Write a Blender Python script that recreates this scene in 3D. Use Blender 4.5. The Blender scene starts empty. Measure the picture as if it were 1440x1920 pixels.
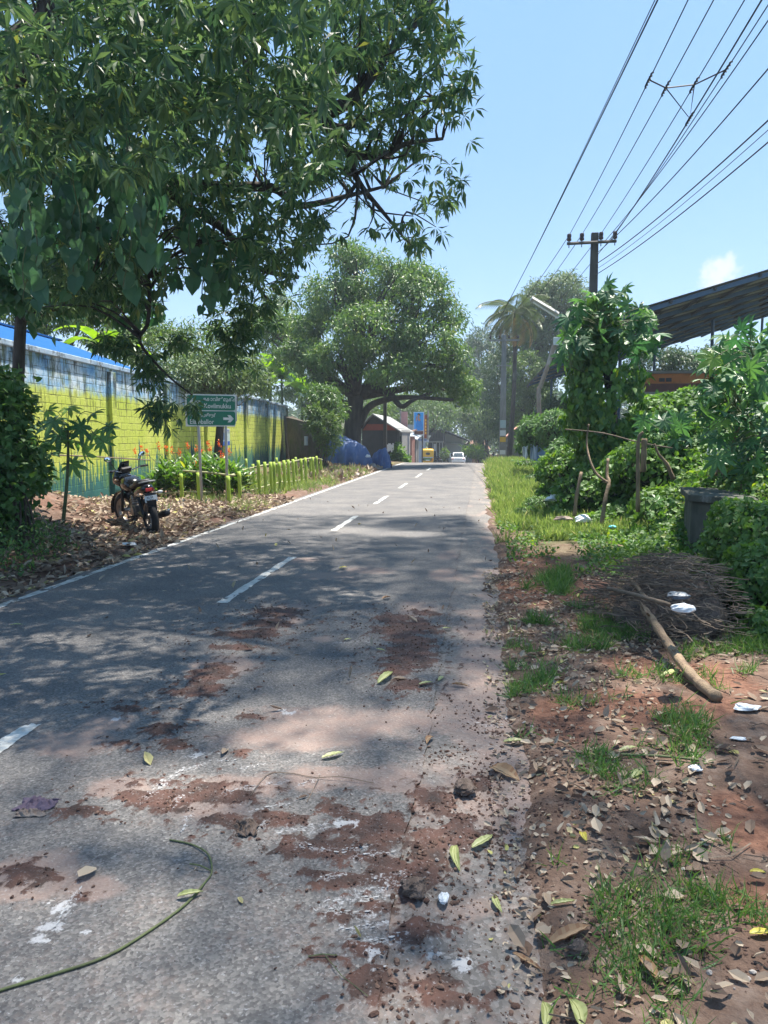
import bpy, math, random
import numpy as np
from mathutils import Vector, Matrix, Euler
rnd = random.Random(7)
rng = np.random.default_rng(7)
scene = bpy.context.scene
COL = scene.collection
# ------------------------------------------------------------------ camera
F = 1400.0; H = 1.65
PITCH = math.atan(144/1400); YAW = math.atan(182*math.cos(PITCH)/1400)
cam = bpy.data.cameras.new('camera'); camo = bpy.data.objects.new('camera', cam); COL.objects.link(camo)
cam.sensor_fit = 'VERTICAL'; cam.sensor_height = 36; cam.lens = 36*F/1920
cam.clip_start = 0.05; cam.clip_end = 3000
camo.location = (0, 0, H); camo.rotation_euler = (math.pi/2-PITCH, 0, YAW)
scene.camera = camo
# ------------------------------------------------------------------ world, sun, exposure
SUN_EL = math.radians(73); SUN_AZ = math.radians(34)
w = bpy.data.worlds.new('World'); scene.world = w; w.use_nodes = True
nt = w.node_tree; nt.nodes.clear()
wo = nt.nodes.new('ShaderNodeOutputWorld'); bg = nt.nodes.new('ShaderNodeBackground')
sky = nt.nodes.new('ShaderNodeTexSky'); sky.sky_type = 'NISHITA'; sky.sun_disc = False
sky.sun_elevation = SUN_EL; sky.sun_rotation = SUN_AZ; sky.air_density = 1.0; sky.dust_density = 0.6; sky.ozone_density = 1.6
bg.inputs['Strength'].default_value = 0.105
nt.links.new(sky.outputs[0], bg.inputs['Color'])
nt.links.new(bg.outputs[0], wo.inputs['Surface'])
WORLD = (nt, sky, bg, wo)
sl = bpy.data.lights.new('sun', 'SUN'); sl.energy = 4.8; sl.angle = math.radians(0.8); sl.color = (1, .94, .84)
so = bpy.data.objects.new('sun', sl); COL.objects.link(so)
SD = Vector((math.sin(SUN_AZ)*math.cos(SUN_EL), math.cos(SUN_AZ)*math.cos(SUN_EL), math.sin(SUN_EL)))
so.rotation_euler = SD.to_track_quat('Z', 'Y').to_euler()
vs = scene.view_settings; scene.display_settings.display_device = 'sRGB'
vs.view_transform = 'Standard'; vs.look = 'None'; vs.gamma = 1; vs.exposure = 1.55; vs.use_curve_mapping = False
scene.cycles.max_bounces = 6; scene.cycles.diffuse_bounces = 3; scene.cycles.transmission_bounces = 4
scene.cycles.transparent_max_bounces = 6; scene.cycles.use_denoising = True
# ------------------------------------------------------------------ pixel -> world helpers (measure the photo, then build in metres)
_sy, _cy, _sp, _cp = math.sin(YAW), math.cos(YAW), math.sin(PITCH), math.cos(PITCH)
FW = np.array([-_sy*_cp, _cy*_cp, -_sp]); RT = np.array([_cy, _sy, 0]); UP = np.cross(RT, FW)
def ray(px, py): return FW*F + RT*(px-720) + UP*(960-py)
def G(px, py, z=0.0):
    r = ray(px, py); return np.array([0, 0, H]) + r*((z-H)/r[2])
def P(px, py, Y):
    r = ray(px, py); return np.array([0, 0, H]) + r*(Y/r[1])
def lerp(a, b, t): return a+(b-a)*t
def sstep(x, a, b):
    t = np.clip((np.asarray(x, float)-a)/(b-a), 0, 1); return t*t*(3-2*t)
# ------------------------------------------------------------------ noise
_perm = rng.permutation(512); _val = rng.random(512)
def vnoise(x, y, seed=0):
    x = np.asarray(x, float); y = np.asarray(y, float)
    xi = np.floor(x).astype(int); yi = np.floor(y).astype(int)
    fx = x-xi; fy = y-yi; fx = fx*fx*(3-2*fx); fy = fy*fy*(3-2*fy)
    def h(a, b): return _val[(_perm[(a+_perm[(b+seed*37) % 512]) % 512]) % 512]
    return lerp(lerp(h(xi, yi), h(xi+1, yi), fx), lerp(h(xi, yi+1), h(xi+1, yi+1), fx), fy)
def fbm(x, y, o=4, seed=0):
    s = 0; a = .5; t = 0
    for i in range(o):
        s = s+a*vnoise(np.asarray(x)*2**i+i*17.3, np.asarray(y)*2**i+i*9.1, seed+i); t += a; a *= .5
    return s/t
# ------------------------------------------------------------------ materials
def ramp(n, stops):
    r = n.new('ShaderNodeValToRGB'); e = r.color_ramp.elements
    e[0].position = stops[0][0]; e[0].color = (*stops[0][1], 1)
    e[1].position = stops[-1][0]; e[1].color = (*stops[-1][1], 1)
    for p, c in stops[1:-1]:
        k = e.new(p); k.color = (*c, 1)
    return r
def base_mat(name):
    m = bpy.data.materials.new(name); m.use_nodes = True
    n = m.node_tree.nodes; l = m.node_tree.links
    return m, n, l, n['Principled BSDF']
def mk(name, c1, c2=None, rough=.8, metal=0, nscale=6, bump=.2, bscale=40, spec=.4, stretch=(1, 1, 1), detail=6, c3=None, s3=2.0, a3=(.55, .7)):
    """noise-mottled surface: c1..c2 fine mottling, c3 = stain colour in larger patches"""
    m, n, l, b = base_mat(name)
    c2 = c2 or tuple(x*.75 for x in c1)
    tc = n.new('ShaderNodeTexCoord'); mp = n.new('ShaderNodeMapping'); mp.inputs['Scale'].default_value = stretch
    l.new(tc.outputs['Object'], mp.inputs[0])
    no = n.new('ShaderNodeTexNoise'); no.inputs['Scale'].default_value = nscale; no.inputs['Detail'].default_value = detail
    l.new(mp.outputs[0], no.inputs['Vector'])
    r = ramp(n, [(.3, c1), (.7, c2)]); l.new(no.outputs['Fac'], r.inputs[0]); col = r.outputs[0]
    if c3:
        n3 = n.new('ShaderNodeTexNoise'); n3.inputs['Scale'].default_value = s3; n3.inputs['Detail'].default_value = 7; n3.inputs['Roughness'].default_value = .65
        l.new(mp.outputs[0], n3.inputs['Vector'])
        r3 = ramp(n, [(a3[0], (0, 0, 0)), (a3[1], (1, 1, 1))]); l.new(n3.outputs['Fac'], r3.inputs[0])
        mx = n.new('ShaderNodeMixRGB'); mx.inputs[2].default_value = (*c3, 1)
        l.new(r3.outputs[0], mx.inputs[0]); l.new(col, mx.inputs[1]); col = mx.outputs[0]
    l.new(col, b.inputs['Base Color'])
    b.inputs['Roughness'].default_value = rough; b.inputs['Metallic'].default_value = metal; b.inputs['Specular IOR Level'].default_value = spec
    if bump:
        nb = n.new('ShaderNodeTexNoise'); nb.inputs['Scale'].default_value = bscale; nb.inputs['Detail'].default_value = 5
        l.new(mp.outputs[0], nb.inputs['Vector'])
        bu = n.new('ShaderNodeBump'); bu.inputs['Strength'].default_value = bump; bu.inputs['Distance'].default_value = .02
        l.new(nb.outputs['Fac'], bu.inputs['Height']); l.new(bu.outputs[0], b.inputs['Normal'])
    return m
def leafmat(name, dark, light, yellow=None, rough=.45, trans=.35, tcol=None, spec=.5):
    """foliage: colour by the per-leaf 'tint' attribute, thin-leaf translucency"""
    m, n, l, b = base_mat(name)
    at = n.new('ShaderNodeAttribute'); at.attribute_name = 'tint'
    st = [(0, dark), (.85, light)] if not yellow else [(0, dark), (.86, light), (.93, light), (1, yellow)]
    r = ramp(n, st); l.new(at.outputs['Fac'], r.inputs[0])
    l.new(r.outputs[0], b.inputs['Base Color']); b.inputs['Roughness'].default_value = rough; b.inputs['Specular IOR Level'].default_value = spec
    tr = n.new('ShaderNodeBsdfTranslucent'); mx = n.new('ShaderNodeMixShader'); mx.inputs[0].default_value = trans
    hs = n.new('ShaderNodeHueSaturation'); hs.inputs['Saturation'].default_value = 1.15; hs.inputs['Value'].default_value = 1.9; hs.inputs['Hue'].default_value = .485
    l.new(r.outputs[0], hs.inputs['Color']); l.new(hs.outputs[0], tr.inputs['Color'])
    l.new(b.outputs[0], mx.inputs[1]); l.new(tr.outputs[0], mx.inputs[2]); l.new(mx.outputs[0], n['Material Output'].inputs['Surface'])
    return m
M = {}
M['bark'] = mk('bark', (.045, .036, .03), (.10, .085, .07), .9, nscale=9, bump=.9, bscale=25, stretch=(1, 1, .3), c3=(.16, .16, .13), s3=3)
M['bark_dark'] = mk('bark_dark', (.03, .025, .022), (.075, .062, .05), .9, nscale=6, bump=.9, bscale=20, stretch=(1, 1, .25))
M['twig'] = mk('twig', (.06, .045, .035), (.14, .11, .085), .9, bump=.3)
M['deadwood'] = mk('deadwood', (.30, .22, .14), (.16, .11, .075), .85, nscale=14, bump=.6, bscale=60, stretch=(1, 1, .3), c3=(.08, .055, .04), s3=6)
M['drystick'] = mk('drystick', (.10, .075, .055), (.17, .13, .095), .9, nscale=10, bump=.4)
M['brush'] = mk('brush', (.11, .082, .06), (.25, .19, .14), .95, nscale=10, bump=.3)
M['mango'] = leafmat('mango_leaf', (.038, .085, .040), (.115, .185, .07), (.22, .24, .06), rough=.45, trans=.36)
M['mango_far'] = leafmat('mango_leaf_far', (.036, .090, .024), (.115, .20, .045), (.26, .27, .06), rough=.45, trans=.30)
M['heart'] = leafmat('heart_leaf', (.034, .090, .045), (.075, .16, .07), rough=.45, trans=.36)
M['tree_green'] = leafmat('tree_leaf', (.030, .07, .018), (.10, .17, .035), (.2, .22, .04), rough=.5, trans=.33)
M['tree_dark'] = leafmat('tree_leaf_dark', (.022, .050, .020), (.060, .11, .036), rough=.5, trans=.25)
M['tree_grey'] = leafmat('tree_leaf_grey', (.045, .085, .030), (.12, .18, .06), rough=.55, trans=.25)
M['castor'] = leafmat('castor_leaf', (.040, .11, .045), (.095, .21, .055), (.20, .30, .04), rough=.46, trans=.32)
M['creeper'] = leafmat('creeper_leaf', (.036, .100, .022), (.120, .225, .045), (.22, .28, .04), rough=.55, trans=.35)
M['creeper_dark'] = leafmat('creeper_leaf_dark', (.04, .10, .028), (.11, .21, .055), (.2, .26, .05), rough=.55, trans=.3)
M['grass'] = leafmat('grass_blade', (.075, .135, .035), (.20, .27, .085), (.42, .38, .20), rough=.5, trans=.35)
M['grass_dark'] = leafmat('grass_blade_dark', (.05, .12, .03), (.13, .24, .06), (.34, .30, .15), rough=.5, trans=.3)
M['banana'] = leafmat('banana_leaf', (.05, .12, .02), (.14, .25, .035), rough=.35, trans=.45)
M['litter'] = leafmat('litter_leaf', (.13, .082, .060), (.44, .36, .27), (.42, .40, .14), rough=.75, trans=.08, spec=.25)
M['fresh'] = leafmat('fallen_leaf_green', (.22, .25, .08), (.38, .40, .18), rough=.5, trans=.15)
M['yellowleaf'] = leafmat('fallen_leaf_yellow', (.45, .38, .05), (.55, .48, .10), rough=.5, trans=.15)
M['brownleaf'] = leafmat('fallen_leaf_brown', (.22, .10, .045), (.34, .22, .12), rough=.6, trans=.08)
M['coconut'] = leafmat('palm_leaf', (.035, .06, .02), (.10, .14, .04), (.35, .24, .1), rough=.4, trans=.25)
M['flower'] = leafmat('flower_petal', (.55, .06, .02), (.75, .22, .03), rough=.5, trans=.3)
M['ginger'] = leafmat('ginger_leaf', (.030, .085, .018), (.10, .20, .035), (.3, .34, .06), rough=.38, trans=.35)
M['clod'] = leafmat('clod', (.07, .042, .034), (.17, .11, .085), (.40, .37, .34), rough=.95, trans=.0, spec=.1)
M['concrete'] = mk('concrete', (.22, .21, .19), (.34, .33, .31), .9, nscale=5, bump=.3, bscale=60, c3=(.12, .11, .10), s3=2)
M['mossconc'] = mk('mossy_concrete', (.040, .045, .034), (.115, .115, .095), .95, nscale=4, bump=.6, bscale=30, stretch=(1, 1, .5), c3=(.30, .29, .27), s3=3.5, a3=(.6, .72))
M['polecon'] = mk('pole_concrete', (.20, .19, .175), (.32, .31, .29), .9, nscale=8, bump=.3, stretch=(1, 1, .2))
M['poledark'] = mk('pole_dark', (.055, .05, .048), (.10, .095, .09), .9, nscale=8, bump=.3, stretch=(1, 1, .2))
M['galv'] = mk('galvanised_pipe', (.30, .30, .29), (.42, .41, .40), .55, metal=.3, nscale=10, bump=.05, stretch=(1, 1, .3), c3=(.2, .13, .09), s3=4, a3=(.62, .75))
M['rust'] = mk('rusty_paint', (.34, .29, .25), (.22, .15, .11), .75, nscale=7, bump=.2, stretch=(1, 1, .3), c3=(.5, .48, .45), s3=2.5)
M['wire'] = mk('wire', (.012, .012, .016), rough=.6, bump=0)
M['porcelain'] = mk('insulator', (.035, .02, .018), (.06, .03, .025), .25, bump=0)
M['black'] = mk('black_plastic', (.012, .012, .013), (.02, .02, .02), .45, bump=.1)
M['gloss'] = mk('black_gloss', (.008, .008, .010), (.012, .012, .014), .14, bump=0, spec=.6)
M['tyre'] = mk('tyre_rubber', (.014, .014, .015), (.03, .028, .026), .85, bump=.4, bscale=80)
M['chrome'] = mk('chrome', (.6, .6, .6), (.5, .5, .5), .18, metal=1, bump=0)
M['mirror'] = mk('mirror_glass', (.85, .88, .9), (.8, .85, .9), .04, metal=1, bump=0)
M['alloy'] = mk('alloy', (.20, .17, .15), (.28, .25, .22), .4, metal=.8, bump=0)
M['white'] = mk('white_paint', (.75, .75, .74), (.66, .66, .64), .55, bump=.05)
M['carwhite'] = mk('car_white', (.72, .74, .76), (.68, .70, .72), .2, bump=0, spec=.6)
M['glass'] = mk('dark_glass', (.02, .03, .035), (.03, .04, .045), .06, bump=0, spec=.8)
M['redlens'] = mk('red_lens', (.45, .02, .015), (.35, .02, .015), .25, bump=0)
M['amber'] = mk('amber_lens', (.62, .40, .26), (.5, .3, .18), .25, bump=0)
M['lens'] = mk('clear_lens', (.65, .65, .62), (.5, .5, .5), .2, bump=0)
M['signgreen'] = mk('sign_green', (.008, .13, .075), (.012, .15, .09), .4, bump=.02, nscale=3, c3=(.03, .17, .11), s3=5)
M['signwhite'] = mk('sign_white', (.62, .64, .62), (.5, .53, .5), .45, bump=.02)
M['bamboo'] = mk('painted_bamboo', (.36, .46, .05), (.25, .36, .04), .6, nscale=14, bump=.3, stretch=(1, 1, .3), c3=(.13, .17, .05), s3=5, a3=(.55, .72))
M['rail'] = mk('bamboo_rail', (.34, .33, .18), (.22, .22, .11), .7, nscale=12, bump=.3, c3=(.12, .13, .05), s3=4)
M['tarp'] = mk('blue_tarp', (.035, .085, .22), (.06, .12, .27), .55, nscale=2.5, bump=.5, bscale=9, c3=(.16, .22, .32), s3=3, a3=(.55, .8))
M['plastic'] = mk('white_plastic', (.72, .74, .76), (.55, .58, .6), .4, nscale=12, bump=.5, bscale=30)
M['rag'] = mk('dirty_rag', (.12, .085, .075), (.30, .25, .21), .95, nscale=14, bump=.5)
M['ragpurple'] = mk('purple_rag', (.075, .055, .085), (.13, .10, .14), .95, nscale=14, bump=.5)
M['husk'] = mk('husk_fibre', (.06, .042, .033), (.16, .12, .10), .95, nscale=30, bump=.9, bscale=60, stretch=(1, .2, 1))
M['vinestem'] = mk('vine_stem', (.11, .14, .05), (.075, .085, .04), .7, nscale=20, bump=.4)
M['yellow'] = mk('yellow_paint', (.72, .42, .02), (.66, .38, .02), .4, bump=.03)
M['green'] = mk('green_paint', (.03, .22, .07), (.04, .18, .06), .4, bump=.03)
M['redband'] = mk('red_sheet', (.26, .055, .035), (.20, .045, .03), .7, bump=.3, nscale=4)
M['darkwall'] = mk('dark_wall', (.035, .036, .04), (.055, .055, .06), .9, bump=.2, nscale=2)
M['greywall'] = mk('grey_wall', (.20, .19, .18), (.30, .29, .28), .9, bump=.2, nscale=3, c3=(.1, .09, .085), s3=1.5)
M['cream'] = mk('cream_wall', (.62, .62, .40), (.55, .55, .36), .85, bump=.1, c3=(.3, .28, .2), s3=2)
M['whitewall'] = mk('white_wall', (.74, .74, .74), (.66, .66, .66), .85, bump=.1, nscale=1.5, c3=(.45, .44, .42), s3=1.0, a3=(.6, .8))
M['laterite'] = mk('laterite_wall', (.055, .045, .04), (.12, .095, .08), .95, nscale=3, bump=.8, bscale=12, c3=(.045, .07, .02), s3=1.2, a3=(.5, .65))
M['tile'] = mk('clay_tile', (.24, .13, .09), (.14, .08, .06), .85, bump=.5, bscale=16, nscale=5, c3=(.08, .07, .06), s3=2)
M['tilepink'] = mk('clay_tile_pink', (.45, .24, .18), (.35, .18, .13), .85, bump=.5, bscale=16)
M['zinc'] = mk('zinc_sheet', (.45, .50, .55), (.36, .40, .44), .45, metal=.3, nscale=3, bump=.1, c3=(.3, .24, .2), s3=2, a3=(.6, .8))
M['blueroof'] = mk('blue_sheet', (.012, .085, .24), (.02, .10, .28), .7, nscale=3, bump=.03, spec=.05)
M['bluedoor'] = mk('blue_panel', (.12, .22, .42), (.16, .27, .46), .6, bump=.1, nscale=2)
M['palepanel'] = mk('pale_panel', (.42, .50, .62), (.50, .56, .66), .55, bump=.1, nscale=3, c3=(.3, .33, .4), s3=3)
M['rustred'] = mk('rusted_sheet', (.22, .08, .06), (.32, .16, .13), .8, bump=.3, nscale=4)
M['orange'] = mk('orange_wall', (.62, .22, .05), (.55, .18, .045), .8, bump=.1, nscale=3, c3=(.3, .12, .05), s3=2)
M['maroon'] = mk('maroon_wall', (.11, .035, .028), (.15, .05, .035), .8, bump=.1)
M['coping'] = mk('grey_coping', (.30, .30, .29), (.22, .22, .21), .85, bump=.2, nscale=6)
M['bluesteel'] = mk('blue_steel', (.03, .09, .18), (.04, .1, .2), .5, bump=0)
M['purlin'] = mk('aged_purlin', (.42, .39, .35), (.28, .26, .24), .8, nscale=2, bump=.1)
M['sheet_under'] = mk('dark_sheet', (.014, .016, .020), (.026, .028, .032), .65, nscale=2, bump=.1)
M['brickpink'] = mk('low_brown_wall', (.42, .27, .19), (.34, .21, .15), .9, bump=.2)
M['posterblue'] = mk('poster_blue', (.04, .33, .75), (.05, .38, .8), .4, bump=0)
M['posterpink'] = mk('poster_faded', (.50, .26, .24), (.40, .20, .20), .5, bump=0, nscale=3, c3=(.45, .5, .52), s3=1.2)
M['skin'] = mk('poster_skin', (.42, .22, .14), (.45, .25, .16), .5, bump=0)
M['posterdress'] = mk('poster_dress', (.02, .20, .55), (.02, .24, .6), .4, bump=0)
M['cobalt'] = mk('cobalt_print', (.03, .10, .40), (.04, .12, .42), .5, bump=0)
M['cyan'] = mk('cyan_plastic', (.10, .50, .55), (.1, .45, .5), .4, bump=.2)
M['paperblue'] = mk('notice_print', (.38, .50, .52), (.46, .56, .56), .6, bump=0, nscale=8)
# ------------------------------------------------------------------ object helpers
ORG = {}
def origin(o): return ORG.get(o.name, np.zeros(3))
def thing(name, label, cat, loc=(0, 0, 0), rotz=0, group=None, rot=None):
    o = bpy.data.objects.new(name, None); COL.objects.link(o)
    o.empty_display_size = .1
    o.location = [float(v) for v in loc]; o.rotation_euler = rot or (0, 0, rotz)
    o['label'] = label; o['category'] = cat
    if group: o['group'] = group
    ORG[o.name] = np.array([float(v) for v in loc])
    return o
def tag(o, label, cat, group=None):
    o['label'] = label; o['category'] = cat
    if group: o['group'] = group
    return o
def kind(o, k): o['kind'] = k; return o
def raw_mesh(name, V, polys_flat, sizes, mats, mi=None, smooth=False, tint=None, attrs=None):
    me = bpy.data.meshes.new(name)
    V = np.asarray(V, np.float32); n = len(V)
    me.vertices.add(n); me.vertices.foreach_set('co', V.ravel())
    polys_flat = np.asarray(polys_flat, np.int32); sizes = np.asarray(sizes, np.int32)
    me.loops.add(len(polys_flat)); me.loops.foreach_set('vertex_index', polys_flat)
    me.polygons.add(len(sizes)); st = np.zeros(len(sizes), np.int32); st[1:] = np.cumsum(sizes)[:-1]
    me.polygons.foreach_set('loop_start', st)
    try: me.polygons.foreach_set('loop_total', sizes)
    except Exception: pass
    if mi is not None: me.polygons.foreach_set('material_index', np.asarray(mi, np.int32))
    me.polygons.foreach_set('use_smooth', np.full(len(sizes), bool(smooth)))
    for m in mats: me.materials.append(m)
    me.update(calc_edges=True)
    if tint is not None:
        a = me.attributes.new('tint', 'FLOAT', 'FACE'); a.data.foreach_set('value', np.asarray(tint, np.float32))
    for k, v in (attrs or {}).items():
        a = me.attributes.new(k, 'FLOAT', 'POINT'); a.data.foreach_set('value', np.asarray(v, np.float32))
    return me
def place(name, V, flat, sizes, mats, parent=None, local=False, **kw):
    """mesh -> object; world-space verts are re-based on the parent's origin, or on the mesh's own base point"""
    V = np.asarray(V, float)
    loc = np.zeros(3)
    if not local:
        if parent is not None: V = V-origin(parent)
        else:
            lo = V.min(0); hi = V.max(0); loc = np.array([(lo[0]+hi[0])/2, (lo[1]+hi[1])/2, lo[2]]); V = V-loc
    me = raw_mesh(name, V, flat, sizes, mats, **kw)
    o = bpy.data.objects.new(name, me); COL.objects.link(o); o.location = loc
    if parent is not None:
        o.parent = parent; ORG[o.name] = origin(parent)
    else: ORG[o.name] = loc
    return o
class MB:
    def __init__(s): s.v = []; s.f = []; s.m = []; s.cur = 0
    def mat(s, i): s.cur = i; return s
    def add(s, V, Fs):
        b = len(s.v); s.v.extend([tuple(map(float, p)) for p in V])
        for f in Fs: s.f.append(tuple(b+i for i in f)); s.m.append(s.cur)
        return s
    def box(s, c, d, R=None, taper=1.0):
        c = np.array(c, float); x, y, z = d[0]/2, d[1]/2, d[2]/2; t = taper
        V = np.array([(-x, -y, -z), (x, -y, -z), (x, y, -z), (-x, y, -z), (-x*t, -y*t, z), (x*t, -y*t, z), (x*t, y*t, z), (-x*t, y*t, z)])
        if R is not None: V = V@np.array(R).T
        return s.add(V+c, [(3, 2, 1, 0), (4, 5, 6, 7), (0, 1, 5, 4), (1, 2, 6, 5), (2, 3, 7, 6), (3, 0, 4, 7)])
    def quad(s, a, b, c, d): return s.add([a, b, c, d], [(0, 1, 2, 3)])
    def tube(s, pts, r, n=7, cap=True):
        pts = [np.array(p, float) for p in pts]
        if not hasattr(r, '__len__'): r = [r]*len(pts)
        V = []; u = None
        for i, p in enumerate(pts):
            t = pts[min(i+1, len(pts)-1)]-pts[max(i-1, 0)]; t = t/(np.linalg.norm(t)+1e-9)
            if u is None:
                a = np.array([0, 0, 1.]) if abs(t[2]) < .9 else np.array([1., 0, 0]); u = np.cross(t, a)
            else: u = u-t*np.dot(u, t)
            u = u/(np.linalg.norm(u)+1e-9); w_ = np.cross(t, u)
            for k in range(n):
                an = 2*math.pi*k/n; V.append(p+(u*math.cos(an)+w_*math.sin(an))*r[i])
        Fs = []
        for i in range(len(pts)-1):
            for k in range(n):
                k2 = (k+1) % n; Fs.append((i*n+k, i*n+k2, (i+1)*n+k2, (i+1)*n+k))
        if cap: Fs.append(tuple(range(n-1, -1, -1))); Fs.append(tuple((len(pts)-1)*n+k for k in range(n)))
        return s.add(V, Fs)
    def lathe(s, prof, n=16, R=None, c=(0, 0, 0)):
        V = []
        for r, z in prof:
            for k in range(n):
                a = 2*math.pi*k/n; V.append((r*math.cos(a), r*math.sin(a), z))
        V = np.array(V)
        if R is not None: V = V@np.array(R).T
        Fs = [(i*n+k, i*n+(k+1) % n, (i+1)*n+(k+1) % n, (i+1)*n+k) for i in range(len(prof)-1) for k in range(n)]
        Fs.append(tuple(range(n-1, -1, -1))); Fs.append(tuple((len(prof)-1)*n+k for k in range(n)))
        return s.add(V+np.array(c), Fs)
    def prism(s, poly, a, b):
        """poly: list of 3-D points (one end); a->b extrusion vector b"""
        n = len(poly); p = [np.array(q, float)+np.array(a, float) for q in poly]; q = [x+np.array(b, float) for x in p]
        Fs = [tuple(range(n-1, -1, -1)), tuple(range(n, 2*n))]+[(i, (i+1) % n, n+(i+1) % n, n+i) for i in range(n)]
        return s.add(p+q, Fs)
    def loft(s, secs):
        n = len(secs[0]); V = [p for q in secs for p in q]
        Fs = [(i*n+k, i*n+(k+1) % n, (i+1)*n+(k+1) % n, (i+1)*n+k) for i in range(len(secs)-1) for k in range(n)]
        Fs.append(tuple(range(n-1, -1, -1))); Fs.append(tuple((len(secs)-1)*n+k for k in range(n)))
        return s.add(V, Fs)
    def blob(s, c, r, n=10, m=7, jit=0., R=None):
        V = [(0, 0, -1)]
        for i in range(1, m):
            ph = -math.pi/2+math.pi*i/m
            for k in range(n):
                a = 2*math.pi*k/n; V.append((math.cos(ph)*math.cos(a), math.cos(ph)*math.sin(a), math.sin(ph)))
        V.append((0, 0, 1)); V = np.array(V)
        if jit: V = V*(1+rng.uniform(-jit, jit, (len(V), 1)))
        V = V*np.array(r)
        if R is not None: V = V@np.array(R).T
        Fs = [(0, 1+(k+1) % n, 1+k) for k in range(n)]
        for i in range(m-2):
            for k in range(n):
                a = 1+i*n+k; b = 1+i*n+(k+1) % n; Fs.append((a, b, b+n, a+n))
        L = len(V)-1; o = 1+(m-2)*n
        Fs += [(L, o+k, o+(k+1) % n) for k in range(n)]
        return s.add(V+np.array(c), Fs)
    def build(s, name, mats, parent=None, local=False, smooth=False, bevel=0, tint=None):
        if not isinstance(mats, (list, tuple)): mats = [mats]
        flat = [i for f in s.f for i in f]; sizes = [len(f) for f in s.f]
        o = place(name, s.v, flat, sizes, mats, parent, local, mi=s.m, smooth=smooth, tint=tint)
        if bevel:
            md = o.modifiers.new('bevel', 'BEVEL'); md.width = bevel; md.segments = 2; md.limit_method = 'ANGLE'
        return o
def norm(a): return a/(np.linalg.norm(a, axis=-1, keepdims=True)+1e-9)
# leaf templates: (u across, v along, w lift), faces
T_LANCE = (np.array([(0, 0, 0), (-.5, .45, .05), (0, .5, -.02), (.5, .45, .05), (0, 1, -.12)]), [(0, 2, 4, 1), (0, 3, 4, 2)])
T_HEART = (np.array([(0, .08, 0), (-.28, -.08, .03), (-.5, .15, .05), (-.38, .55, .02), (0, 1, -.12), (.38, .55, .02), (.5, .15, .05), (.28, -.08, .03), (0, .45, -.05)]),
           [(0, 1, 2, 8), (2, 3, 8), (3, 4, 8), (8, 4, 5), (8, 5, 6), (0, 8, 6, 7)])
def palmate(k=8):
    V = [(0, 0, 0)]; Fs = []
    for i in range(k):
        a = math.radians(-150+300*i/(k-1)); L = 1-.38*abs(a)/2.6; da = math.radians(300/(k-1))
        d = np.array([math.sin(a), math.cos(a)])
        for (rr, off) in ((.40, -.5), (.72, -.24), (1.0, 0), (.72, .24)):
            ang = a+da*off; q = np.array([math.sin(ang), math.cos(ang)])*rr*L
            V.append((q[0], q[1], -.22*rr*rr+(.03 if off else 0)))
        b = 1+4*i; Fs.append((0, b, b+1, b+2, b+3))
        if i: Fs.append((0, b-1, b))
    V = np.array(V); return V, Fs
T_PALM = palmate()
T_BLADE = (np.array([(-.5, 0, 0), (.5, 0, 0), (.35, .55, .12), (-.35, .55, .12), (0, 1, .45)]), [(0, 1, 2, 3), (3, 2, 4)])
T_CURL = (np.array([(0, 0, .0), (-.5, .3, .16), (0, .3, 0), (.5, .3, .14), (-.45, .7, .2), (0, .68, .04), (.42, .7, .16), (0, 1, .16)]), [(0, 2, 1), (0, 3, 2), (1, 2, 5, 4), (2, 3, 6, 5), (4, 5, 7), (5, 6, 7)])
def rock_t():
    V = []; 
    for z, r, n in ((-.5, .5, 4), (0, 1., 6), (.55, .62, 5)):
        pass
    V = [(0, 0, -.8)]+[(math.cos(a), math.sin(a), -.1) for a in np.arange(6)*math.pi/3]+[(.6*math.cos(a), .6*math.sin(a), .5) for a in np.arange(5)*2*math.pi/5]+[(0, 0, .75)]
    Fs = [(0, 1+(i+1) % 6, 1+i) for i in range(6)]
    Fs += [(1, 2, 7), (2, 8, 7), (2, 3, 8), (3, 9, 8), (3, 4, 9), (4, 5, 10, 9), (5, 6, 10), (6, 11, 10), (6, 1, 11), (1, 7, 11)]
    Fs += [(7+i, 7+(i+1) % 5, 12) for i in range(5)]
    return np.array(V), Fs
T_ROCK = rock_t()
def scatter(name, tmpl, pos, d, nrm, L, W, mat, parent=None, tint=None, jit=0., smooth=False):
    """many small leaf-like faces as ONE mesh part; d = leaf axis, nrm = approx. normal"""
    T, Fs = tmpl; pos = np.asarray(pos, float); N = len(pos); k = len(T)
    d = norm(np.asarray(d, float)); nrm = np.asarray(nrm, float)
    s = norm(np.cross(d, nrm)); nn = norm(np.cross(s, d))
    L = np.broadcast_to(np.asarray(L, float), (N,))[:, None, None]; W = np.broadcast_to(np.asarray(W, float), (N,))[:, None, None]
    TT = np.broadcast_to(T, (N, k, 3))
    if jit: TT = TT*(1+rng.uniform(-jit, jit, (N, k, 1)))
    V = pos[:, None, :]+TT[:, :, 0:1]*W*s[:, None, :]+TT[:, :, 1:2]*L*d[:, None, :]+TT[:, :, 2:3]*L*nn[:, None, :]
    base = (np.arange(N)*k)[:, None]
    flat = np.concatenate([np.concatenate([base+np.array(f)[None, :] for f in Fs], 1)], 1).ravel()
    sizes = np.tile([len(f) for f in Fs], N)
    if tint is None: tint = rng.random(N)
    return place(name, V.reshape(-1, 3), flat, sizes, [mat], parent, smooth=smooth, tint=np.repeat(tint, len(Fs)))
def rdir(n, up=0.):
    v = rng.normal(size=(n, 3)); v[:, 2] += up; return norm(v)
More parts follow.
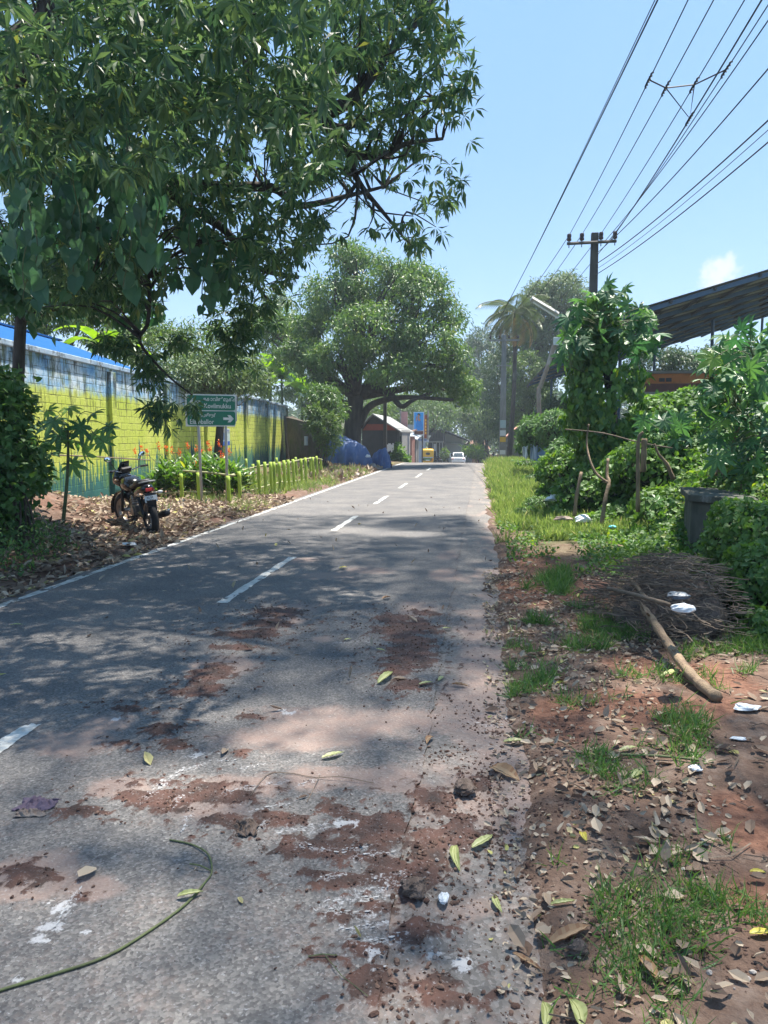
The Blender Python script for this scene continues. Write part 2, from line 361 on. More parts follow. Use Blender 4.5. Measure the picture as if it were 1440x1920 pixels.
# ================================================================== SETTING
# one small cloud low in the sky on the right (in the sky shader, by direction)
def sky_cloud():
    nt, sky, bg, wo = WORLD; n = nt.nodes; l = nt.links
    tc = n.new('ShaderNodeTexCoord'); d = norm(ray(1345, 517))
    sub = n.new('ShaderNodeVectorMath'); sub.operation = 'SUBTRACT'; sub.inputs[1].default_value = d
    l.new(tc.outputs['Generated'], sub.inputs[0])
    no = n.new('ShaderNodeTexNoise'); no.inputs['Scale'].default_value = 38; no.inputs['Detail'].default_value = 6; no.inputs['Roughness'].default_value = .6
    l.new(tc.outputs['Generated'], no.inputs['Vector'])
    off = n.new('ShaderNodeVectorMath'); off.operation = 'SUBTRACT'; off.inputs[1].default_value = (.5, .5, .5); l.new(no.outputs['Color'], off.inputs[0])
    sc = n.new('ShaderNodeVectorMath'); sc.operation = 'SCALE'; sc.inputs['Scale'].default_value = .075; l.new(off.outputs[0], sc.inputs[0])
    ad = n.new('ShaderNodeVectorMath'); ad.operation = 'ADD'; l.new(sub.outputs[0], ad.inputs[0]); l.new(sc.outputs[0], ad.inputs[1])
    le = n.new('ShaderNodeVectorMath'); le.operation = 'LENGTH'; l.new(ad.outputs[0], le.inputs[0])
    r = ramp(n, [(.010, (.85, .85, .85)), (.027, (0, 0, 0))]); l.new(le.outputs['Value'], r.inputs[0])
    # thin milky brightening of the tropical sky toward the horizon
    sx = n.new('ShaderNodeSeparateXYZ'); l.new(tc.outputs['Generated'], sx.inputs[0])
    hz = ramp(n, [(.0, (.70, .70, .70)), (.35, (.85, .85, .85)), (.8, (.8, .8, .8))]); l.new(sx.outputs['Z'], hz.inputs[0])
    m0 = n.new('ShaderNodeMixRGB'); m0.inputs[2].default_value = (.92, 1.85, 3.25, 1); l.new(hz.outputs[0], m0.inputs[0]); l.new(sky.outputs[0], m0.inputs[1])
    m1 = n.new('ShaderNodeMixRGB'); m1.inputs[2].default_value = (3.2, 3.3, 3.4, 1); l.new(r.outputs[0], m1.inputs[0]); l.new(m0.outputs[0], m1.inputs[1])
    l.new(m1.outputs[0], bg.inputs['Color'])
sky_cloud()
def road_z(y):
    y = np.asarray(y, float); a = np.clip(y-42, 0, 8)
    z = -.043*(a*a/16+np.clip(y-50, 0, None))
    return np.maximum(z, -2.4)
def right_edge(y): return .20+.34*(fbm(np.asarray(y)*1.3, 3.3, 5, 3)-.5)+.05*np.sin(np.asarray(y)*.7)
def bank_start(y):
    return np.interp(y, [0, 4.5, 6, 9, 13, 20, 30, 45], [4.6, 3.3, 2.35, 2.35, 2.3, 2.1, 3.2, 7])
def terr(x, y):
    x = np.asarray(x, float); y = np.asarray(y, float)
    z = road_z(y)-.075
    re = right_edge(y)
    tr = sstep(x, re-.10, re+.12)
    z = z+tr*(.085+.05*fbm(x*1.6, y*1.6, 4, 5)*sstep(x, .3, .9)+.022*(fbm(x*9, y*9, 3, 8)-.5))
    z = z+(.25*sstep(x, .6, 3.0)*sstep(y, 2, 5)*(1-sstep(y, 16, 26)))*.5
    bs = bank_start(y)
    z = z+sstep(x, bs, bs+1.3)*1.05*(.75+.4*fbm(x*.8, y*.8, 3, 11))*(1-sstep(y, 30, 40))
    le = -4.80-.12*fbm(y*1.3, 1.7, 3, 6)
    tl = sstep(-x, -le, -le+.25)
    z = z+tl*(.08+.07*fbm(x*1.5, y*1.5, 4, 9)+.02*(fbm(x*8, y*8, 2, 4)-.5))
    z = z+.95*np.exp(-((x+9.3)/2.0)**2-((y-11.8)/2.9)**2)+.75*np.exp(-((x+7.2)/1.5)**2-((y-7.2)/2.2)**2)*sstep(-x, 5.0, 6.6)
    z = z+.35*np.exp(-((x+8.0)/1.2)**2-((y-33)/4)**2)
    return z
def terr1(x, y): return float(terr(x, y))
def gz(px, py, z0=0):
    """ground point seen at a pixel of the photograph, on the real terrain"""
    z = z0
    for _ in range(6):
        g = G(px, py, z); z = terr1(g[0], g[1])
    return np.array([g[0], g[1], z])
YS = [-9+.5*i for i in range(20)]; y = 1.0
while y < 125: YS.append(y); y *= 1.0095 if y < 20 else 1.02
while y < 900: YS.append(y); y *= 1.12
YS = np.array(YS)
def grid(name, xs, ys, zf, mat, attrs=None, smooth=True, warp=None):
    X, Y = np.meshgrid(xs, ys); X = X if warp is None else X+warp(X, Y); Z = zf(X, Y); V = np.stack([X, Y, Z], -1).reshape(-1, 3)
    nx, ny = len(xs), len(ys); i = (np.arange(ny-1)[:, None]*nx+np.arange(nx-1)[None, :]).ravel()
    flat = np.stack([i, i+1, i+nx+1, i+nx], 1).ravel()
    at = {k: f(X, Y).ravel() for k, f in (attrs or {}).items()}
    me = raw_mesh(name, V, flat, np.full(len(i), 4), [mat], smooth=smooth, attrs=at)
    o = bpy.data.objects.new(name, me); COL.objects.link(o); kind(o, 'structure'); return o
# ---- shared ground paint fields (mud, chalk, edge dust and paler patches, in metres)
def blob(px, py, rx, ry):
    c = G(px, py); a = G(px-rx, py); b = G(px+rx, py); f = G(px, py-ry); n_ = G(px, py+ry)
    return c[0], c[1], abs(b[0]-a[0])/2, max(abs(f[1]-n_[1])/2, .02)
MUD = [blob(*q) for q in [(745, 1255, 45, 26), (795, 1235, 40, 20), (765, 1285, 45, 16), (735, 1160, 40, 12), (800, 1150, 30, 8), (500, 1170, 60, 10), (385, 1290, 60, 14), (430, 1215, 60, 8), (640, 1520, 60, 14), (720, 1610, 70, 20), (680, 1780, 60, 20), (470, 1190, 75, 12), (520, 1150, 60, 14), (400, 1262, 48, 22), (360, 1300, 50, 12), (760, 1175, 70, 28), (770, 1215, 60, 40), (810, 1180, 35, 12),
       (300, 1370, 45, 18), (330, 1395, 40, 14), (225, 1395, 30, 10), (470, 1345, 30, 6), (450, 1412, 25, 8), (380, 1490, 140, 30), (300, 1500, 90, 26), (160, 1520, 60, 14), (520, 1535, 75, 20),
       (430, 1540, 60, 22), (600, 1590, 110, 30), (700, 1560, 90, 55), (760, 1640, 90, 45), (640, 1650, 80, 22), (560, 1600, 50, 14), (820, 1500, 50, 30), (800, 1600, 50, 60), (870, 1560, 60, 40),
       (700, 1840, 60, 40), (620, 1800, 60, 18), (830, 1860, 70, 50), (780, 1740, 50, 35), (160, 1680, 30, 7), (60, 1640, 70, 25), (230, 1330, 60, 8), (900, 1470, 30, 20), (1360, 1880, 90, 40), (1290, 1850, 50, 20), (640, 1720, 60, 16), (720, 1700, 50, 14)]]
PALE_SPOTS = [blob(*q) for q in [(720, 1350, 240, 34), (560, 1380, 160, 28), (900, 1370, 90, 34), (130, 1390, 110, 34), (190, 1360, 60, 20), (420, 1250, 60, 24), (540, 1150, 60, 24), (600, 1198, 26, 6), (780, 1140, 45, 18),
        (690, 1070, 60, 8), (835, 1075, 30, 14), (620, 1080, 70, 7), (840, 1040, 25, 8), (60, 1640, 90, 50), (180, 1660, 60, 24), (600, 1460, 80, 26), (900, 1250, 50, 180), (560, 1050, 40, 5), (220, 1480, 60, 20), (450, 1470, 100, 20), (700, 1460, 90, 24), (400, 1500, 80, 40)]]  # paler pinkish patches, drawn in the same layer as the edge dust
WHITE = [(210, 1350, 14, 4), (110, 1700, 34, 14), (90, 1735, 36, 12), (75, 1760, 22, 8), (160, 1748, 12, 8), (370, 1415, 12, 7), (545, 1335, 18, 5), (70, 1915, 20, 6), (30, 1835, 16, 6), (530, 1330, 14, 4), (1170, 1800, 1, 1), (650, 1545, 30, 6), (700, 1790, 18, 9), (870, 1800, 30, 16), (810, 1780, 18, 10), (960, 1340, 30, 6)]
WHITE = [blob(*q) for q in WHITE]
def stroke(*pts): return [G(*p)[:2] for p in pts]
STK = [stroke(*s) for s in [[(275, 1500), (330, 1450), (400, 1425), (440, 1425)], [(290, 1475), (345, 1440)], [(350, 1418), (420, 1408)], [(340, 1560), (355, 1530)], [(420, 1490), (470, 1475), (530, 1465)], [(480, 1520), (540, 1505)],
       [(520, 1560), (600, 1545), (640, 1540)], [(560, 1590), (640, 1600), (700, 1585)], [(600, 1650), (660, 1640)], [(610, 1690), (680, 1680), (745, 1680)], [(615, 1715), (700, 1712)], [(640, 1740), (720, 1730)], [(650, 1765), (730, 1757)], [(590, 1705), (640, 1698)],
       [(580, 1560), (620, 1552)], [(700, 1820), (735, 1812)], [(620, 1205), (690, 1203), (740, 1210)], [(100, 1740), (150, 1670)], [(455, 1440), (490, 1432)], [(320, 1520), (340, 1500)], [(660, 1610), (740, 1600)], [(700, 1650), (760, 1640)], [(470, 1560), (500, 1545)], [(700, 1760), (760, 1750)], [(560, 1470), (590, 1462)], [(655, 1670), (745, 1662)], [(880, 1350), (940, 1355)]]]
def field(bl, X, Y, p=1.0):
    r = np.zeros_like(X)
    for cx, cy, rx, ry in bl:
        q = ((X-cx)/rx)**2+((Y-cy)/ry)**2
        r = np.maximum(r, np.exp(-q*p))
    return r
def f_mud(X, Y):
    n1 = .5*fbm(X*13, Y*19, 5, 21)+.5*fbm(X*5+Y*2, Y*30-X*3, 3, 22); f = field(MUD, X, Y, .9)
    sp = sstep(fbm(X*26, Y*34, 3, 25), .60, .68)*sstep(field(MUD, X, Y, .25), .12, .5)
    return np.clip(sstep(f*.8+n1*1.2, .92, 1.2)+.7*sp, 0, 1)
def f_dust_pale(X, Y):
    n1 = fbm(X*3, Y*4, 5, 31); n2 = fbm(X*22, Y*22, 3, 32)
    f = field(PALE_SPOTS, X, Y, .8)
    ed = sstep(X, -.50, -.2)*.35*(1-sstep(Y, 9, 13))+sstep(-X, 4.3, 4.75)*.6
    nr = .28*(1-sstep(Y, 3.0, 4.6))
    return np.clip(sstep(f*.9+n1*.6+n2*.2, .62, 1.18)+(ed+nr)*sstep(n1+n2*.3, .45, .95), 0, 1)
def f_white(X, Y):
    n = fbm(X*38, Y*38, 4, 41); r = sstep(field(WHITE, X, Y, .8)*.8+n, 1.0, 1.12)
    for s in STK:
        for a, b in zip(s[:-1], s[1:]):
            ab = b-a; L2 = (ab**2).sum()
            t = np.clip(((X-a[0])*ab[0]+(Y-a[1])*ab[1])/L2, 0, 1)
            d = np.hypot(X-a[0]-t*ab[0], Y-a[1]-t*ab[1])
            r = np.maximum(r, .35*sstep(np.exp(-(d/.03)**2)*.8+fbm(X*24, Y*30, 3, 43), .85, 1.2))
    return r
def road_mat():
    m, n, l, b = base_mat('asphalt')
    tc = n.new('ShaderNodeTexCoord')
    vo = n.new('ShaderNodeTexVoronoi'); vo.inputs['Scale'].default_value = 95; l.new(tc.outputs['Object'], vo.inputs['Vector'])
    r = ramp(n, [(0, (.060, .058, .058)), (.55, (.122, .118, .116)), (.9, (.185, .178, .170)), (1, (.30, .29, .275))]); l.new(vo.outputs['Color'], r.inputs[0])
    no = n.new('ShaderNodeTexNoise'); no.inputs['Scale'].default_value = 1.3; no.inputs['Detail'].default_value = 8; l.new(tc.outputs['Object'], no.inputs['Vector'])
    r2 = ramp(n, [(.35, (.78, .78, .80)), (.68, (1.25, 1.2, 1.15))]); l.new(no.outputs['Fac'], r2.inputs[0])
    mu = n.new('ShaderNodeMixRGB'); mu.blend_type = 'MULTIPLY'; mu.inputs[0].default_value = 1; l.new(r.outputs[0], mu.inputs[1]); l.new(r2.outputs[0], mu.inputs[2])
    col = mu.outputs[0]
    sp = n.new('ShaderNodeTexNoise'); sp.inputs['Scale'].default_value = 160; sp.inputs['Detail'].default_value = 3; l.new(tc.outputs['Object'], sp.inputs['Vector'])
    spr = ramp(n, [(.36, (0, 0, 0)), (.58, (1, 1, 1))]); l.new(sp.outputs['Fac'], spr.inputs[0])
    def over(attr, c, amt, speck, c2=None):
        nonlocal col
        a = n.new('ShaderNodeAttribute'); a.attribute_name = attr
        q = n.new('ShaderNodeTexNoise'); q.inputs['Scale'].default_value = speck[0]; q.inputs['Detail'].default_value = 8; q.inputs['Roughness'].default_value = .72; l.new(tc.outputs['Object'], q.inputs['Vector'])
        g = n.new('ShaderNodeMath'); g.operation = 'MULTIPLY_ADD'; g.inputs[1].default_value = speck[1]*speck[2]; l.new(q.outputs['Fac'], g.inputs[0])
        h = n.new('ShaderNodeMath'); h.operation = 'MULTIPLY_ADD'; h.inputs[1].default_value = speck[2]; h.inputs[2].default_value = .5-speck[2]*(.5+speck[1]*.5); l.new(a.outputs['Fac'], h.inputs[0]); l.new(h.outputs[0], g.inputs[2])
        g.use_clamp = True; f = n.new('ShaderNodeMath'); f.operation = 'MULTIPLY'; f.inputs[1].default_value = amt; l.new(g.outputs[0], f.inputs[0])
        x = n.new('ShaderNodeMixRGB'); l.new(f.outputs[0], x.inputs[0]); l.new(col, x.inputs[1])
        if c2:
            rr = ramp(n, [(.3, c), (.7, c2)]); n2 = n.new('ShaderNodeTexNoise'); n2.inputs['Scale'].default_value = 9; n2.inputs['Detail'].default_value = 8; l.new(tc.outputs['Object'], n2.inputs['Vector']); l.new(n2.outputs['Fac'], rr.inputs[0]); l.new(rr.outputs[0], x.inputs[2])
        else: x.inputs[2].default_value = (*c, 1)
        col = x.outputs[0]
    over('dust_pale', (.24, .185, .16), .66, (30, 1.6, 1.3), (.31, .205, .165))
    over('mud', (.032, .020, .017), .97, (24, 2.8, 2.6), (.100, .046, .033))
    over('white', (.46, .46, .47), .72, (70, 3.4, 2.0))
    l.new(col, b.inputs['Base Color']); b.inputs['Roughness'].default_value = .78; b.inputs['Specular IOR Level'].default_value = .35
    bu = n.new('ShaderNodeBump'); bu.inputs['Strength'].default_value = .6; bu.inputs['Distance'].default_value = .004; l.new(vo.outputs['Distance'], bu.inputs['Height']); l.new(bu.outputs[0], b.inputs['Normal'])
    return m
RX0, RX1 = -4.80, -.28
def seam(Y): return .09*(fbm(Y*1.7, 5.5, 4, 91)-.5)+.03*(fbm(Y*9, 2.5, 3, 92)-.5)
def zroad(X, Y):
    m = f_mud(X, Y)
    return road_z(Y)-.010*(((X+2.4)/2.4)**2)+.0015*(fbm(X*20, Y*20, 2, 2)-.5)+m*(.005+.016*fbm(X*34, Y*34, 3, 51))*(Y < 12)
YR = YS[(YS < 105)]
road = grid('road', np.linspace(RX0, RX1, 290), YR, zroad, road_mat(), dict(mud=f_mud, dust_pale=f_dust_pale, white=f_white), warp=lambda X, Y: seam(Y)*sstep(X, -.8, -.28))
def shoulder_mat():
    m = road_mat(); m.name = 'worn_concrete'; n = m.node_tree.nodes
    for x in n:
        if x.type == 'VALTORGB' and len(x.color_ramp.elements) == 4:
            for e, c in zip(x.color_ramp.elements, [(.085, .080, .075), (.14, .132, .124), (.20, .188, .178), (.34, .32, .30)]): e.color = (*c, 1)
        if x.type == 'TEX_VORONOI': x.inputs['Scale'].default_value = 60
    return m
def zsh(X, Y): 
    m = f_mud(X, Y)
    return road_z(Y)-.017-.012*sstep(X, -.05, .4)+.016*(fbm(X*14, Y*14, 4, 61)-.5)*(1-.75*sstep(Y, 4.5, 6))+m*(.006+.02*fbm(X*30, Y*30, 3, 51))*(Y < 8)
def dsh(X, Y): return np.clip(f_dust_pale(X, Y)*.8+.9*sstep(fbm(X*5, Y*2.2, 5, 63)+.35*sstep(X, -.1, .35)-.1, .42, .8), 0, 1)
grid('road_shoulder', np.arange(RX1, .62, .02), YR, zsh, shoulder_mat(), dict(mud=f_mud, dust_pale=dsh, white=f_white), warp=lambda X, Y: seam(Y)*(1-sstep(X, -.28, .15)))
# ---- terrain sheet
def soil_mat():
    m, n, l, b = base_mat('laterite_soil')
    tc = n.new('ShaderNodeTexCoord')
    no = n.new('ShaderNodeTexNoise'); no.inputs['Scale'].default_value = 5; no.inputs['Detail'].default_value = 10; no.inputs['Roughness'].default_value = .7; l.new(tc.outputs['Object'], no.inputs['Vector'])
    r = ramp(n, [(.3, (.070, .046, .036)), (.5, (.14, .092, .070)), (.7, (.24, .18, .145))]); l.new(no.outputs['Fac'], r.inputs[0])
    rr = ramp(n, [(.35, (.11, .056, .040)), (.65, (.21, .11, .075))]); n2 = n.new('ShaderNodeTexNoise'); n2.inputs['Scale'].default_value = 22; n2.inputs['Detail'].default_value = 8; l.new(tc.outputs['Object'], n2.inputs['Vector']); l.new(n2.outputs['Fac'], rr.inputs[0])
    a = n.new('ShaderNodeAttribute'); a.attribute_name = 'red'
    x = n.new('ShaderNodeMixRGB'); l.new(a.outputs['Fac'], x.inputs[0]); l.new(r.outputs[0], x.inputs[1]); l.new(rr.outputs[0], x.inputs[2])
    a2 = n.new('ShaderNodeAttribute'); a2.attribute_name = 'green'
    x2 = n.new('ShaderNodeMixRGB'); l.new(a2.outputs['Fac'], x2.inputs[0]); l.new(x.outputs[0], x2.inputs[1])
    rg = ramp(n, [(.35, (.035, .05, .018)), (.65, (.075, .10, .03))]); l.new(no.outputs['Fac'], rg.inputs[0]); l.new(rg.outputs[0], x2.inputs[2])
    l.new(x2.outputs[0], b.inputs['Base Color']); b.inputs['Roughness'].default_value = .95; b.inputs['Specular IOR Level'].default_value = .15
    nb = n.new('ShaderNodeTexNoise'); nb.inputs['Scale'].default_value = 45; nb.inputs['Detail'].default_value = 8; l.new(tc.outputs['Object'], nb.inputs['Vector'])
    bu = n.new('ShaderNodeBump'); bu.inputs['Strength'].default_value = .9; bu.inputs['Distance'].default_value = .02; l.new(nb.outputs['Fac'], bu.inputs['Height']); l.new(bu.outputs[0], b.inputs['Normal'])
    return m
REDS = [blob(*q) for q in [(1010, 1070, 60, 40), (1100, 1120, 70, 30), (990, 1110, 50, 30), (1180, 1325, 90, 22), (1250, 1350, 130, 30), (1050, 1350, 70, 40), (1400, 1560, 80, 60), (1200, 1260, 60, 20), (1420, 1700, 60, 60), (1330, 1290, 80, 30), (1120, 1180, 60, 20)]]
def f_red(X, Y): return np.clip(sstep(field(REDS, X, Y, .6)+fbm(X*4, Y*4, 4, 71)*.7, .72, 1.05)+.5*((X < -5)*sstep(fbm(X*2, Y*2, 4, 72), .5, .65)), 0, 1)
def f_green(X, Y):
    g = sstep(Y, 9, 13)*sstep(X, .4, 1.0)+sstep(X-bank_start(Y), -.3, .4)+sstep(Y, 26, 34)*(X < -4.9)*.5+(np.abs(X) > 16)
    return np.clip(g*sstep(fbm(X*1.5, Y*1.5, 4, 74), .25, .5), 0, 1)
XT = np.concatenate([[-400, -200, -120, -80, -60, -45, -35, -28, -22, -18, -15], np.arange(-13, -4.6, .13), np.arange(-4.5, -.7, .5), np.arange(-.6, 3.2, .026), np.arange(3.2, 7, .12), [7.3, 8, 9, 10.5, 12, 14, 17, 21, 27, 35, 50, 80, 140, 260, 400]])
grid('ground', XT, YS, terr, soil_mat(), dict(red=f_red, green=f_green))
def surf(x, y):
    x = np.asarray(x, float); y = np.asarray(y, float); z = terr(x, y)
    z = np.where(x < RX1, np.where(x > RX0, zroad(x, y), z), z); return np.where((x >= RX1) & (x < .6), np.maximum(z, zsh(x, y)), z)
def gr(px, py, up=0.0):
    g = gz(px, py); g[2] = float(surf(np.array([g[0]]), np.array([g[1]]))[0])+up; return g
# ---- painted markings: worn strips 4 mm proud of the asphalt
def marking(name, x0, x1, y0, y1, seed, wear=.42, slant=0.0):
    cw = .02 if y0 < 12 else .035; ch = .03 if y0 < 6 else (.06 if y0 < 15 else .2)
    xs = np.arange(x0, x1+.001, cw); ys = np.arange(y0, y1+.001, ch)
    V = []; F_ = []
    nx = len(xs)
    for j, yy in enumerate(ys):
        for xx in xs:
            e = .008*math.sin(yy*9+xx*40)+.006*rnd.uniform(-1, 1)
            V.append((xx+e, yy+(.012*rnd.uniform(-1, 1) if y0 < 20 else 0), float(zroad(np.array([xx]), np.array([yy]))[0])+.004))
    X, Y = np.meshgrid(xs[:-1]+cw/2, ys[:-1]+ch/2); keep = fbm(X*16, Y*11, 4, seed) > wear-.12
    for j in range(len(ys)-1):
        for i in range(nx-1):
            if keep[j, i]: a = j*nx+i; F_.append((a, a+1, a+nx+1, a+nx))
    o = place(name, V, [i for f in F_ for i in f], [4]*len(F_), [M['roadpaint']])
    kind(o, 'structure'); return o
M['chalk'] = mk('chalk', (.44, .44, .44), (.30, .29, .29), .9, nscale=60, bump=.1)
M['roadpaint'] = mk('road_paint', (.60, .60, .57), (.42, .41, .38), .7, nscale=30, bump=.2, c3=(.25, .24, .22), s3=9, a3=(.5, .7))
marking('edge_line', -4.68, -4.58, 1.5, 60, 81, .46)
for k, (a, b) in enumerate([(.9, 3.84), (6.98, 9.8), (12.65, 15.1), (17.75, 20.2), (23.2, 25.7), (29.3, 32.2), (35.3, 38)]):
    marking('lane_dash', -2.57, -2.46, a, b, 90+k, .42)
# chalky scrape marks: thin worn flakes of lime on the asphalt
ck = MB()
for s in STK:
    for a, b in zip(s[:-1], s[1:]):
        L = float(np.linalg.norm(b-a)); t = (b-a)/L; nn_ = np.array([-t[1], t[0]]); x = 0
        while x < L:
            w_ = rnd.uniform(.004, .026); 
            if rnd.random() < .62:
                c = a+t*x+nn_*rnd.gauss(0, .006); hw = rnd.uniform(.0015, .005); c = c[:2]
                pts_ = [c-nn_*hw*rnd.uniform(.3, 1), c+t*w_*.5-nn_*hw*rnd.uniform(.6, 1.4), c+t*w_-nn_*hw*.3, c+t*w_+nn_*hw*.4, c+t*w_*.5+nn_*hw*rnd.uniform(.6, 1.4), c+nn_*hw*rnd.uniform(.3, 1)]
                z = float(zroad(np.array([c[0]]), np.array([c[1]]))[0])+.004
                ck.add([(p[0], p[1], z) for p in pts_], [(0, 1, 2, 3, 4, 5)])
            x += w_+rnd.uniform(.001, .012)
kind(ck.build('chalk_marks', M['chalk']), 'stuff')
# ================================================================== WALL (painted)
WA = np.array([-9.15, 12.4]); WB = np.array([-12.86, 48.9]); WL = float(np.linalg.norm(WB-WA)); WD = (WB-WA)/WL; WN = np.array([WD[1], -WD[0]])
WROT = math.atan2(WD[1], WD[0])
def wall_mat(name, pillar=False):
    m, n, l, b = base_mat(name)
    tc = n.new('ShaderNodeTexCoord'); sx = n.new('ShaderNodeSeparateXYZ'); l.new(tc.outputs['Object'], sx.inputs[0])
    def nz(s, d=6, st=(1, 1, 1), ro=.6):
        mp = n.new('ShaderNodeMapping'); mp.inputs['Scale'].default_value = st; l.new(tc.outputs['Object'], mp.inputs[0])
        q = n.new('ShaderNodeTexNoise'); q.inputs['Scale'].default_value = s; q.inputs['Detail'].default_value = d; q.inputs['Roughness'].default_value = ro; l.new(mp.outputs[0], q.inputs['Vector']); return q.outputs['Fac']
    def mth(op, a, b_=None, c_=None):
        q = n.new('ShaderNodeMath'); q.operation = op
        for i, v in enumerate((a, b_, c_)):
            if v is None: continue
            if isinstance(v, (int, float)): q.inputs[i].default_value = v
            else: l.new(v, q.inputs[i])
        return q.outputs[0]
    def mix(f, a, b_):
        q = n.new('ShaderNodeMixRGB')
        if isinstance(f, (int, float)): q.inputs[0].default_value = f
        else: l.new(f, q.inputs[0])
        for i, v in ((1, a), (2, b_)):
            if isinstance(v, tuple): q.inputs[i].default_value = (*v, 1)
            else: l.new(v, q.inputs[i])
        return q.outputs[0]
    Z = sx.outputs['Z']; X = sx.outputs['X']
    def bw(fac, a, b_):
        q = n.new('ShaderNodeMapRange'); q.interpolation_type = 'SMOOTHSTEP'; q.inputs[1].default_value = a; q.inputs[2].default_value = b_; l.new(fac, q.inputs[0]); return q.outputs[0]
    lime = ramp(n, [(.3, (.44, .52, .05)), (.7, (.60, .63, .14))]); l.new(nz(1.3), lime.inputs[0])
    blu = ramp(n, [(.34, (.12, .30, .54)), (.46, (.27, .46, .64)), (.60, (.56, .64, .68))]); l.new(nz(1.7, 5, (.7, 1, 1)), blu.inputs[0])
    teal = ramp(n, [(.35, (.02, .10, .10)), (.65, (.04, .17, .15))]); l.new(nz(1.5, 5, (1, 1, .4)), teal.inputs[0])
    f1 = bw(mth('ADD', mth('MULTIPLY', nz(2.6, 7, (1, 1, .7), .7), .9), mth('MULTIPLY_ADD', Z, 1.0, -2.78)), .34, .62)   # lime -> blue about z 2.75
    # grass-blade shaped edge between lime and teal
    wv = nz(7.0, 2, (1.3, 1.3, .12)); wv2 = nz(1.3, 2, (1, 1, .05))
    g = mth('ADD', mth('MULTIPLY_ADD', mth('SUBTRACT', wv, .5), 2.6, 1.0), mth('MULTIPLY', mth('SUBTRACT', wv2, .5), 2.2))
    f2 = bw(mth('SUBTRACT', g, Z), .0, .03)
    col = mix(f1, lime.outputs[0], blu.outputs[0]); col = mix(f2, col, teal.outputs[0])
    # lighter painted blades inside the teal band
    wv3 = nz(12.0, 2, (1.2, 1.2, .10)); g3 = mth('MULTIPLY_ADD', mth('SUBTRACT', wv3, .5), 3.0, .72)
    up3 = bw(mth('SUBTRACT', Z, g3), .0, .06); band = mth('MULTIPLY', up3, bw(mth('SUBTRACT', mth('MULTIPLY_ADD', mth('SUBTRACT', wv, .5), 1.0, 1.05), Z), 0, .08))
    col = mix(mth('MULTIPLY', band, .55), col, (.16, .30, .06))
    # bricks
    br = n.new('ShaderNodeTexBrick'); br.inputs['Scale'].default_value = 1; br.inputs['Mortar Size'].default_value = .014; br.inputs['Brick Width'].default_value = .40; br.inputs['Row Height'].default_value = .19; br.inputs['Mortar Smooth'].default_value = .3
    cb = n.new('ShaderNodeCombineXYZ'); l.new(X, cb.inputs[0]); l.new(Z, cb.inputs[1])
    wob = n.new('ShaderNodeMixRGB'); wob.blend_type = 'ADD'; wob.inputs[0].default_value = .02; l.new(cb.outputs[0], wob.inputs[1])
    nn = n.new('ShaderNodeTexNoise'); nn.inputs['Scale'].default_value = 6; l.new(tc.outputs['Object'], nn.inputs['Vector']); l.new(nn.outputs['Color'], wob.inputs[2])
    l.new(wob.outputs[0], br.inputs['Vector'])
    mort = mth('MULTIPLY', br.outputs['Fac'], bw(nz(2.2, 4), .38, .60))
    zb = bw(Z, .95, 1.15)
    if not pillar: col = mix(mth('MULTIPLY', mth('MULTIPLY', mort, .70), zb), col, (.035, .04, .025))
    # mould, heavier in the top courses, running down
    st = nz(3.0, 8, (1.6, 1.6, .35), .7); top = bw(Z, 1.3, 3.4)
    mo = bw(mth('ADD', st, mth('MULTIPLY', top, .15 if not pillar else .26)), .60, .74)
    mcol = ramp(n, [(.4, (.015, .016, .014)), (.6, (.10, .13, .02))]); l.new(nz(2.5), mcol.inputs[0])
    col = mix(mth('MULTIPLY', mo, .85), col, mcol.outputs[0])
    sp = bw(nz(22, 5, (1, 1, .8)), .58, .66); col = mix(mth('MULTIPLY', sp, .6), col, (.03, .035, .02))
    l.new(col, b.inputs['Base Color']); b.inputs['Roughness'].default_value = .75; b.inputs['Specular IOR Level'].default_value = .3
    bu = n.new('ShaderNodeBump'); bu.inputs['Strength'].default_value = .6; bu.inputs['Distance'].default_value = .012; bu.invert = True
    l.new(mth('ADD', br.outputs['Fac'], mth('MULTIPLY', nz(20), .6)), bu.inputs['Height']); l.new(bu.outputs[0], b.inputs['Normal'])
    return m
M['mural'] = wall_mat('painted_blockwork'); M['muralpil'] = wall_mat('painted_pillar', True)
M['bluecap'] = mk('blue_white_coping', (.45, .52, .58), (.25, .36, .48), .8, nscale=3, bump=.3, c3=(.07, .07, .06), s3=5, a3=(.52, .66))
def wl(s, off=0, z=0): p = WA+WD*s-WN*(-off); return (p[0], p[1], z)   # off>0 = toward the road
wall = thing('painted_wall', 'long block boundary wall painted blue over lime green with teal grass blades', 'wall', (WA[0], WA[1], -.1), WROT)
step = 23.6
a = MB().box((step/2, .1, 1.75), (step, .2, 3.5)); a.box(((step+WL)/2, .1, 1.8), (WL-step-.004, .2, 3.6)); a.build('blockwork', M['mural'], wall, local=True)
for s, h, wd in [(.3, 3.3, .3), (6.65, 3.42, .34), (11.3, 3.42, .34), (16.2, 3.42, .34), (step, 3.62, .5), (29.2, 3.52, .3), (WL-.2, 3.52, .3)]:
    MB().box((s, -.05, h/2), (wd, .12, h)).build('pillar', M['muralpil'], wall, local=True, bevel=.01)
MB().box((step/2-.13, .1, 3.56), (step-.28, .34, .12)).box(((step+WL)/2+.13, .1, 3.66), (WL-step-.28, .34, .12)).build('coping', M['bluecap'], wall, local=True, bevel=.015)
MB().box((step, .03, 3.85), (.62, .42, .42)).build('pillar_cap', M['bluecap'], wall, local=True, bevel=.02)
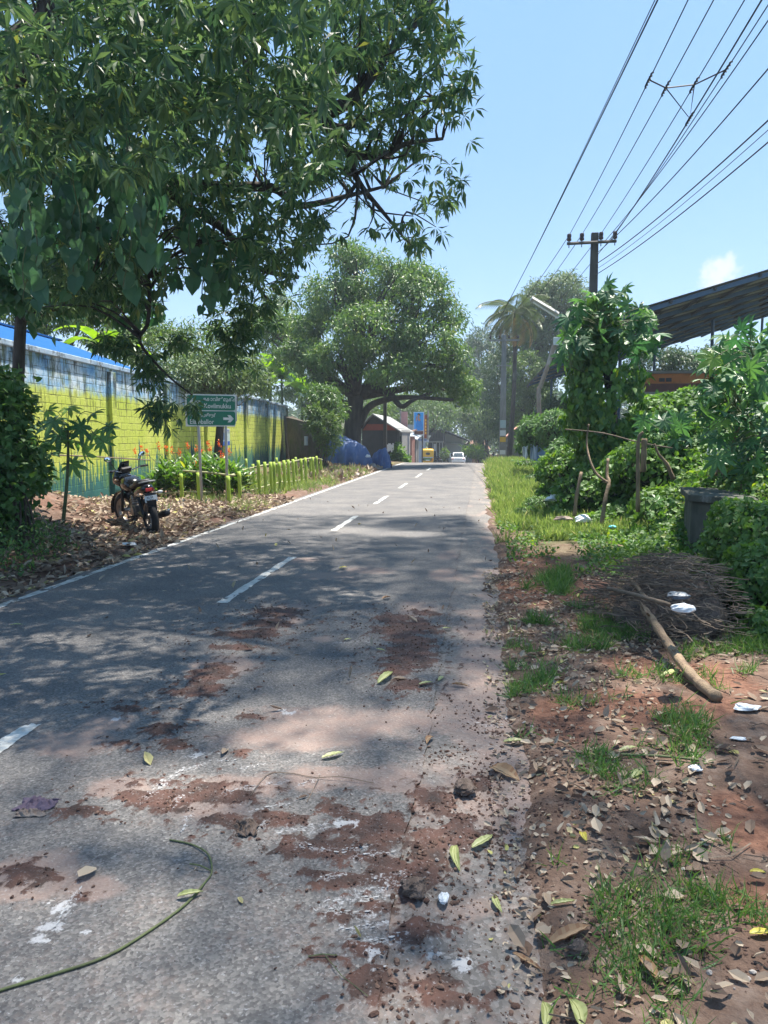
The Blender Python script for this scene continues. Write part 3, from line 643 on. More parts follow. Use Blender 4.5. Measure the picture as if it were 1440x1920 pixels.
# building with blue sheet roof behind the wall
br_ = thing('blue_roofed_building', 'low building with bright blue corrugated roof behind the painted wall', 'building', (WA[0], WA[1], 0), WROT)
rb = MB(); n_ = 46; L0, L1 = .2, 12.6
for i in range(n_):   # corrugated sheet, ribs down the slope
    x0 = lerp(L0, L1, i/n_); x1 = lerp(L0, L1, (i+1)/n_); xm = (x0+x1)/2; wv = .05
    for xa, za, xb, zb in ((x0, 0, xm, wv), (xm, wv, x1, 0)):
        rb.quad((xa, 1.0, 3.72+za), (xb, 1.0, 3.72+zb), (xb, 4.1, 4.85+zb), (xa, 4.1, 4.85+za))
        rb.quad((xa, 4.1, 4.85+za), (xb, 4.1, 4.85+zb), (xb, 7.2, 3.72+zb), (xa, 7.2, 3.72+za))
rb.build('roof', M['blueroof'], br_, local=True)
MB().box((6.4, 4.1, 1.8), (11.8, 5.6, 3.6)).build('wall', M['greywall'], br_, local=True)
MB().box((6.4, 1.03, 3.66), (12.3, .08, .08)).build('eave_beam', M['darkwall'], br_, local=True)
MB().box((6.4, 4.1, 4.90), (12.4, .34, .05)).build('ridge_cap', M['blueroof'], br_, local=True)
# ================================================================== TREES AND PLANTS
def inpoly(px, py, poly):
    c = np.zeros(len(px), bool); n = len(poly); j = n-1
    for i in range(n):
        xi, yi = poly[i]; xj, yj = poly[j]
        t = ((yi > py) != (yj > py)) & (px < (xj-xi)*(py-yi)/(yj-yi+1e-9)+xi); c ^= t; j = i
    return c
def Pv(px, py, Y):
    R = FW[None]*F+RT[None]*(px[:, None]-720)+UP[None]*(960-py[:, None]); return np.array([0, 0, H])+R*(Y/R[:, 1])[:, None]
def curve_pts(pts, n=4):
    pts = [np.array(p, float) for p in pts]; out = []
    for i in range(len(pts)-1):
        p0 = pts[max(i-1, 0)]; p1 = pts[i]; p2 = pts[i+1]; p3 = pts[min(i+2, len(pts)-1)]
        for k in range(n):
            t = k/n; out.append(.5*((2*p1)+(-p0+p2)*t+(2*p0-5*p1+4*p2-p3)*t*t+(-p0+3*p1-3*p2+p3)*t**3))
    out.append(pts[-1]); return out
def whorls(cent, nl=(7, 12), droop=.55):
    """mango-like tufts: leaves radiating from a twig tip and drooping"""
    pos = []; d = []; nr = []
    for c in cent:
        k = rnd.randint(*nl); tip = norm(rng.normal(size=3)+np.array([0, 0, -.1])); a = norm(np.cross(tip, [.3, .2, 1])); b = np.cross(tip, a); ph = rnd.random()*6
        for i in range(k):
            an = ph+i*2.4; v = norm(tip*.25+(a*math.cos(an)+b*math.sin(an))*rnd.uniform(.7, 1)+np.array([0, 0, -droop*rnd.uniform(.4, 1.5)]))
            pos.append(c+v*.02); d.append(v); nr.append(np.array([0, 0, 1.])+rng.normal(size=3)*.35)
    return np.array(pos), np.array(d), np.array(nr)
# ---- the near mango: trunk just left of the frame, limbs reaching over the road
mango = thing('mango_tree', 'big dark mango tree leaning its leafy limbs over the road at top left', 'tree', (-6.9, 7.6, terr1(-6.9, 7.6)))
limbs = []
def limb(pts, r0, r1, b): 
    c = curve_pts(pts, 5); rs = [lerp(r0, r1, i/(len(c)-1)) for i in range(len(c))]; b.tube(c, rs, 8); limbs.append(np.array(c)); return c
tb = MB(); limb([(-6.9, 7.6, mango.location.z-.2), (-6.95, 7.7, 2.2), (-6.8, 7.9, 4.0), (-6.5, 8.1, 5.2)], .34, .24, tb); tb.build('trunk', M['bark'], mango, smooth=True)
lb = [
 ([(-6.5, 8.1, 5.0), P(60, 260, 8.2), P(250, 190, 8.4), P(440, 185, 8.8), P(520, 215, 9), P(590, 216, 9.2), P(660, 185, 9.4), P(720, 110, 9.8), P(790, 30, 10.2), P(850, -60, 10.6)], .17, .03),
 ([P(590, 214, 9.2), P(630, 260, 9.3), P(660, 288, 9.4), P(720, 290, 9.6), P(760, 270, 9.8), P(830, 260, 10.2)], .085, .02),
 ([P(655, 285, 9.4), P(672, 340, 9.5), P(720, 400, 9.8), P(765, 455, 10)], .05, .012),
 ([(-6.5, 8.1, 5.1), P(90, 330, 8.8), P(240, 325, 9), P(300, 345, 9.3), P(345, 385, 9.6), P(420, 430, 10), P(480, 500, 10.3), P(560, 520, 10.6)], .12, .03),
 ([P(240, 325, 9.2), P(400, 350, 9.6), P(510, 352, 10), P(560, 385, 10.3), P(640, 370, 10.8), P(720, 350, 11.2)], .09, .02),
 ([P(345, 385, 9.6), P(345, 470, 9.4), P(390, 450, 9.6), P(440, 470, 9.8), P(500, 560, 10)], .05, .015),
 ([P(100, 340, 8.8), P(180, 420, 8.8), P(270, 500, 8.9), P(278, 600, 9), P(262, 640, 9), P(310, 700, 9), P(360, 740, 9)], .042, .009),
 ([(-6.6, 8.0, 5.0), P(70, 120, 8), P(85, -60, 8.2), P(140, -300, 8.4)], .12, .06),
 ([P(85, -60, 8.2), P(300, -160, 8), P(600, -260, 7.8), P(900, -400, 7.4)], .09, .03),
 ([P(440, 185, 8.8), P(500, 60, 9.4), P(560, -60, 10), P(640, -200, 10.5)], .08, .03),
 ([P(600, 214, 9.2), P(640, 120, 9.8), P(700, 60, 10.3)], .05, .015),
 ([(-6.7, 7.9, 4.6), (-5.6, 6.2, 6.6), (-3.6, 4.6, 7.8), (-1.2, 3.2, 8.6), (1.2, 1.6, 9.2)], .16, .05),
 ([(-6.7, 7.9, 4.4), (-6.0, 5.2, 6.8), (-4.0, 2.0, 8.2), (-2.0, -1.5, 9.0)], .14, .05),
 ([(-6.5, 8.0, 5.1), (-4.9, 10.5, 8.2), (-2.8, 12.2, 10.0), (-1.2, 13.6, 11.0)], .13, .04),
 ([P(590, 216, 9.2), P(640, 240, 9.5), P(700, 215, 9.8), P(800, 190, 10.2), P(870, 170, 10.6)], .06, .012)]
for pts, r0, r1 in lb:
    b = MB(); limb(pts, r0, r1, b); b.build('limb', M['bark_dark'], mango, smooth=True)
LP = np.concatenate(limbs)
CAN = [(-60, -120), (860, -120), (848, 20), (872, 90), (893, 140), (898, 200), (890, 285), (868, 310), (872, 350), (845, 400), (850, 430), (780, 470), (735, 430), (660, 440), (610, 440), (585, 480), (575, 540), (520, 575), (480, 610), (455, 640), (400, 600), (300, 580), (250, 620), (180, 600), (-60, 620)]
N = 6400; px = rng.uniform(-60, 900, N); py = rng.uniform(-120, 650, N); k = inpoly(px, py, CAN); px = px[k]; py = py[k]
Yd = np.where(rng.random(len(px)) < .4, rng.uniform(7.0, 9.2, len(px)), rng.uniform(8.6, 12.5, len(px)))+1.0*sstep(px, 500, 900)
near = (py < 330) & (px < 620) & (rng.random(len(px)) < .22); Yd = np.where(near, rng.uniform(4.6, 6.6, len(px)), Yd)
pts = Pv(px, py, Yd); 
den = fbm(px/75., py/75., 3, 13); den2 = fbm(pts[:, 0]*1.3+pts[:, 1]*.6, pts[:, 2]*1.3, 3, 17)
gap = .488+.055*sstep(py, 250, 620)+.035*sstep(px, 450, 900)-.06*(py < 230)
pts = pts[((den*.5+den2*.5) > gap-.015) & (pts[:, 2] > 3.2)]
# crown above and behind the frame, in the same tree (added unseen to shade the road)
n2 = 900; a = rng.uniform(-7.5, 3.4, n2); b_ = rng.uniform(-3.5, 17, n2); c_ = rng.uniform(7.2, 11.5, n2)
q = np.stack([a, b_, c_], 1); pr = (c_-H)/np.maximum(b_, .1); off = (b_ < 0) | (pr > .66) | ((a < -.9-.12*b_*0) & (pr > .25))
edge = (a+2.2)**2/5.6**2+(b_-6.5)**2/10.5**2 < 1
q = q[off & edge & (fbm(a*.9, b_*.9, 3, 19) > .40)]
allc = np.concatenate([pts, q])
# hanging sprays lower left in front of the wall
sp = []
for (x0, y0, n_, rx, ry) in [(300, 770, 26, 22, 26), (270, 690, 16, 26, 18), (232, 640, 18, 30, 20), (330, 640, 12, 30, 20), (365, 755, 8, 12, 12), (205, 640, 16, 26, 18), (290, 700, 10, 20, 24), (440, 655, 18, 26, 24), (440, 610, 30, 30, 30), (480, 590, 20, 26, 26)]:
    X = rng.normal(x0, rx*.6, n_); Y_ = rng.normal(y0, ry*.6, n_); sp.append(Pv(X, Y_, rng.uniform(8.8, 9.6, n_)))
allc = np.concatenate([allc]+sp)
p_, d_, n_ = whorls(allc)
Lf = rng.uniform(.11, .20, len(p_))
tint = rng.random(len(p_))**1.25
scatter('crown', T_LANCE, p_, d_, n_, Lf, Lf*.26, M['mango'], mango, tint=tint)
# added shade canopy, unseen above the frame, laid out by where its shadows fall
n3 = 120000; XS = rng.uniform(-8.5, 5.5, n3); YS_ = rng.uniform(-3, 16.5, n3); Z_ = rng.uniform(19.5, 23.0, n3)   # XS, YS_: where each leaf's shadow falls
wl_ = fbm(XS*.8, YS_*.8, 4, 23)
cov = .38+.36*sstep(YS_, 4.3, 5.4); lim = 15.6-5.6*sstep(XS, -.4, .9)+1.6*(wl_-.5); lim = lim-3.2*sstep(XS, 2.0, 3.0); cov = cov*(1-sstep(YS_, lim-.6, lim))*(1-.85*sstep(-XS-.35*(15-YS_)*0, 5.0, 6.2)*sstep(YS_, 8, 10)); cov = cov*sstep(wl_, .30, .40)*(1-.55*sstep(-XS, 1.2, 2.4)*sstep(YS_, 3.5, 5))
k = rng.random(n3) < cov; hp = np.stack([XS+SD[0]/SD[2]*Z_, YS_+SD[1]/SD[2]*Z_, Z_], 1)[k]; n3 = len(hp)
scatter('shade_canopy', T_LANCE, hp, rdir(n3, -.2)*[1, 1, .5], rng.normal(size=(n3, 3))*.4+[0, 0, 1], rng.uniform(.16, .24, n3), .075, M['mango'], mango)
b = MB()
for e in [(-3, 6, 20), (2, 9, 20.5), (6, 12, 21), (3, 3, 20), (-2, 14, 20.5)]: b.tube(curve_pts([(-6.9, 7.2, 4.5), (-7.2, 6.5, 10), lerp(np.array([-7., 6.5, 15]), np.array(e, float), .4), e], 5), [lerp(.22, .05, i/15) for i in range(16)], 7)
b.build('shade_limbs', M['bark_dark'], mango, smooth=True)  # limbs added to carry the unseen shade canopy
# twigs joining the tufts to the limbs
tw = MB()
sel = rng.permutation(len(pts))[:520]
for i in sel:
    c = pts[i]; dd = np.linalg.norm(LP-c, axis=1); j = int(np.argmin(dd)); L = dd[j]
    if L > 2.4 or L < .1: continue
    e = LP[j]; mid = (c+e)/2+rng.normal(size=3)*.10*L+np.array([0, 0, .12*L])
    tw.tube(curve_pts([e, mid, c], 3), [.022*min(L, 1)+.006, .018, .014, .011, .009, .007, .005], 4, cap=False)
tw.build('twigs', M['bark_dark'], mango)
# hanging dead twigs at the crown's right edge
# ---- heart-leaved climber hanging at left
hv = thing('climbing_vine', 'dark climbing vine of big heart-shaped leaves hanging at the left below the mango crown', 'vine', (-5.6, 6.8, terr1(-5.6, 6.8)))
pos = []; strands = MB()
for i in range(34):
    x = rnd.uniform(-20, 300) if i < 24 else rnd.uniform(300, 480); y0 = rnd.uniform(180, 380) if x < 300 else rnd.uniform(380, 500); L = rnd.uniform(120, 280) if x < 300 else rnd.uniform(70, 130)
    if y0+L > 590: L = 590-y0
    Y0 = rnd.uniform(5.8, 7.2) if x < 300 else rnd.uniform(7.2, 8.2); m_ = int(L/15); line = []
    for k in range(m_):
        c = P(x+14*math.sin(k*.7+i)+rnd.uniform(-16, 16), y0+k*15, Y0+.1*math.sin(k)); line.append(P(x+8*math.sin(k*.5+i), y0+k*15, Y0)); pos.append(c)
    if len(line) > 2: strands.tube(line, .006, 4, cap=False)
pos = np.array(pos); n = len(pos); d = np.stack([rng.normal(0, .30, n), rng.normal(0, .25, n), -np.ones(n)], 1); nr = np.stack([rng.normal(0, .55, n), -np.ones(n), rng.normal(.35, .4, n)], 1)
Lh = rng.uniform(.10, .20, n); scatter('foliage', T_HEART, pos, d, nr, Lh, Lh*.92, M['heart'], hv); strands.build('stems', M['vinestem'], hv)
# ---- generic tree
def cluster_leaves(blobs, nclus, per, cr, shell=.55):
    """blobs [(c,(rx,ry,rz))]; clusters on/in the shells, leaves in each cluster"""
    P_ = []; O = []
    vol = np.array([b[1][0]*b[1][1]+b[1][2]*b[1][0] for b in blobs]); vol = vol/vol.sum()
    for (c, r), v in zip(blobs, vol):
        m_ = max(3, int(nclus*v)); dr = rdir(m_, .15); rr = rng.uniform(shell, 1.0, (m_, 1))**.6
        cc = np.array(c)+dr*rr*np.array(r)
        k = per; o = rng.normal(size=(m_, k, 3)); o = o/np.linalg.norm(o, axis=2, keepdims=True)*rng.random((m_, k, 1))**.45
        s = cr*rng.uniform(.6, 1.3, (m_, 1, 1)); P_.append((cc[:, None]+o*s*np.array([1, 1, .75])).reshape(-1, 3)); O.append((o*.7+dr[:, None]*.5).reshape(-1, 3))
    return np.concatenate(P_), np.concatenate(O)
def tree(name, label, base, blobs, trunk_r, nclus, per, cr, leafL, mat, lean=(0, 0), group=None, bark='bark_dark', split=.35, wid=.34, limbs_=None, cat='tree', droop=-.6, hollow=.55, ttop=None):
    base = np.array(base, float); t = thing(name, label, cat, base, group=group)
    top = np.mean([b[0] for b in blobs], 0); hz = lerp(base[2], top[2], split); sp_ = np.array([lerp(base[0], top[0], split)+lean[0], lerp(base[1], top[1], split), hz])
    if ttop is not None: sp_ = np.array(ttop)
    b = MB(); c = curve_pts([base-np.array([0, 0, .3]), lerp(base, sp_, .5)+np.array([lean[0]*.5, 0, 0]), sp_], 4); b.tube(c, [trunk_r*(1.45 if i == 0 else lerp(1.15, .8, i/len(c))) for i in range(len(c))], 10); b.build('trunk', M[bark], t, smooth=True)
    lm = MB()
    for (bc, brd) in blobs:
        bc = np.array(bc); mid = lerp(sp_, bc, .5)+rng.normal(size=3)*.12*np.linalg.norm(bc-sp_)+np.array([0, 0, .05*np.linalg.norm(bc-sp_)])
        c = curve_pts([sp_-np.array([0, 0, .2]), mid, bc], 4); lm.tube(c, [trunk_r*lerp(.55, .12, i/(len(c)-1)) for i in range(len(c))], 6)
        for _ in range(4):
            e = bc+rdir(1)[0]*np.array(brd)*.8; lm.tube(curve_pts([mid, lerp(mid, e, .55)+rng.normal(size=3)*.25, e], 3), [trunk_r*v for v in (.25, .2, .17, .13, .1, .07, .04)], 5, cap=False)
    for pts_, r0 in (limbs_ or []):
        c = curve_pts(pts_, 5); lm.tube(c, [lerp(r0, r0*.35, i/(len(c)-1)) for i in range(len(c))], 8)
    lm.build('limbs', M[bark], t, smooth=True)
    P_, O = cluster_leaves(blobs, nclus, per, cr, hollow); n = len(P_)
    d = norm(O*.6+rng.normal(size=(n, 3))*.6+np.array([0, 0, droop])); nr = O*.5+rng.normal(size=(n, 3))*.5+np.array([0, 0, .6])
    L = leafL*rng.uniform(.7, 1.3, n); cl = np.repeat(rng.random(max(1, n//per)), per)[:n]; cl = np.pad(cl, (0, n-len(cl)), constant_values=.5)
    scatter('crown', T_LANCE, P_, d, nr, L, L*wid, mat, t, tint=np.clip(cl*.55+rng.random(n)*.45, 0, 1)); return t
def B(px, py, Y, rpx, rpy, ry=None):
    c = P(px, py, Y); s = Y/F; return (c, (rpx*s, ry if ry else (rpx+rpy)*.5*s, rpy*s))
# second big mango beside the tarpaulins
Yb = 41; bz = float(road_z(Yb))
big = [B(690, 525, Yb, 60, 50, 2.6), B(625, 560, Yb, 55, 45, 2.6), B(790, 555, Yb-1, 55, 42, 2.6), B(845, 590, Yb, 28, 30, 1.6), B(560, 610, Yb+1, 60, 30, 2.2), B(700, 620, Yb-2, 75, 42, 3.2), B(800, 640, Yb-2, 55, 35, 2.6), B(640, 670, Yb-2, 60, 34, 2.6), B(560, 665, Yb, 45, 30, 2.2), B(855, 675, Yb-1, 25, 25, 1.6), B(740, 695, Yb-3, 50, 26, 2), B(820, 715, Yb, 55, 22, 2.2), B(650, 478, Yb, 32, 26, 1.6), B(765, 520, Yb, 42, 24, 1.8), B(505, 620, Yb+2, 35, 26, 1.6), B(870, 735, Yb+1, 30, 22, 1.8), B(610, 720, Yb-1, 35, 18, 1.6)]
tree('mango_tree', 'large round-crowned mango tree rising behind the blue tarpaulins', (P(655, 830, Yb)[0], Yb, bz+.1), big, .50, 900, 54, .62, .25, M['mango_far'], split=.30, bark='bark_dark', hollow=.45, ttop=P(668, 738, Yb),
     limbs_=[([P(672, 800, Yb), P(690, 765, Yb), P(722, 750, Yb-1), P(770, 745, Yb-1.5), P(850, 750, Yb-1)], .24), ([P(690, 730, Yb), P(730, 738, Yb-1), P(752, 762, Yb-1.5), P(775, 750, Yb-1.5), P(810, 735, Yb-1)], .2), ([P(655, 760, Yb), P(620, 745, Yb), P(590, 740, Yb)], .2), ([P(660, 770, Yb), P(700, 720, Yb), P(722, 722, Yb), P(760, 700, Yb)], .18)])
# small tree and bush in front of the dark laterite wall
tree('creeper_covered_tree', 'small thin-trunked tree wrapped in creeper at the end of the bamboo fence', (P(590, 868, 33)[0], 33, .05), [B(612, 745, 33, 26, 18, .8), B(595, 735, 33, 22, 14, .7), B(628, 765, 33, 20, 20, .7), B(604, 785, 33, 14, 16, .5)], .10, 90, 36, .32, .18, M['mango_far'], split=.8)
def bush(name, label, base, blobs, nclus, per, cr, leafL, mat, tmpl=T_LANCE, wid=.4, cat='bush', group=None, stems=True, droop=-.2):
    t = thing(name, label, cat, base, group=group)
    P_, O = cluster_leaves(blobs, nclus, per, cr, .5); n = len(P_)
    d = norm(O*.7+rng.normal(size=(n, 3))*.6+np.array([0, 0, droop])); nr = O*.6+rng.normal(size=(n, 3))*.45+np.array([0, 0, .7]); L = leafL*rng.uniform(.65, 1.35, n)
    cl = np.repeat(rng.random(n//per+1), per)[:n]
    scatter('foliage', tmpl, P_, d, nr, L, L*wid, mat, t, tint=np.clip(cl*.5+rng.random(n)*.5, 0, 1))
    if stems:
        s = MB()
        for bc, br2 in blobs:
            for _ in range(4):
                e = np.array(bc)+rdir(1)[0]*np.array(br2)*.7; b0 = np.array(base, float)+np.append(rng.normal(size=2)*.12, -.05)
                s.tube(curve_pts([b0, lerp(b0, e, .5)+rng.normal(size=3)*.1, e], 3), [.025, .022, .018, .015, .012, .01, .006], 5, cap=False)
        s.build('stems', M['twig'], t)
    return t
bush('mango_shrub', 'young shrub with drooping narrow leaves beside the larger blue tarpaulin', (P(610, 860, 32)[0], 32, .1), [B(608, 800, 32, 28, 26, .7), B(618, 830, 32, 20, 18, .5), B(590, 775, 32, 16, 16, .5)], 90, 30, .25, .22, M['tree_green'], wid=.22, droop=-.5)
# greenery behind the painted wall
def WP(px, py, Y): return P(px, py, Y)
bh = [('bushy tree with fine grey-green leaves over the wall behind the green road sign', (400, 690, 27), [B(400, 700, 27, 55, 40, 1.5), B(445, 690, 28, 40, 36, 1.5), B(478, 715, 31, 26, 26, 1.1), B(350, 700, 26, 45, 35, 1.3)], 'tree_grey'),
      ('leafy light green tree above the far end of the blue roof', (300, 660, 30), [B(300, 650, 30, 60, 45, 2), B(240, 640, 31, 50, 45, 2), B(380, 645, 32, 60, 45, 2), B(180, 610, 32, 50, 40, 2)], 'tree_green'),
      ('dark bushy tree behind the blue roofed building', (90, 560, 26), [B(90, 570, 27, 60, 45, 2), B(20, 600, 26, 50, 60, 2), B(150, 575, 30, 40, 30, 2)], 'tree_green')]
for lab, c, bl, mt in bh:
    p = P(*c); tree('garden_tree', lab, (p[0], p[1], 0), bl, .16, 260, 34, .45, .20, M[mt], group='trees behind the painted wall', split=.6)
# banana plants
def banana(label, base, h, n, L, seed, spread=1.0):
    r = random.Random(seed); t = thing('banana_plant', label, 'banana plant', base, group='banana plants behind the painted wall')
    b = MB(); b0 = np.array(base, float); top = b0+np.array([0, 0, h]); b.tube([b0-[0, 0, .1], lerp(b0, top, .5), top], [.13, .11, .07], 8); b.build('stem', M['vinestem'], t, smooth=True)
    for i in range(n):
        az = i*2.4+r.random(); el = r.uniform(.5, 1.25); LL = L*r.uniform(.8, 1.15); V = []; rows = 11; hd = np.array([math.cos(az), math.sin(az), 0]); sd = np.array([-math.sin(az), math.cos(az), 0])
        p = top.copy(); a = el
        mb = MB(); mids = []
        for k in range(rows):
            mids.append((p.copy(), a)); p = p+(hd*math.cos(a)+np.array([0, 0, math.sin(a)]))*LL/(rows-1); a -= .16*spread
        for k, (m_, a_) in enumerate(mids):
            u = k/(rows-1); w_ = .30*L*.5*(math.sin(math.pi*min(1, .12+u*.88))**.6)*(0 if k == rows-1 else 1)+.01; upv = -hd*math.sin(a_)+np.array([0, 0, math.cos(a_)])
            tear = r.uniform(-.03, .03)
            V += [m_+sd*w_+upv*(.12*w_+tear), m_-upv*.02, m_-sd*w_+upv*(.12*w_-tear)]
        Fs = []
        for k in range(rows-1):
            q = 3*k; Fs += [(q, q+1, q+4, q+3), (q+1, q+2, q+5, q+4)]
        mb.add(V, Fs); mb.build('leaf', M['banana'], t, tint=[r.random() for _ in Fs], smooth=True)
for lab, px_, py_, Y_, h, n, L, sd in [('banana plant with broad torn leaves above the far end of the painted wall', 528, 700, 51, 5.6, 10, 3.3, 1), ('taller banana plant left of the other one, leaves rising steeply over the wall', 505, 680, 46, 5.6, 9, 3.0, 2),
                                    ('banana plant with drooping leaf tips in the gap beside the dark wall', 566, 740, 50, 4.4, 9, 3.0, 3), ('banana plant peeping over the middle of the blue roof', 195, 600, 26, 4.8, 8, 2.0, 4)]:
    p = P(px_, py_, Y_); banana(lab, (p[0], p[1], -.05), h, n, L, sd)
# far trees round the bend
def fartree(label, px_, Y_, blobs, mt, r=.35, nclus=320, per=34, cr=.9, leaf=.4, g='trees beyond the bend'):
    x = P(px_, 816, Y_)[0]; return tree('tree', label, (x, Y_, float(road_z(Y_))), blobs, r, nclus, per, cr, leaf, M[mt], group=g, split=.45)
fartree('dark tree closing the road over the white car', 905, 98, [B(905, 680, 98, 40, 45, 3), B(880, 720, 98, 40, 40, 3), B(930, 730, 97, 35, 50, 3), B(900, 640, 100, 30, 26, 2.5), B(850, 750, 99, 40, 22, 3)], 'tree_dark', .5, 420)
fartree('brownish green tree right of the white car with a bare leaning trunk', 918, 92, [B(900, 800, 92, 22, 24, 2), B(930, 790, 92, 25, 35, 2.5), B(885, 775, 93, 20, 18, 2)], 'tree_green', .25, 240)
fartree('tall grey green tree behind the coconut palm', 1010, 68, [B(1010, 570, 68, 32, 36, 3), B(1055, 548, 68, 34, 32, 3), B(1090, 590, 68, 34, 44, 3), B(1000, 640, 68, 28, 40, 2.5), B(1045, 640, 68, 40, 46, 3)], 'tree_grey', .4, 520, 40, .8, .32, 'trees behind the right verge')
fartree('lighter green tree between the two right-hand power poles', 1000, 64, [B(985, 700, 64, 28, 40, 2), B(1005, 750, 64, 28, 45, 2), B(970, 760, 64, 20, 36, 2), B(1020, 700, 66, 24, 36, 2)], 'tree_green', .28, 420, 36, .6, .26, 'trees behind the right verge')
fartree('dark shady tree behind the far power pole', 945, 70, [B(935, 770, 70, 30, 45, 2.5), B(965, 800, 68, 30, 40, 2.5), B(990, 820, 66, 35, 30, 2.5), B(940, 700, 70, 35, 45, 2.5), B(965, 650, 70, 25, 30, 2)], 'tree_dark', .3, 380, 36, .8, .3, 'trees behind the right verge')
fartree('low dark tree under the canopy roof behind the rusty pole', 1060, 50, [B(1050, 790, 50, 40, 45, 2), B(1090, 800, 49, 40, 60, 2), B(1030, 840, 48, 40, 25, 2)], 'tree_dark', .25, 260, 34, .6, .28, 'trees behind the right verge')
fartree('sunlit yellow green tree above the shops', 780, 92, [B(770, 770, 92, 45, 26, 3), B(820, 780, 90, 35, 26, 3), B(720, 760, 92, 45, 30, 3), B(850, 700, 105, 50, 40, 4), B(810, 745, 95, 40, 25, 3)], 'tree_green', .35, 420)
fartree('bright green tree behind the dark gabled house', 600, 70, [B(480, 620, 72, 50, 45, 3), B(540, 590, 72, 50, 40, 3), B(560, 660, 72, 50, 40, 3), B(590, 730, 70, 60, 40, 3), B(700, 770, 70, 40, 25, 3), B(650, 760, 72, 40, 30, 3), B(520, 700, 72, 50, 45, 3)], 'tree_green', .35, 380)
fartree('dark tree seen under the near edge of the canopy roof', 1225, 66, [B(1225, 680, 66, 45, 28, 2.5), B(1290, 690, 66, 45, 28, 2.5), B(1350, 680, 68, 50, 30, 2.5)], 'tree_dark', .3, 300, 34, .8, .32, 'trees behind the right verge')
# distant wood mass beyond everything
P_ = []; 
for i in range(90):
    x = rnd.uniform(-90, 70); y_ = rnd.uniform(125, 160); P_.append(((x, y_, rnd.uniform(1, 7)), (5, 4, 4.5)))
pp, oo = cluster_leaves(P_, 2200, 12, 1.6, .6); n = len(pp)
o = scatter('woodland', T_LANCE, pp, rdir(n, -.3), rng.normal(size=(n, 3))+[0, 0, .8], 1.3*rng.uniform(.6, 1.3, n), .6, M['tree_dark'])
kind(o, 'stuff')
# coconut palm
def palm(label, base, h, n, L, seed):
    r = random.Random(seed); t = thing('coconut_palm', label, 'palm', base); b0 = np.array(base, float); top = b0+np.array([.3, 0, h])
    MB().tube(curve_pts([b0-[0, 0, .2], lerp(b0, top, .5)+[.15, 0, 0], top], 4), [.2]*3+[.15]*6, 9).build('trunk', M['bark'], t, smooth=True)
    for i in range(n):
        az = i*2.399; el = lerp(1.3, -.5, (i+.5)/n); LL = L*r.uniform(.85, 1.1); p = top.copy(); a = el; pos = []; dd = []; nn = []; ra = []
        hd = np.array([math.cos(az), math.sin(az), 0]); sd = np.array([-math.sin(az), math.cos(az), 0])
        for k in range(22):
            fd = hd*math.cos(a)+np.array([0, 0, math.sin(a)]); ra.append(p.copy()); p = p+fd*LL/22; a -= .075
            if k > 2:
                for s_ in (-1, 1): pos.append(p.copy()); dd.append(sd*s_*.9+fd*.45+np.array([0, 0, -.45])); nn.append(np.cross(fd, sd*s_)*s_+rng.normal(size=3)*.1)
        u = np.repeat(np.linspace(.2, 1, 19), 2); Ll = .95*np.sin(np.pi*(.12+u*.8))+.1
        fr = scatter('frond', T_LANCE, np.array(pos), np.array(dd), np.array(nn), Ll, .07, M['coconut'], t, tint=np.full(len(pos), 1.0 if el < -.25 else r.uniform(.1, .8)))
        MB().tube(ra, .03, 4).build('rachis', M['vinestem'], fr)
x = P(958, 600, 68); palm('coconut palm with ragged fronds rising behind the far power pole', (P(958, 600, 55)[0], 55, float(road_z(55))), 10.6, 24, 2.9, 5)
# ---- left foreground plants
hb = [B(-5, 770, 9, 50, 45, .6), B(15, 840, 9, 50, 45, .6), B(-10, 900, 8.8, 55, 50, .6), B(35, 900, 9.4, 35, 40, .5), B(-30, 960, 8.6, 50, 40, .6), B(40, 955, 9.2, 20, 18, .3), B(0, 720, 9.4, 30, 20, .4)]
bush('wild_shrub', 'dense shrub with heart-shaped leaves at the left edge under the mango', (P(20, 960, 9)[0], 9, terr1(P(20, 960, 9)[0], 9)), hb, 330, 16, .22, .085, M['creeper_dark'], T_HEART, .9)
tree('slender_tree', 'slim grey trunk rising out of the shrub at the left edge', (P(20, 900, 11)[0], 11, terr1(P(20, 900, 11)[0], 11)), [B(60, 540, 11, 90, 50, 1.2), B(150, 500, 11, 90, 50, 1.2), B(-20, 480, 11, 70, 60, 1.2), B(230, 560, 11, 50, 30, .8)], .10, 130, 16, .4, .20, M['heart'], split=.78, bark='bark', wid=.7, ttop=P(40, 575, 11))
def palm_leaves(name, cent, L, mat, parent, facing=(0, -.5, .8), petiole_from=None, jit=.5):
    cent = np.array(cent); n = len(cent); Ls = L*rng.uniform(.65, 1.2, n)
    out = np.array(facing)+rng.normal(size=(n, 3))*jit; d = rng.normal(size=(n, 3))+np.array([0, -.25, -.75])
    o = scatter(name, T_PALM, cent, d, out, Ls*.55, Ls*.55, mat, parent, tint=rng.random(n)**1.5)
    return o
pl = thing('papaya_plant', 'young plant with lobed palmate leaves standing on the rubble bank left of the motorcycle', 'plant', gz(115, 952, .3))
b0 = origin(pl); tp = P(128, 795, b0[1]); MB().tube(curve_pts([b0-[0, 0, .1], lerp(b0, tp, .5)+[.04, 0, 0], tp], 4), [.035, .032, .03, .028, .026, .024, .02, .018, .015], 7).build('stem', M['vinestem'], pl)
cs = []; pt = MB()
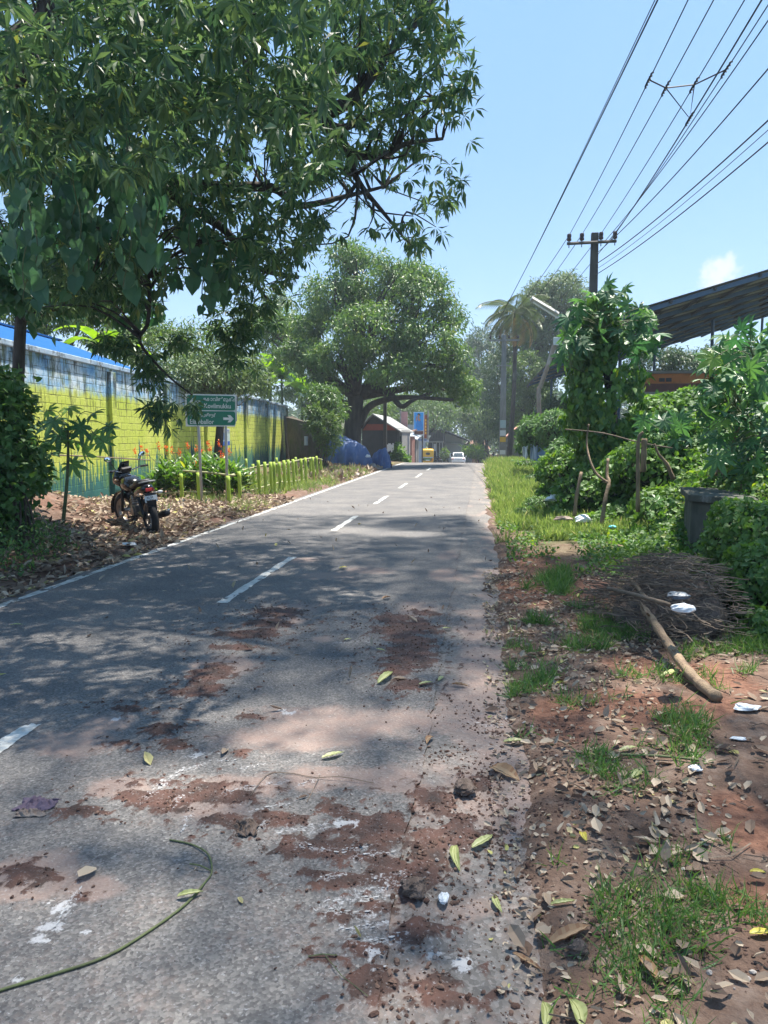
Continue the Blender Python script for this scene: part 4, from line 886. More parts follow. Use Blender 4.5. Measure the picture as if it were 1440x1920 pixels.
for (x, y) in [(60, 800), (90, 770), (130, 765), (175, 775), (205, 800), (195, 830), (150, 800), (110, 815), (75, 835), (160, 850), (100, 790), (180, 815), (140, 830), (95, 850), (50, 830), (135, 870)]:
    c = P(x, y, b0[1]+rnd.uniform(-.35, .35)); cs.append(c); pt.tube(curve_pts([lerp(b0, tp, rnd.uniform(.75, 1)), lerp(tp, c, .5)+[0, 0, .08], c], 3), .006, 4, cap=False)
pt.build('leaf_stalks', M['vinestem'], pl); palm_leaves('leaves', cs, .62, M['castor'], pl)
# low weeds, bottom left
def ground_cloud(name, tmpl, N, xf, yf, hf, L, wid, mat, densf=None, dvec=(0, 0, 0), nvec=(0, -.2, 1), js=.5, kindv='stuff', tint=None, rockz=0, dj=1.0, dz=1.0):
    x = xf(N); y_ = yf(N, x) if yf.__code__.co_argcount > 1 else yf(N)
    if densf is not None: k = rng.random(N) < densf(x, y_); x = x[k]; y_ = y_[k]
    n = len(x); z = surf(x, y_)+hf(x, y_)*rng.random(n)
    Ls = L(y_) if callable(L) else L; Ls = Ls*rng.uniform(.6, 1.35, n)
    o = scatter(name, tmpl, np.stack([x, y_, z], 1), rng.normal(size=(n, 3))*dj*np.array([1, 1, dz])+np.array(dvec), rng.normal(size=(n, 3))*js+np.array(nvec), Ls, Ls*wid*rng.uniform(.7, 1.35, n), mat, tint=tint, jit=.16 if tmpl is T_CURL else 0)
    if kindv: kind(o, kindv)
    return o
U = lambda a, b: (lambda n: rng.uniform(a, b, n))
def ell(cx, cy, rx, ry):
    return lambda X, Y: sstep(1.25-((X-cx)/rx)**2-((Y-cy)/ry)**2+(fbm(X*2.2, Y*2.2, 3, 77)-.5)*1.4, 0, .5)
ground_cloud('weeds', T_LANCE, 16000, U(-8.6, -4.9), U(6.4, 10.2), lambda x, y: .42*ell(-6.4, 7.9, 1.25, 1.7)(x, y), .055, .45, M['creeper_dark'], ell(-6.4, 7.9, 1.25, 1.7), (0, 0, .4))
# ================================================================== RIGHT SIDE
# canopy roof
cr = thing('canopy_shed', 'huge dark canopy roof on steel posts behind the vine-covered pole', 'shed', (9, 44, 0))
def roofz(x): return 5.5+.285*(x-3.5)
Y0, Y1, XA, XB = 27.6, 61, 3.5, 21
rm = MB(); n_ = 60
for i in range(n_):
    a = lerp(XA, XB, i/n_); b = lerp(XA, XB, (i+1)/n_)
    rm.prism([(a, Y0, roofz(a)), (b, Y0, roofz(b)), (b, Y0, roofz(b)+.03), (a, Y0, roofz(a)+.03)], (0, 0, 0), (0, Y1-Y0, 0))
rm.build('roof', M['sheet_under'], cr)
tr = MB()
k = 0; yy = Y0+.15
while yy < Y1:
    dz = -.16
    if k % 3 == 0:    # main rafters
        tr.prism([(XA, yy, roofz(XA)-.04), (XB, yy, roofz(XB)-.04), (XB, yy, roofz(XB)-.20), (XA, yy, roofz(XA)-.20)], (0, 0, 0), (0, .10, 0))
    yy += 1.4; k += 1
tr.build('rafters', M['bluesteel'], cr)
# pale translucent strips between the dark sheets, broken by the purlins
ps = MB(); yy = Y0+.9
while yy < Y1-1:
    x = XA+.15+rnd.uniform(0, .5)
    while x < XB-1:
        L = rnd.uniform(1.1, 1.5); xe = min(x+L, XB-.1)
        ps.prism([(x, yy, roofz(x)-.012), (xe, yy+.1, roofz(xe)-.012), (xe, yy+.1, roofz(xe)-.03), (x, yy, roofz(x)-.03)], (0, 0, 0), (0, .62, 0)); x += L+.14
    yy += 1.55
kind(ps.build('sheet_strips', M['purlin'], cr), 'stuff')
pu = MB()
for x in np.arange(XA+.1, XB, 1.45): pu.box((x, (Y0+Y1)/2, roofz(x)-.09), (.07, Y1-Y0, .09))
pu.build('purlins', M['darkwall'], cr)
for (x, y) in [(12.6, 28.2), (12.6, 44), (12.6, 58), (20, 28.2), (20, 58), (5.2, 58), (8.6, 59), (7.0, 40)]:
    MB().tube([(x, y, -.2), (x, y, roofz(x)-.1)], .09, 8).build('post', M['bluesteel'], cr)
# orange terrace building below it
ob = thing('orange_building', 'orange and maroon building with grey brick coping under the canopy roof', 'building', (9, 40, 0))
def W2(px, py, Y=38): return P(px, py, Y)
def zq(py, Y=38): return 1.65+(816-py)/1400*Y*1.0
x0 = W2(1194, 720)[0]; x1 = 15.5; zt = W2(1230, 697)[2]; zm = W2(1230, 719)[2]; zc = W2(1230, 735)[2]; zd = W2(1230, 744)[2]
MB().box(((x0+x1)/2, 38.6, (zm+zt)/2-.02), (x1-x0-.5, .3, zt-zm-.05)).build('upper_wall', M['orange'], ob)
MB().box(((x0+x1)/2, 38.35, (zc+zm)/2), (x1-x0, .5, zm-zc-.004)).build('lower_wall', M['maroon'], ob)
MB().box(((x0+x1)/2, 38.5, zt), (x1-x0-.3, .6, .12)).box(((x0+x1)/2, 38.2, (zc+zd)/2), (x1-x0+.3, .9, zc-zd-.01)).build('coping', M['coping'], ob)
MB().box(((x0+x1)/2, 38.3, zd/2), (x1-x0, .6, zd-.02)).build('plinth', M['orange'], ob)
for px_ in (1245, 1258): MB().box((W2(px_, 711)[0], 38.43, W2(px_, 711)[2]), (.25, .06, .18)).build('vent', M['darkwall'], ob)
xs_ = W2(1195, 720)[0]; MB().prism([(xs_-.9, 38.3, zc), (xs_+.75, 38.3, zt-.1), (xs_+.75, 38.3, zt+.06), (xs_-1.0, 38.3, zc+.1)], (0, 0, 0), (0, .5, 0)).build('sloping_coping', M['coping'], ob)
ob2 = thing('brick_kiosk', 'orange brick block with a dark post half hidden behind the vine-covered pole', 'building', (P(1080, 880, 30)[0], 30, 0))
c = P(1082, 800, 30); MB().box((c[0], 30.3, 1.2), (1.1, .5, 2.5)).build('wall', M['orange'], ob2); MB().box((P(1100, 800, 29.6)[0], 29.6, 1.7), (.35, .35, 3.6)).build('post', M['poledark'], ob2)
# ---- poles
PA = P(1108, 700, 23.); PAx = float(PA[0])
def pole(name, label, x, y, h, w0, w1, mat, zb):
    t = thing(name, label, 'power pole', (x, y, zb)); z0 = zb-.3
    MB().add([(x+sx*w/2, y+sy*d/2, z) for z, w, d in ((z0, w0, w0*.8), (zb+h, w1, w1*.8)) for sx, sy in ((-1, -1), (1, -1), (1, 1), (-1, 1))], [(3, 2, 1, 0), (4, 5, 6, 7), (0, 1, 5, 4), (1, 2, 6, 5), (2, 3, 7, 6), (3, 0, 4, 7)]).build('post', mat, t, bevel=.015)
    return t
zA = P(1110, 437, 23)[2]
pa = pole('power_pole', 'nearer dark concrete power pole topped by a wide crossarm and four insulators', PAx, 23, zA, .34, .20, M['poledark'], 0)
cL = P(1063, 457, 22.8); cR = P(1156, 452, 22.8); MB().tube([cL, cR], .045, 4).build('crossarm', M['poledark'], pa)
INS = []
for px_ in (1067, 1091, 1127, 1153):
    t_ = (px_-1063)/93; b = lerp(cL, cR, t_); INS.append(b+np.array([0, 0, .24]))
    MB().tube([b-[0, 0, .12], b+[0, 0, .1]], .014, 5).build('pin', M['wire'], pa)
    MB().lathe([(.03, .06), (.065, .08), (.065, .14), (.045, .16), (.065, .18), (.06, .26), (.02, .28)], 10, c=b).build('insulator', M['porcelain'], pa, smooth=True)
PB = G(943, 868, float(road_z(48))); PBx = float(P(942, 840, 48)[0]); zb = float(road_z(48)); zB = P(938, 628, 48)[2]
pb = pole('power_pole', 'farther pale concrete power pole plastered with notices on the right verge', PBx, 48, zB-zb, .46, .26, M['polecon'], zb)
MB().box((PBx, 47.85, zB-.35), (1.9, .1, .1)).build('crossarm', M['polecon'], pb); MB().box((PBx, 47.85, zB-1.9), (.9, .08, .08)).build('crossarm', M['polecon'], pb)
for dx in (-.85, -.3, .3, .85): MB().lathe([(.05, .05), (.07, .1), (.05, .22), (.02, .24)], 8, c=(PBx+dx, 47.85, zB-.3)).build('insulator', M['porcelain'], pb)
for py_, hh, mt in [(795, 14, 'paperblue'), (812, 10, 'whitewall'), (824, 9, 'yellow'), (838, 10, 'greywall'), (848, 8, 'whitewall')]:
    q = P(942, py_, 47.7); MB().box((PBx+.01, 47.775, q[2]), (.36, .02, hh*48/1400)).build('notice', M[mt], pb)
pd_x = float(P(722, 840, 44)[0]); pdp = pole('power_pole', 'slim dark pole between the tarpaulins and the gabled house', pd_x, 44, 5.0, .22, .18, M['poledark'], 0)
# rusty leaning street-light pole C
pc = thing('light_pole', 'thin rusty pole bending to the right beside the hanging white and blue scraps', 'pole', (float(P(1012, 880, 30)[0]), 30, 0))
MB().tube(curve_pts([P(1014, 900, 30), P(1012, 820, 30), P(1010, 738, 30), P(1013, 725, 30), P(1026, 690, 29.8), P(1040, 645, 29.6)], 3), .085, 8).build('post', M['rust'], pc)
MB().box(P(1045, 640, 29.6), (.3, .16, .3)).build('cap_box', M['signwhite'], pc, bevel=.01)
MB().box(P(1013, 866, 29.8), (.36, .08, 1.4)).build('blue_panel', M['bluedoor'], pc)
# tube light fixture on its arm from pole A
sl_ = thing('street_light', 'grey fluorescent tube street light jutting left from the nearer power pole', 'street light', P(1060, 597, 22.6))
a_ = P(996, 560, 22.2); b_ = P(1046, 590, 22.4); c_ = P(1106, 622, 22.9)
MB().tube([a_, b_], .085, 4).build('housing', M['galv'], sl_); MB().tube([a_+[0.05, 0, -.09], b_+[0, 0, -.09]], .03, 6).build('tube_lamp', M['lens'], sl_); MB().tube([b_, c_], .03, 6).build('arm', M['poledark'], sl_)
# ---- wires
def wire3(A, E, te, endz, name, label, r=.009, start=0.0):
    """parabola through A (t=0), E (t=1) and height endz at t=te"""
    A = np.array(A, float); E = np.array(E, float); d = (E-A); M_ = np.array([[1, 1], [te, te*te]]); s = np.linalg.solve(M_, [E[2]-A[2], endz-A[2]])
    ts = np.linspace(start, te, 40); pts = [np.array([A[0]+d[0]*t, A[1]+d[1]*t, A[2]+s[0]*t+s[1]*t*t]) for t in ts]
    o = MB().tube(pts, r, 5).build(name, M['wire']); tag(o, label, 'wire', 'overhead wires'); return pts
def top(px, py, z): 
    r = ray(px, py); return np.array([0, 0, H])+r*((z-H)/r[2])
WR = []
for i, (px_, py_, lab) in enumerate([(1290, 0, 'bare wire from the outermost left insulator of the nearer pole'), (1338, 0, 'bare wire from the second insulator from the left on the nearer pole'), (1396, 0, 'bare wire from the insulator right of the pole top'), (1441, 8, 'bare wire from the outermost right insulator of the nearer pole')]):
    WR.append(wire3(INS[i], top(px_, py_, 7.25), 2.2, 7.9, 'power_wire', lab, .0085))
for i, (px_, py_, r_, lab) in enumerate([(1428, 0, .012, 'thick insulated cable running closest along the right-hand bare wire'), (1446, 30, .009, 'thin cable just right of the thick bundled one')]):
    WR.append(wire3(INS[3]-[.15*(i+1), 0, .25], top(px_, py_, 6.95-.12*i), 2.2, 7.7, 'power_wire', lab, r_))
wire3((PBx-.9, 47.8, zB), top(1233, 0, 7.4), 1.5, 7.8, 'service_cable', 'thick dark cable sweeping left of the others, passing clear of the crossarm', .012)
wire3((PBx-.9, 47.8, zB-.1), top(1228, 0, 7.38), 1.5, 7.8, 'service_cable', 'thinner cable twisted beside the leftmost thick one', .007)
for i in range(4):
    A = np.array([PBx+(-.85, -.3, .3, .85)[i], 47.85, zB-.05]); wire3(A, (A+INS[i])/2-[0, 0, .35], 2, INS[i][2], 'power_wire', 'wire strung between the nearer and farther power poles', .010)
zz = 6.7
for px_, py_, r_, lab, dz in [(1441, 128, .010, 'single cable sloping down to the vine top below the right end of the crossarm', 0), (1441, 225, .012, 'upper thick cable of the low group over the canopy roof', -.3), (1441, 243, .006, 'thin middle cable of the low group over the canopy roof', -.45), (1441, 266, .011, 'lowest thick cable crossing the canopy roof', -.6)]:
    wire3((PAx+.05, 22.95, zz+dz+.2), top(px_, py_, 6.2+dz*.8), 2.4, 6.9+dz, 'service_cable', lab, r_)
def on(pts, pyt):
    best = None
    for a, b in zip(pts[:-1], pts[1:]):
        for t in np.linspace(0, 1, 8):
            p = lerp(a, b, t); d = p-np.array([0, 0, H]); w_ = d@FW
            if w_ < 1: continue
            e = abs(960-F*(d@UP)/w_-pyt)
            if best is None or e < best[0]: best = (e, p)
    return best[1]
q1 = on(WR[0], 150); q2 = on(WR[1], 164); q3 = on(WR[2], 160); q4 = on(WR[3], 132); q5 = on(WR[4], 222)
spn = thing('wire_spacer', 'zigzag of dark spacer wire tying the overhead wires together', 'wire spacer', q2)
MB().tube([q1, q2, q3, q4], .012, 5).tube([q2, q5, q3], .010, 5).build('links', M['wire'], spn)
sb = MB()
for q, wv in ((q1, WR[0]), (q2, WR[1]), (q3, WR[2]), (q4, WR[3]), (q5, WR[4])):
    dd = norm(wv[0]-wv[-1]); hel = [q+dd*(k*.02-.22)+np.array([math.cos(k*1.3)*.018, 0, math.sin(k*1.3)*.018]) for k in range(26)]; sb.tube(hel, .011, 4)
sb.build('bindings', M['wire'], spn)
# ---- vine-covered column on pole A
vc = thing('climbing_vine', 'thick column of creeper swallowing the nearer power pole', 'vine', (PAx, 22.4, 0.1))
def col_cloud(prof, Y, n, L):
    """prof: (py, pxl, pxr) rows of the column; depth comes from a round section"""
    pys = np.array([p[0] for p in prof]); pl_ = np.array([p[1] for p in prof]); pr_ = np.array([p[2] for p in prof])
    py = rng.uniform(pys.min(), pys.max(), n); l_ = np.interp(py, pys, pl_); r_ = np.interp(py, pys, pr_); th = rng.uniform(0, 2*np.pi, n); rr = rng.uniform(.55, 1, n)
    wob = 1+.35*(fbm(py/22., th*2, 3, 55)-.5)*2
    cxp = (l_+r_)/2; hw = (r_-l_)/2*wob; p = Pv(cxp+hw*np.cos(th)*rr, py, Y); p[:, 1] += 0; p = p+np.stack([np.zeros(n), np.sin(th)*rr*hw/F*Y, np.zeros(n)], 1)
    o = np.stack([np.cos(th), np.sin(th), np.full(n, .3)], 1); return p, o
p, o_ = col_cloud([(560, 1078, 1120), (600, 1085, 1162), (680, 1075, 1200), (720, 1055, 1212), (780, 1050, 1200), (850, 1070, 1210), (930, 1090, 1235), (1000, 1060, 1270)], 15.5, 8600, .1)
den = fbm(p[:, 0]*3, p[:, 2]*2.2, 3, 58) > .38; p = p[den]; o_ = o_[den]; n = len(p)
d = norm(rng.normal(size=(n, 3))*.45+np.array([0, 0, -1.0])); L = rng.uniform(.08, .17, n); scatter('foliage', T_HEART, p, d, o_+rng.normal(size=(n, 3))*.4, L, L*.75, M['creeper'], vc)
vc.location = (float(P(1150, 900, 15.5)[0]), 15.5, .1)
_d = np.array(vc.location)-origin(vc)
for ch in vc.children: ch.location = Vector([-v for v in _d])
# dense support stem inside the column
ORG[vc.name] = np.array(vc.location)
MB().tube(curve_pts([P(1160, 1000, 15.5), P(1150, 800, 15.6), P(1130, 620, 15.6)], 4), .10, 7).build('stem', M['bark_dark'], vc)
# castor plants
def castor(label, base, pts_px, Y, dY, L, n_each=1, jit=.45, mat='castor', stems=True):
    t = thing('castor_plant', label, 'castor plant', base, group='castor plants on the right bank')
    cs = []; sm = MB(); b0 = np.array(base, float)
    for (x, y) in pts_px: cs.append(P(x, y, Y+rnd.uniform(-dY, dY)))
    A_ = np.array(cs); nm = max(2, len(cs)//22); hubs = A_[rng.permutation(len(cs))[:nm]]; node = []
    for h_ in hubs:
        e = h_-np.array([0, 0, .25]); c = curve_pts([b0, lerp(b0, e, .5)+rng.normal(size=3)*.08, e], 5); sm.tube(c, [lerp(.028, .012, i/(len(c)-1)) for i in range(len(c))], 6); node += c[4:]
    node = np.array(node)
    for c in cs:
        dd = np.linalg.norm(node-c+[0, 0, .15], axis=1); j = int(dd.argmin())
        if dd[j] < .9: sm.tube(curve_pts([node[j], lerp(node[j], c, .5)+[0, 0, .06], c], 2), .0055, 4, cap=False)
    palm_leaves('leaves', cs, L, M[mat], t, jit=jit)
    if stems: sm.build('stems', M['vinestem'], t)
    return t
def spray(poly, n, md=9):
    out = []; xs = [p[0] for p in poly]; ys = [p[1] for p in poly]; tries = 0
    while len(out) < n and tries < 8000:
        tries += 1; x = rnd.uniform(min(xs), max(xs)); y = rnd.uniform(min(ys), max(ys))
        if inpoly(np.array([x]), np.array([y]), poly)[0] and all((x-a)**2+(y-b)**2 > md*md for a, b in out): out.append((x, y))
    return out
TOP = [(1060, 590), (1098, 548), (1135, 530), (1178, 530), (1185, 570), (1230, 590), (1235, 655), (1200, 680), (1150, 640), (1092, 670), (1052, 680)]
castor('castor plant with star-shaped leaves at the top of the vine-covered pole', P(1150, 720, 15.5), spray(TOP, 80, 11), 15.2, .5, .62)
RM = [(1318, 700), (1325, 660), (1350, 630), (1400, 612), (1460, 612), (1460, 860), (1400, 880), (1340, 860), (1315, 800), (1305, 740)]
castor('tall castor plant filling the right edge above the stone block', (4.2, 10.2, 1.0), spray(RM, 150, 11), 10.4, .9, .44)
MD = [(1205, 785), (1270, 775), (1300, 830), (1260, 880), (1200, 850)]
castor('lower castor plant between the vine column and the tall one', (3.8, 14, 1.0), spray(MD, 60, 10), 13.5, .6, .50)
castor('small castor seedling on the bank left of the stone block', P(1240, 1010, 11.5), spray([(1200, 930), (1280, 930), (1280, 1000), (1220, 1010)], 14, 12), 11.5, .3, .3)
# creeper mounds (countless small leaves on humps of older stems)
def mound(label, blobs, n, L, mat, seed=0, tmpl=T_HEART, wid=.85):
    pos = []; o = []; vol = np.array([r[0]*r[2]+r[1]*r[0] for _, r in blobs]); vol = vol/vol.sum()
    for (c, r), v in zip(blobs, vol):
        m_ = int(n*v); d = rdir(m_, .35); rr = rng.uniform(.82, 1.03, (m_, 1))+.22*(fbm(d[:, 0]*3+c[0], d[:, 2]*3+d[:, 1]*2, 3, seed)-.5)[:, None]*2; pos.append(np.array(c)+d*rr*np.array(r)); o.append(d)
    pos = np.concatenate(pos); o = np.concatenate(o); g = terr(pos[:, 0], pos[:, 1]); k = pos[:, 2] > g-.02; pos = pos[k]; o = o[k]; n = len(pos)
    d = norm(rng.normal(size=(n, 3))*.7+np.array([0, -.2, -.6])); Ls = L*rng.uniform(.6, 1.3, n)
    c = fbm(pos[:, 0]*2.5, pos[:, 2]*2.5+pos[:, 1], 3, seed+3)
    t = thing('creeper_mound', label, 'creeper', (float(pos[:, 0].mean()), float(pos[:, 1].mean()), float(pos[:, 2].min())), group='creeper mounds on the right bank')
    scatter('foliage', tmpl, pos, d, o+rng.normal(size=(n, 3))*.45+[0, 0, .3], Ls, Ls*wid, M[mat], t, tint=np.clip(c*.9-.1+rng.random(n)*.35, 0, 1))
    core = MB()
    for (c_, r_) in blobs: core.blob(c_, np.array(r_)*.80, 12, 8, .08)
    core.build('tangle', M['brushdark'], t); return t
M['brushdark'] = mk('tangled_stems', (.018, .028, .012), (.045, .055, .025), .95, bump=.8, bscale=14, nscale=12)
def E_(px, py, Y, rx, rz, ry): c = P(px, py, Y); s = Y/F; return (c, (rx*s, ry, rz*s))
mound('sunlit creeper heap between the vine column and the tall castor plant', [E_(1230, 880, 13.5, 90, 60, .9), E_(1290, 850, 13.8, 90, 60, .9), E_(1370, 880, 13, 90, 60, .9), E_(1440, 840, 12.5, 70, 70, .8), E_(1310, 810, 14.5, 45, 40, .8), E_(1390, 770, 13.8, 60, 70, .8)], 15000, .085, 'creeper', 1)
mound('creeper heap over broken stakes at the foot of the vine column', [E_(1130, 930, 14.5, 90, 60, .9), E_(1190, 990, 13, 90, 50, .8), E_(1080, 880, 17, 70, 45, 1.0), E_(1240, 960, 12.3, 60, 45, .7), E_(1060, 930, 17, 50, 30, .8)], 15000, .08, 'creeper', 2)
mound('leafy creeper at the right edge in front of the stone block', [E_(1420, 1010, 7.6, 90, 70, .6), E_(1440, 1100, 6.6, 80, 75, .6), E_(1400, 980, 8.4, 60, 45, .5), E_(1440, 1190, 6.0, 55, 50, .5)], 12000, .055, 'creeper', 3)
mound('creeper carpet at the foot of the stone block', [E_(1230, 1040, 10.2, 90, 22, .7), E_(1310, 1060, 9.4, 80, 25, .6), E_(1150, 1050, 10.8, 60, 14, .6), E_(1350, 1085, 8.4, 60, 22, .5)], 11000, .06, 'creeper', 4)
mound('pale creeper drift covering the bank between the vine column and the grass', [E_(1050, 885, 20, 45, 32, .8), E_(1085, 935, 16, 50, 35, .7), E_(1035, 925, 18, 26, 20, .5), E_(1120, 880, 16.5, 55, 45, .8), E_(1060, 965, 14.2, 34, 16, .4), E_(1120, 985, 12.8, 45, 22, .5)], 15000, .075, 'creeper', 11)
mound('high creeper shoulder in front of the orange building', [E_(1235, 790, 16.5, 55, 45, .8), E_(1285, 775, 16.8, 45, 40, .8), E_(1200, 830, 15.6, 40, 50, .7)], 8000, .10, 'creeper', 12)
mound('dark leafy shrub hanging over the white and blue scraps', [E_(1000, 810, 28.5, 30, 30, .7), E_(1040, 800, 27, 35, 30, .8), E_(1060, 850, 24, 32, 30, .8), E_(1090, 830, 22, 30, 40, .8), E_(985, 835, 30, 18, 16, .5)], 7000, .20, 'creeper_dark', 5, T_LANCE, .34)
mound('low green shrub at the grass edge near the far pole', [E_(985, 870, 33, 20, 8, .6), E_(965, 868, 38, 16, 6, .6), E_(1000, 900, 26, 22, 12, .6)], 2200, .12, 'creeper', 6, T_LANCE, .45)
mound('small weedy bush at the edge of the sunlit grass', [E_(985, 975, 14.6, 32, 26, .35), E_(1010, 950, 15.5, 30, 20, .35), E_(960, 990, 13.8, 16, 14, .25)], 3600, .06, 'creeper_dark', 7, T_LANCE, .45)
# mossy block and rubble wall
blk = thing('concrete_block', 'mossy stained concrete block half buried in creeper on the right bank', 'block', (3.0, 9.6, .1))
a = P(1276, 922, 9.9); b = P(1400, 930, 9.2); a2 = a+np.array([.1, 1.15, 0]); zt_ = a[2]
q = [(a[0], a[1]-.5), (b[0]-.05, b[1]-.5), (b[0]+.35, b[1]+1.2), (a[0]+.25, a[1]+.75)]
MB().prism([(x, y, 0) for x, y in q], (0, 0, -.3), (0, 0, zt_+.22)).build('body', M['mossconc'], blk, bevel=.03)
MB().prism([(x, y, 0) for x, y in [(q[0][0]-.05, q[0][1]-.05), (q[1][0], q[1][1]-.05), (q[2][0], q[2][1]), (q[3][0]-.05, q[3][1]+.05)]], (0, 0, zt_-.075), (0, 0, .085)).build('top_slab', M['mossconc'], blk, bevel=.012)
rw = thing('rubble_wall', 'dark old stone wall behind the mossy block under the creeper', 'wall', (5.4, 12.2, .6))
MB().prism([P(1300, 960, 12.0), P(1480, 975, 11.2), P(1480, 868, 11.2), P(1400, 880, 11.5), P(1370, 872, 11.7), P(1330, 884, 11.9), P(1300, 890, 12.0)], (0, 0, 0), (0.1, .5, 0)).build('stonework', M['laterite'], rw)
def above(px, py, h):
    z = h
    for _ in range(12): g = G(px, py, z); z = terr1(g[0], g[1])+h
    return np.array([g[0], g[1], z])
# dead stems and stakes
def stick(label, pts, r0, r1, name='dead_branch', mat='deadwood', grp='dead stems in the creeper', cat='stem', n=4, k=7):
    c = curve_pts(pts, n); o = MB().tube(c, [lerp(r0, r1, i/(len(c)-1))*(1+.10*math.sin(i*2.1)) for i in range(len(c))], k).build(name, M[mat], smooth=True); tag(o, label, cat, grp); return o
stick('pale forked bare stem rising from the grass, bent at its middle', [P(1127, 990, 12.2), P(1135, 935, 12.3), P(1142, 905, 12.4), P(1138, 890, 12.5), P(1140, 860, 12.6)], .038, .022)
stick('thin bent branch running left and up from the forked stem', [P(1142, 906, 12.4), P(1120, 890, 12.5), P(1107, 865, 12.6), P(1100, 830, 12.8), P(1104, 795, 12.8)], .024, .012)
stick('brown upright stake leaning right left of the forked stem', [P(1077, 968, 12.9), P(1082, 925, 12.9), P(1090, 885, 13)], .034, .026)
stick('thin black stake beside the white sack', [P(1060, 932, 15), P(1055, 912, 15), P(1048, 888, 15)], .026, .018, mat='drystick')
stick('tall grey stake with a split top in front of the vine column', [P(1196, 960, 11.6), P(1196, 880, 11.6), P(1197, 825, 11.6), P(1206, 810, 11.6)], .034, .022)
stick('squared weathered stake beside the split one', [P(1206, 885, 11.9), P(1207, 850, 11.9), P(1208, 822, 11.9)], .045, .045)
stick('broken slanting branch leaning left beside the stakes', [P(1262, 898, 11.4), P(1250, 870, 11.4), P(1235, 852, 11.4), P(1227, 832, 11.4)], .034, .014)
stick('long thin dead twig crossing behind the stakes', [P(1060, 805, 13.5), P(1130, 812, 13), P(1200, 830, 12.4), P(1260, 840, 12)], .012, .010, mat='drystick')
stick('short bleached stump poking out below the forked stem', [P(1158, 1042, 10.2), P(1161, 1030, 10.2), P(1163, 1022, 10.2)], .045, .05)
for i, (a_, b_, lab) in enumerate([((1370, 848), (1440, 925), 'thick bare root slanting right over the rubble wall'), ((1395, 855), (1440, 900), 'short pale root at the right edge over the rubble wall'), ((1355, 850), (1362, 918), 'straight bare root hanging above the stone block'), ((1350, 848), (1440, 875), 'thin root running level over the rubble wall'), ((1340, 880), (1440, 940), 'low bent root right above the block'), ((1378, 845), (1386, 800), 'bare twig rising from the knot of roots')]):
    A = P(*a_, 11.0); Bq = P(*b_, 10.6); stick(lab, [A, lerp(A, Bq, .5)+rng.normal(size=3)*.04, Bq], .03, .018, 'bare_root', grp='bare roots over the rubble wall', cat='root')
stick('long pale fallen branch with a broken upper end lying towards the road', [above(1345, 1308, .03), above(1300, 1270, .06), above(1258, 1215, .12), above(1225, 1165, .20), above(1206, 1140, .25)], .036, .028, 'fallen_branch', grp=None, cat='branch', n=6)
MB().tube([above(1222, 1160, .19), above(1213, 1150, .27), above(1201, 1128, .30)], [.012, .009, .004], 6).tube([above(1262, 1220, .13), above(1275, 1208, .17)], [.010, .004], 6).tube([above(1208, 1143, .26), above(1200, 1134, .30)], [.012, .003], 5).build('side_twig', M['deadwood'], bpy.data.objects['fallen_branch'])
stick('short pale branch stump crossing the brush heap', [above(1212, 1124, .30), above(1195, 1100, .33), above(1181, 1084, .35)], .018, .014, 'fallen_branch', grp=None, cat='branch')
stick('thin dark stick lying across the brush heap', [above(1140, 1103, .22), above(1200, 1118, .38), above(1255, 1134, .40)], .018, .016, 'fallen_branch', mat='drystick', grp=None, cat='branch')
stick('yellow-green thin cut stem lying among leaves right of the grass tuft', [gz(1150, 1422)+[0, 0, .02], gz(1240, 1425)+[0, 0, .02], gz(1320, 1432)+[0, 0, .015]], .008, .005, 'cut_twig', mat='vinestem', grp=None, cat='stem')
# brush heap: curled dry twigs
bp = MB(); pc_ = G(1265, 1195); hx, hy = .62, .95
core = MB().blob((pc_[0]+.05, pc_[1]+.35, .02), (.50, .80, .42), 16, 8, .12)
for i in range(1300):
    a = rnd.uniform(0, 6.28); r_ = math.sqrt(rnd.random()); x = pc_[0]+.05+hx*r_*math.cos(a); y_ = pc_[1]+.35+hy*r_*math.sin(a); z = .50*(1-r_**2.2)+rnd.uniform(-.03, .07)+.05
    c0 = np.array([x, y_, z+.02]); az = rnd.uniform(0, 6.28); cur = rnd.uniform(-6, 6); L = rnd.uniform(.10, .32); p = c0.copy(); pp_ = [p.copy()]
    for k in range(5): az += cur*L/5; p = p+np.array([math.cos(az), math.sin(az), rnd.uniform(-.25, .22)])*L/5; pp_.append(p.copy())
    bp.mat(1 if rnd.random() < .25 else 0).tube(pp_, rnd.uniform(.0022, .005), 3, cap=False)
bo = bp.build('brush_heap', [M['brush'], M['drystick']]); tag(bo, 'round heap of curled dry brown brushwood under the white plastic bag', 'brushwood'); core.build('soil_core', M['husk'], bo)
M['darkbag'] = mk('dark_bag', (.05, .06, .075), (.10, .12, .15), .35, nscale=12, bump=.5, bscale=30)
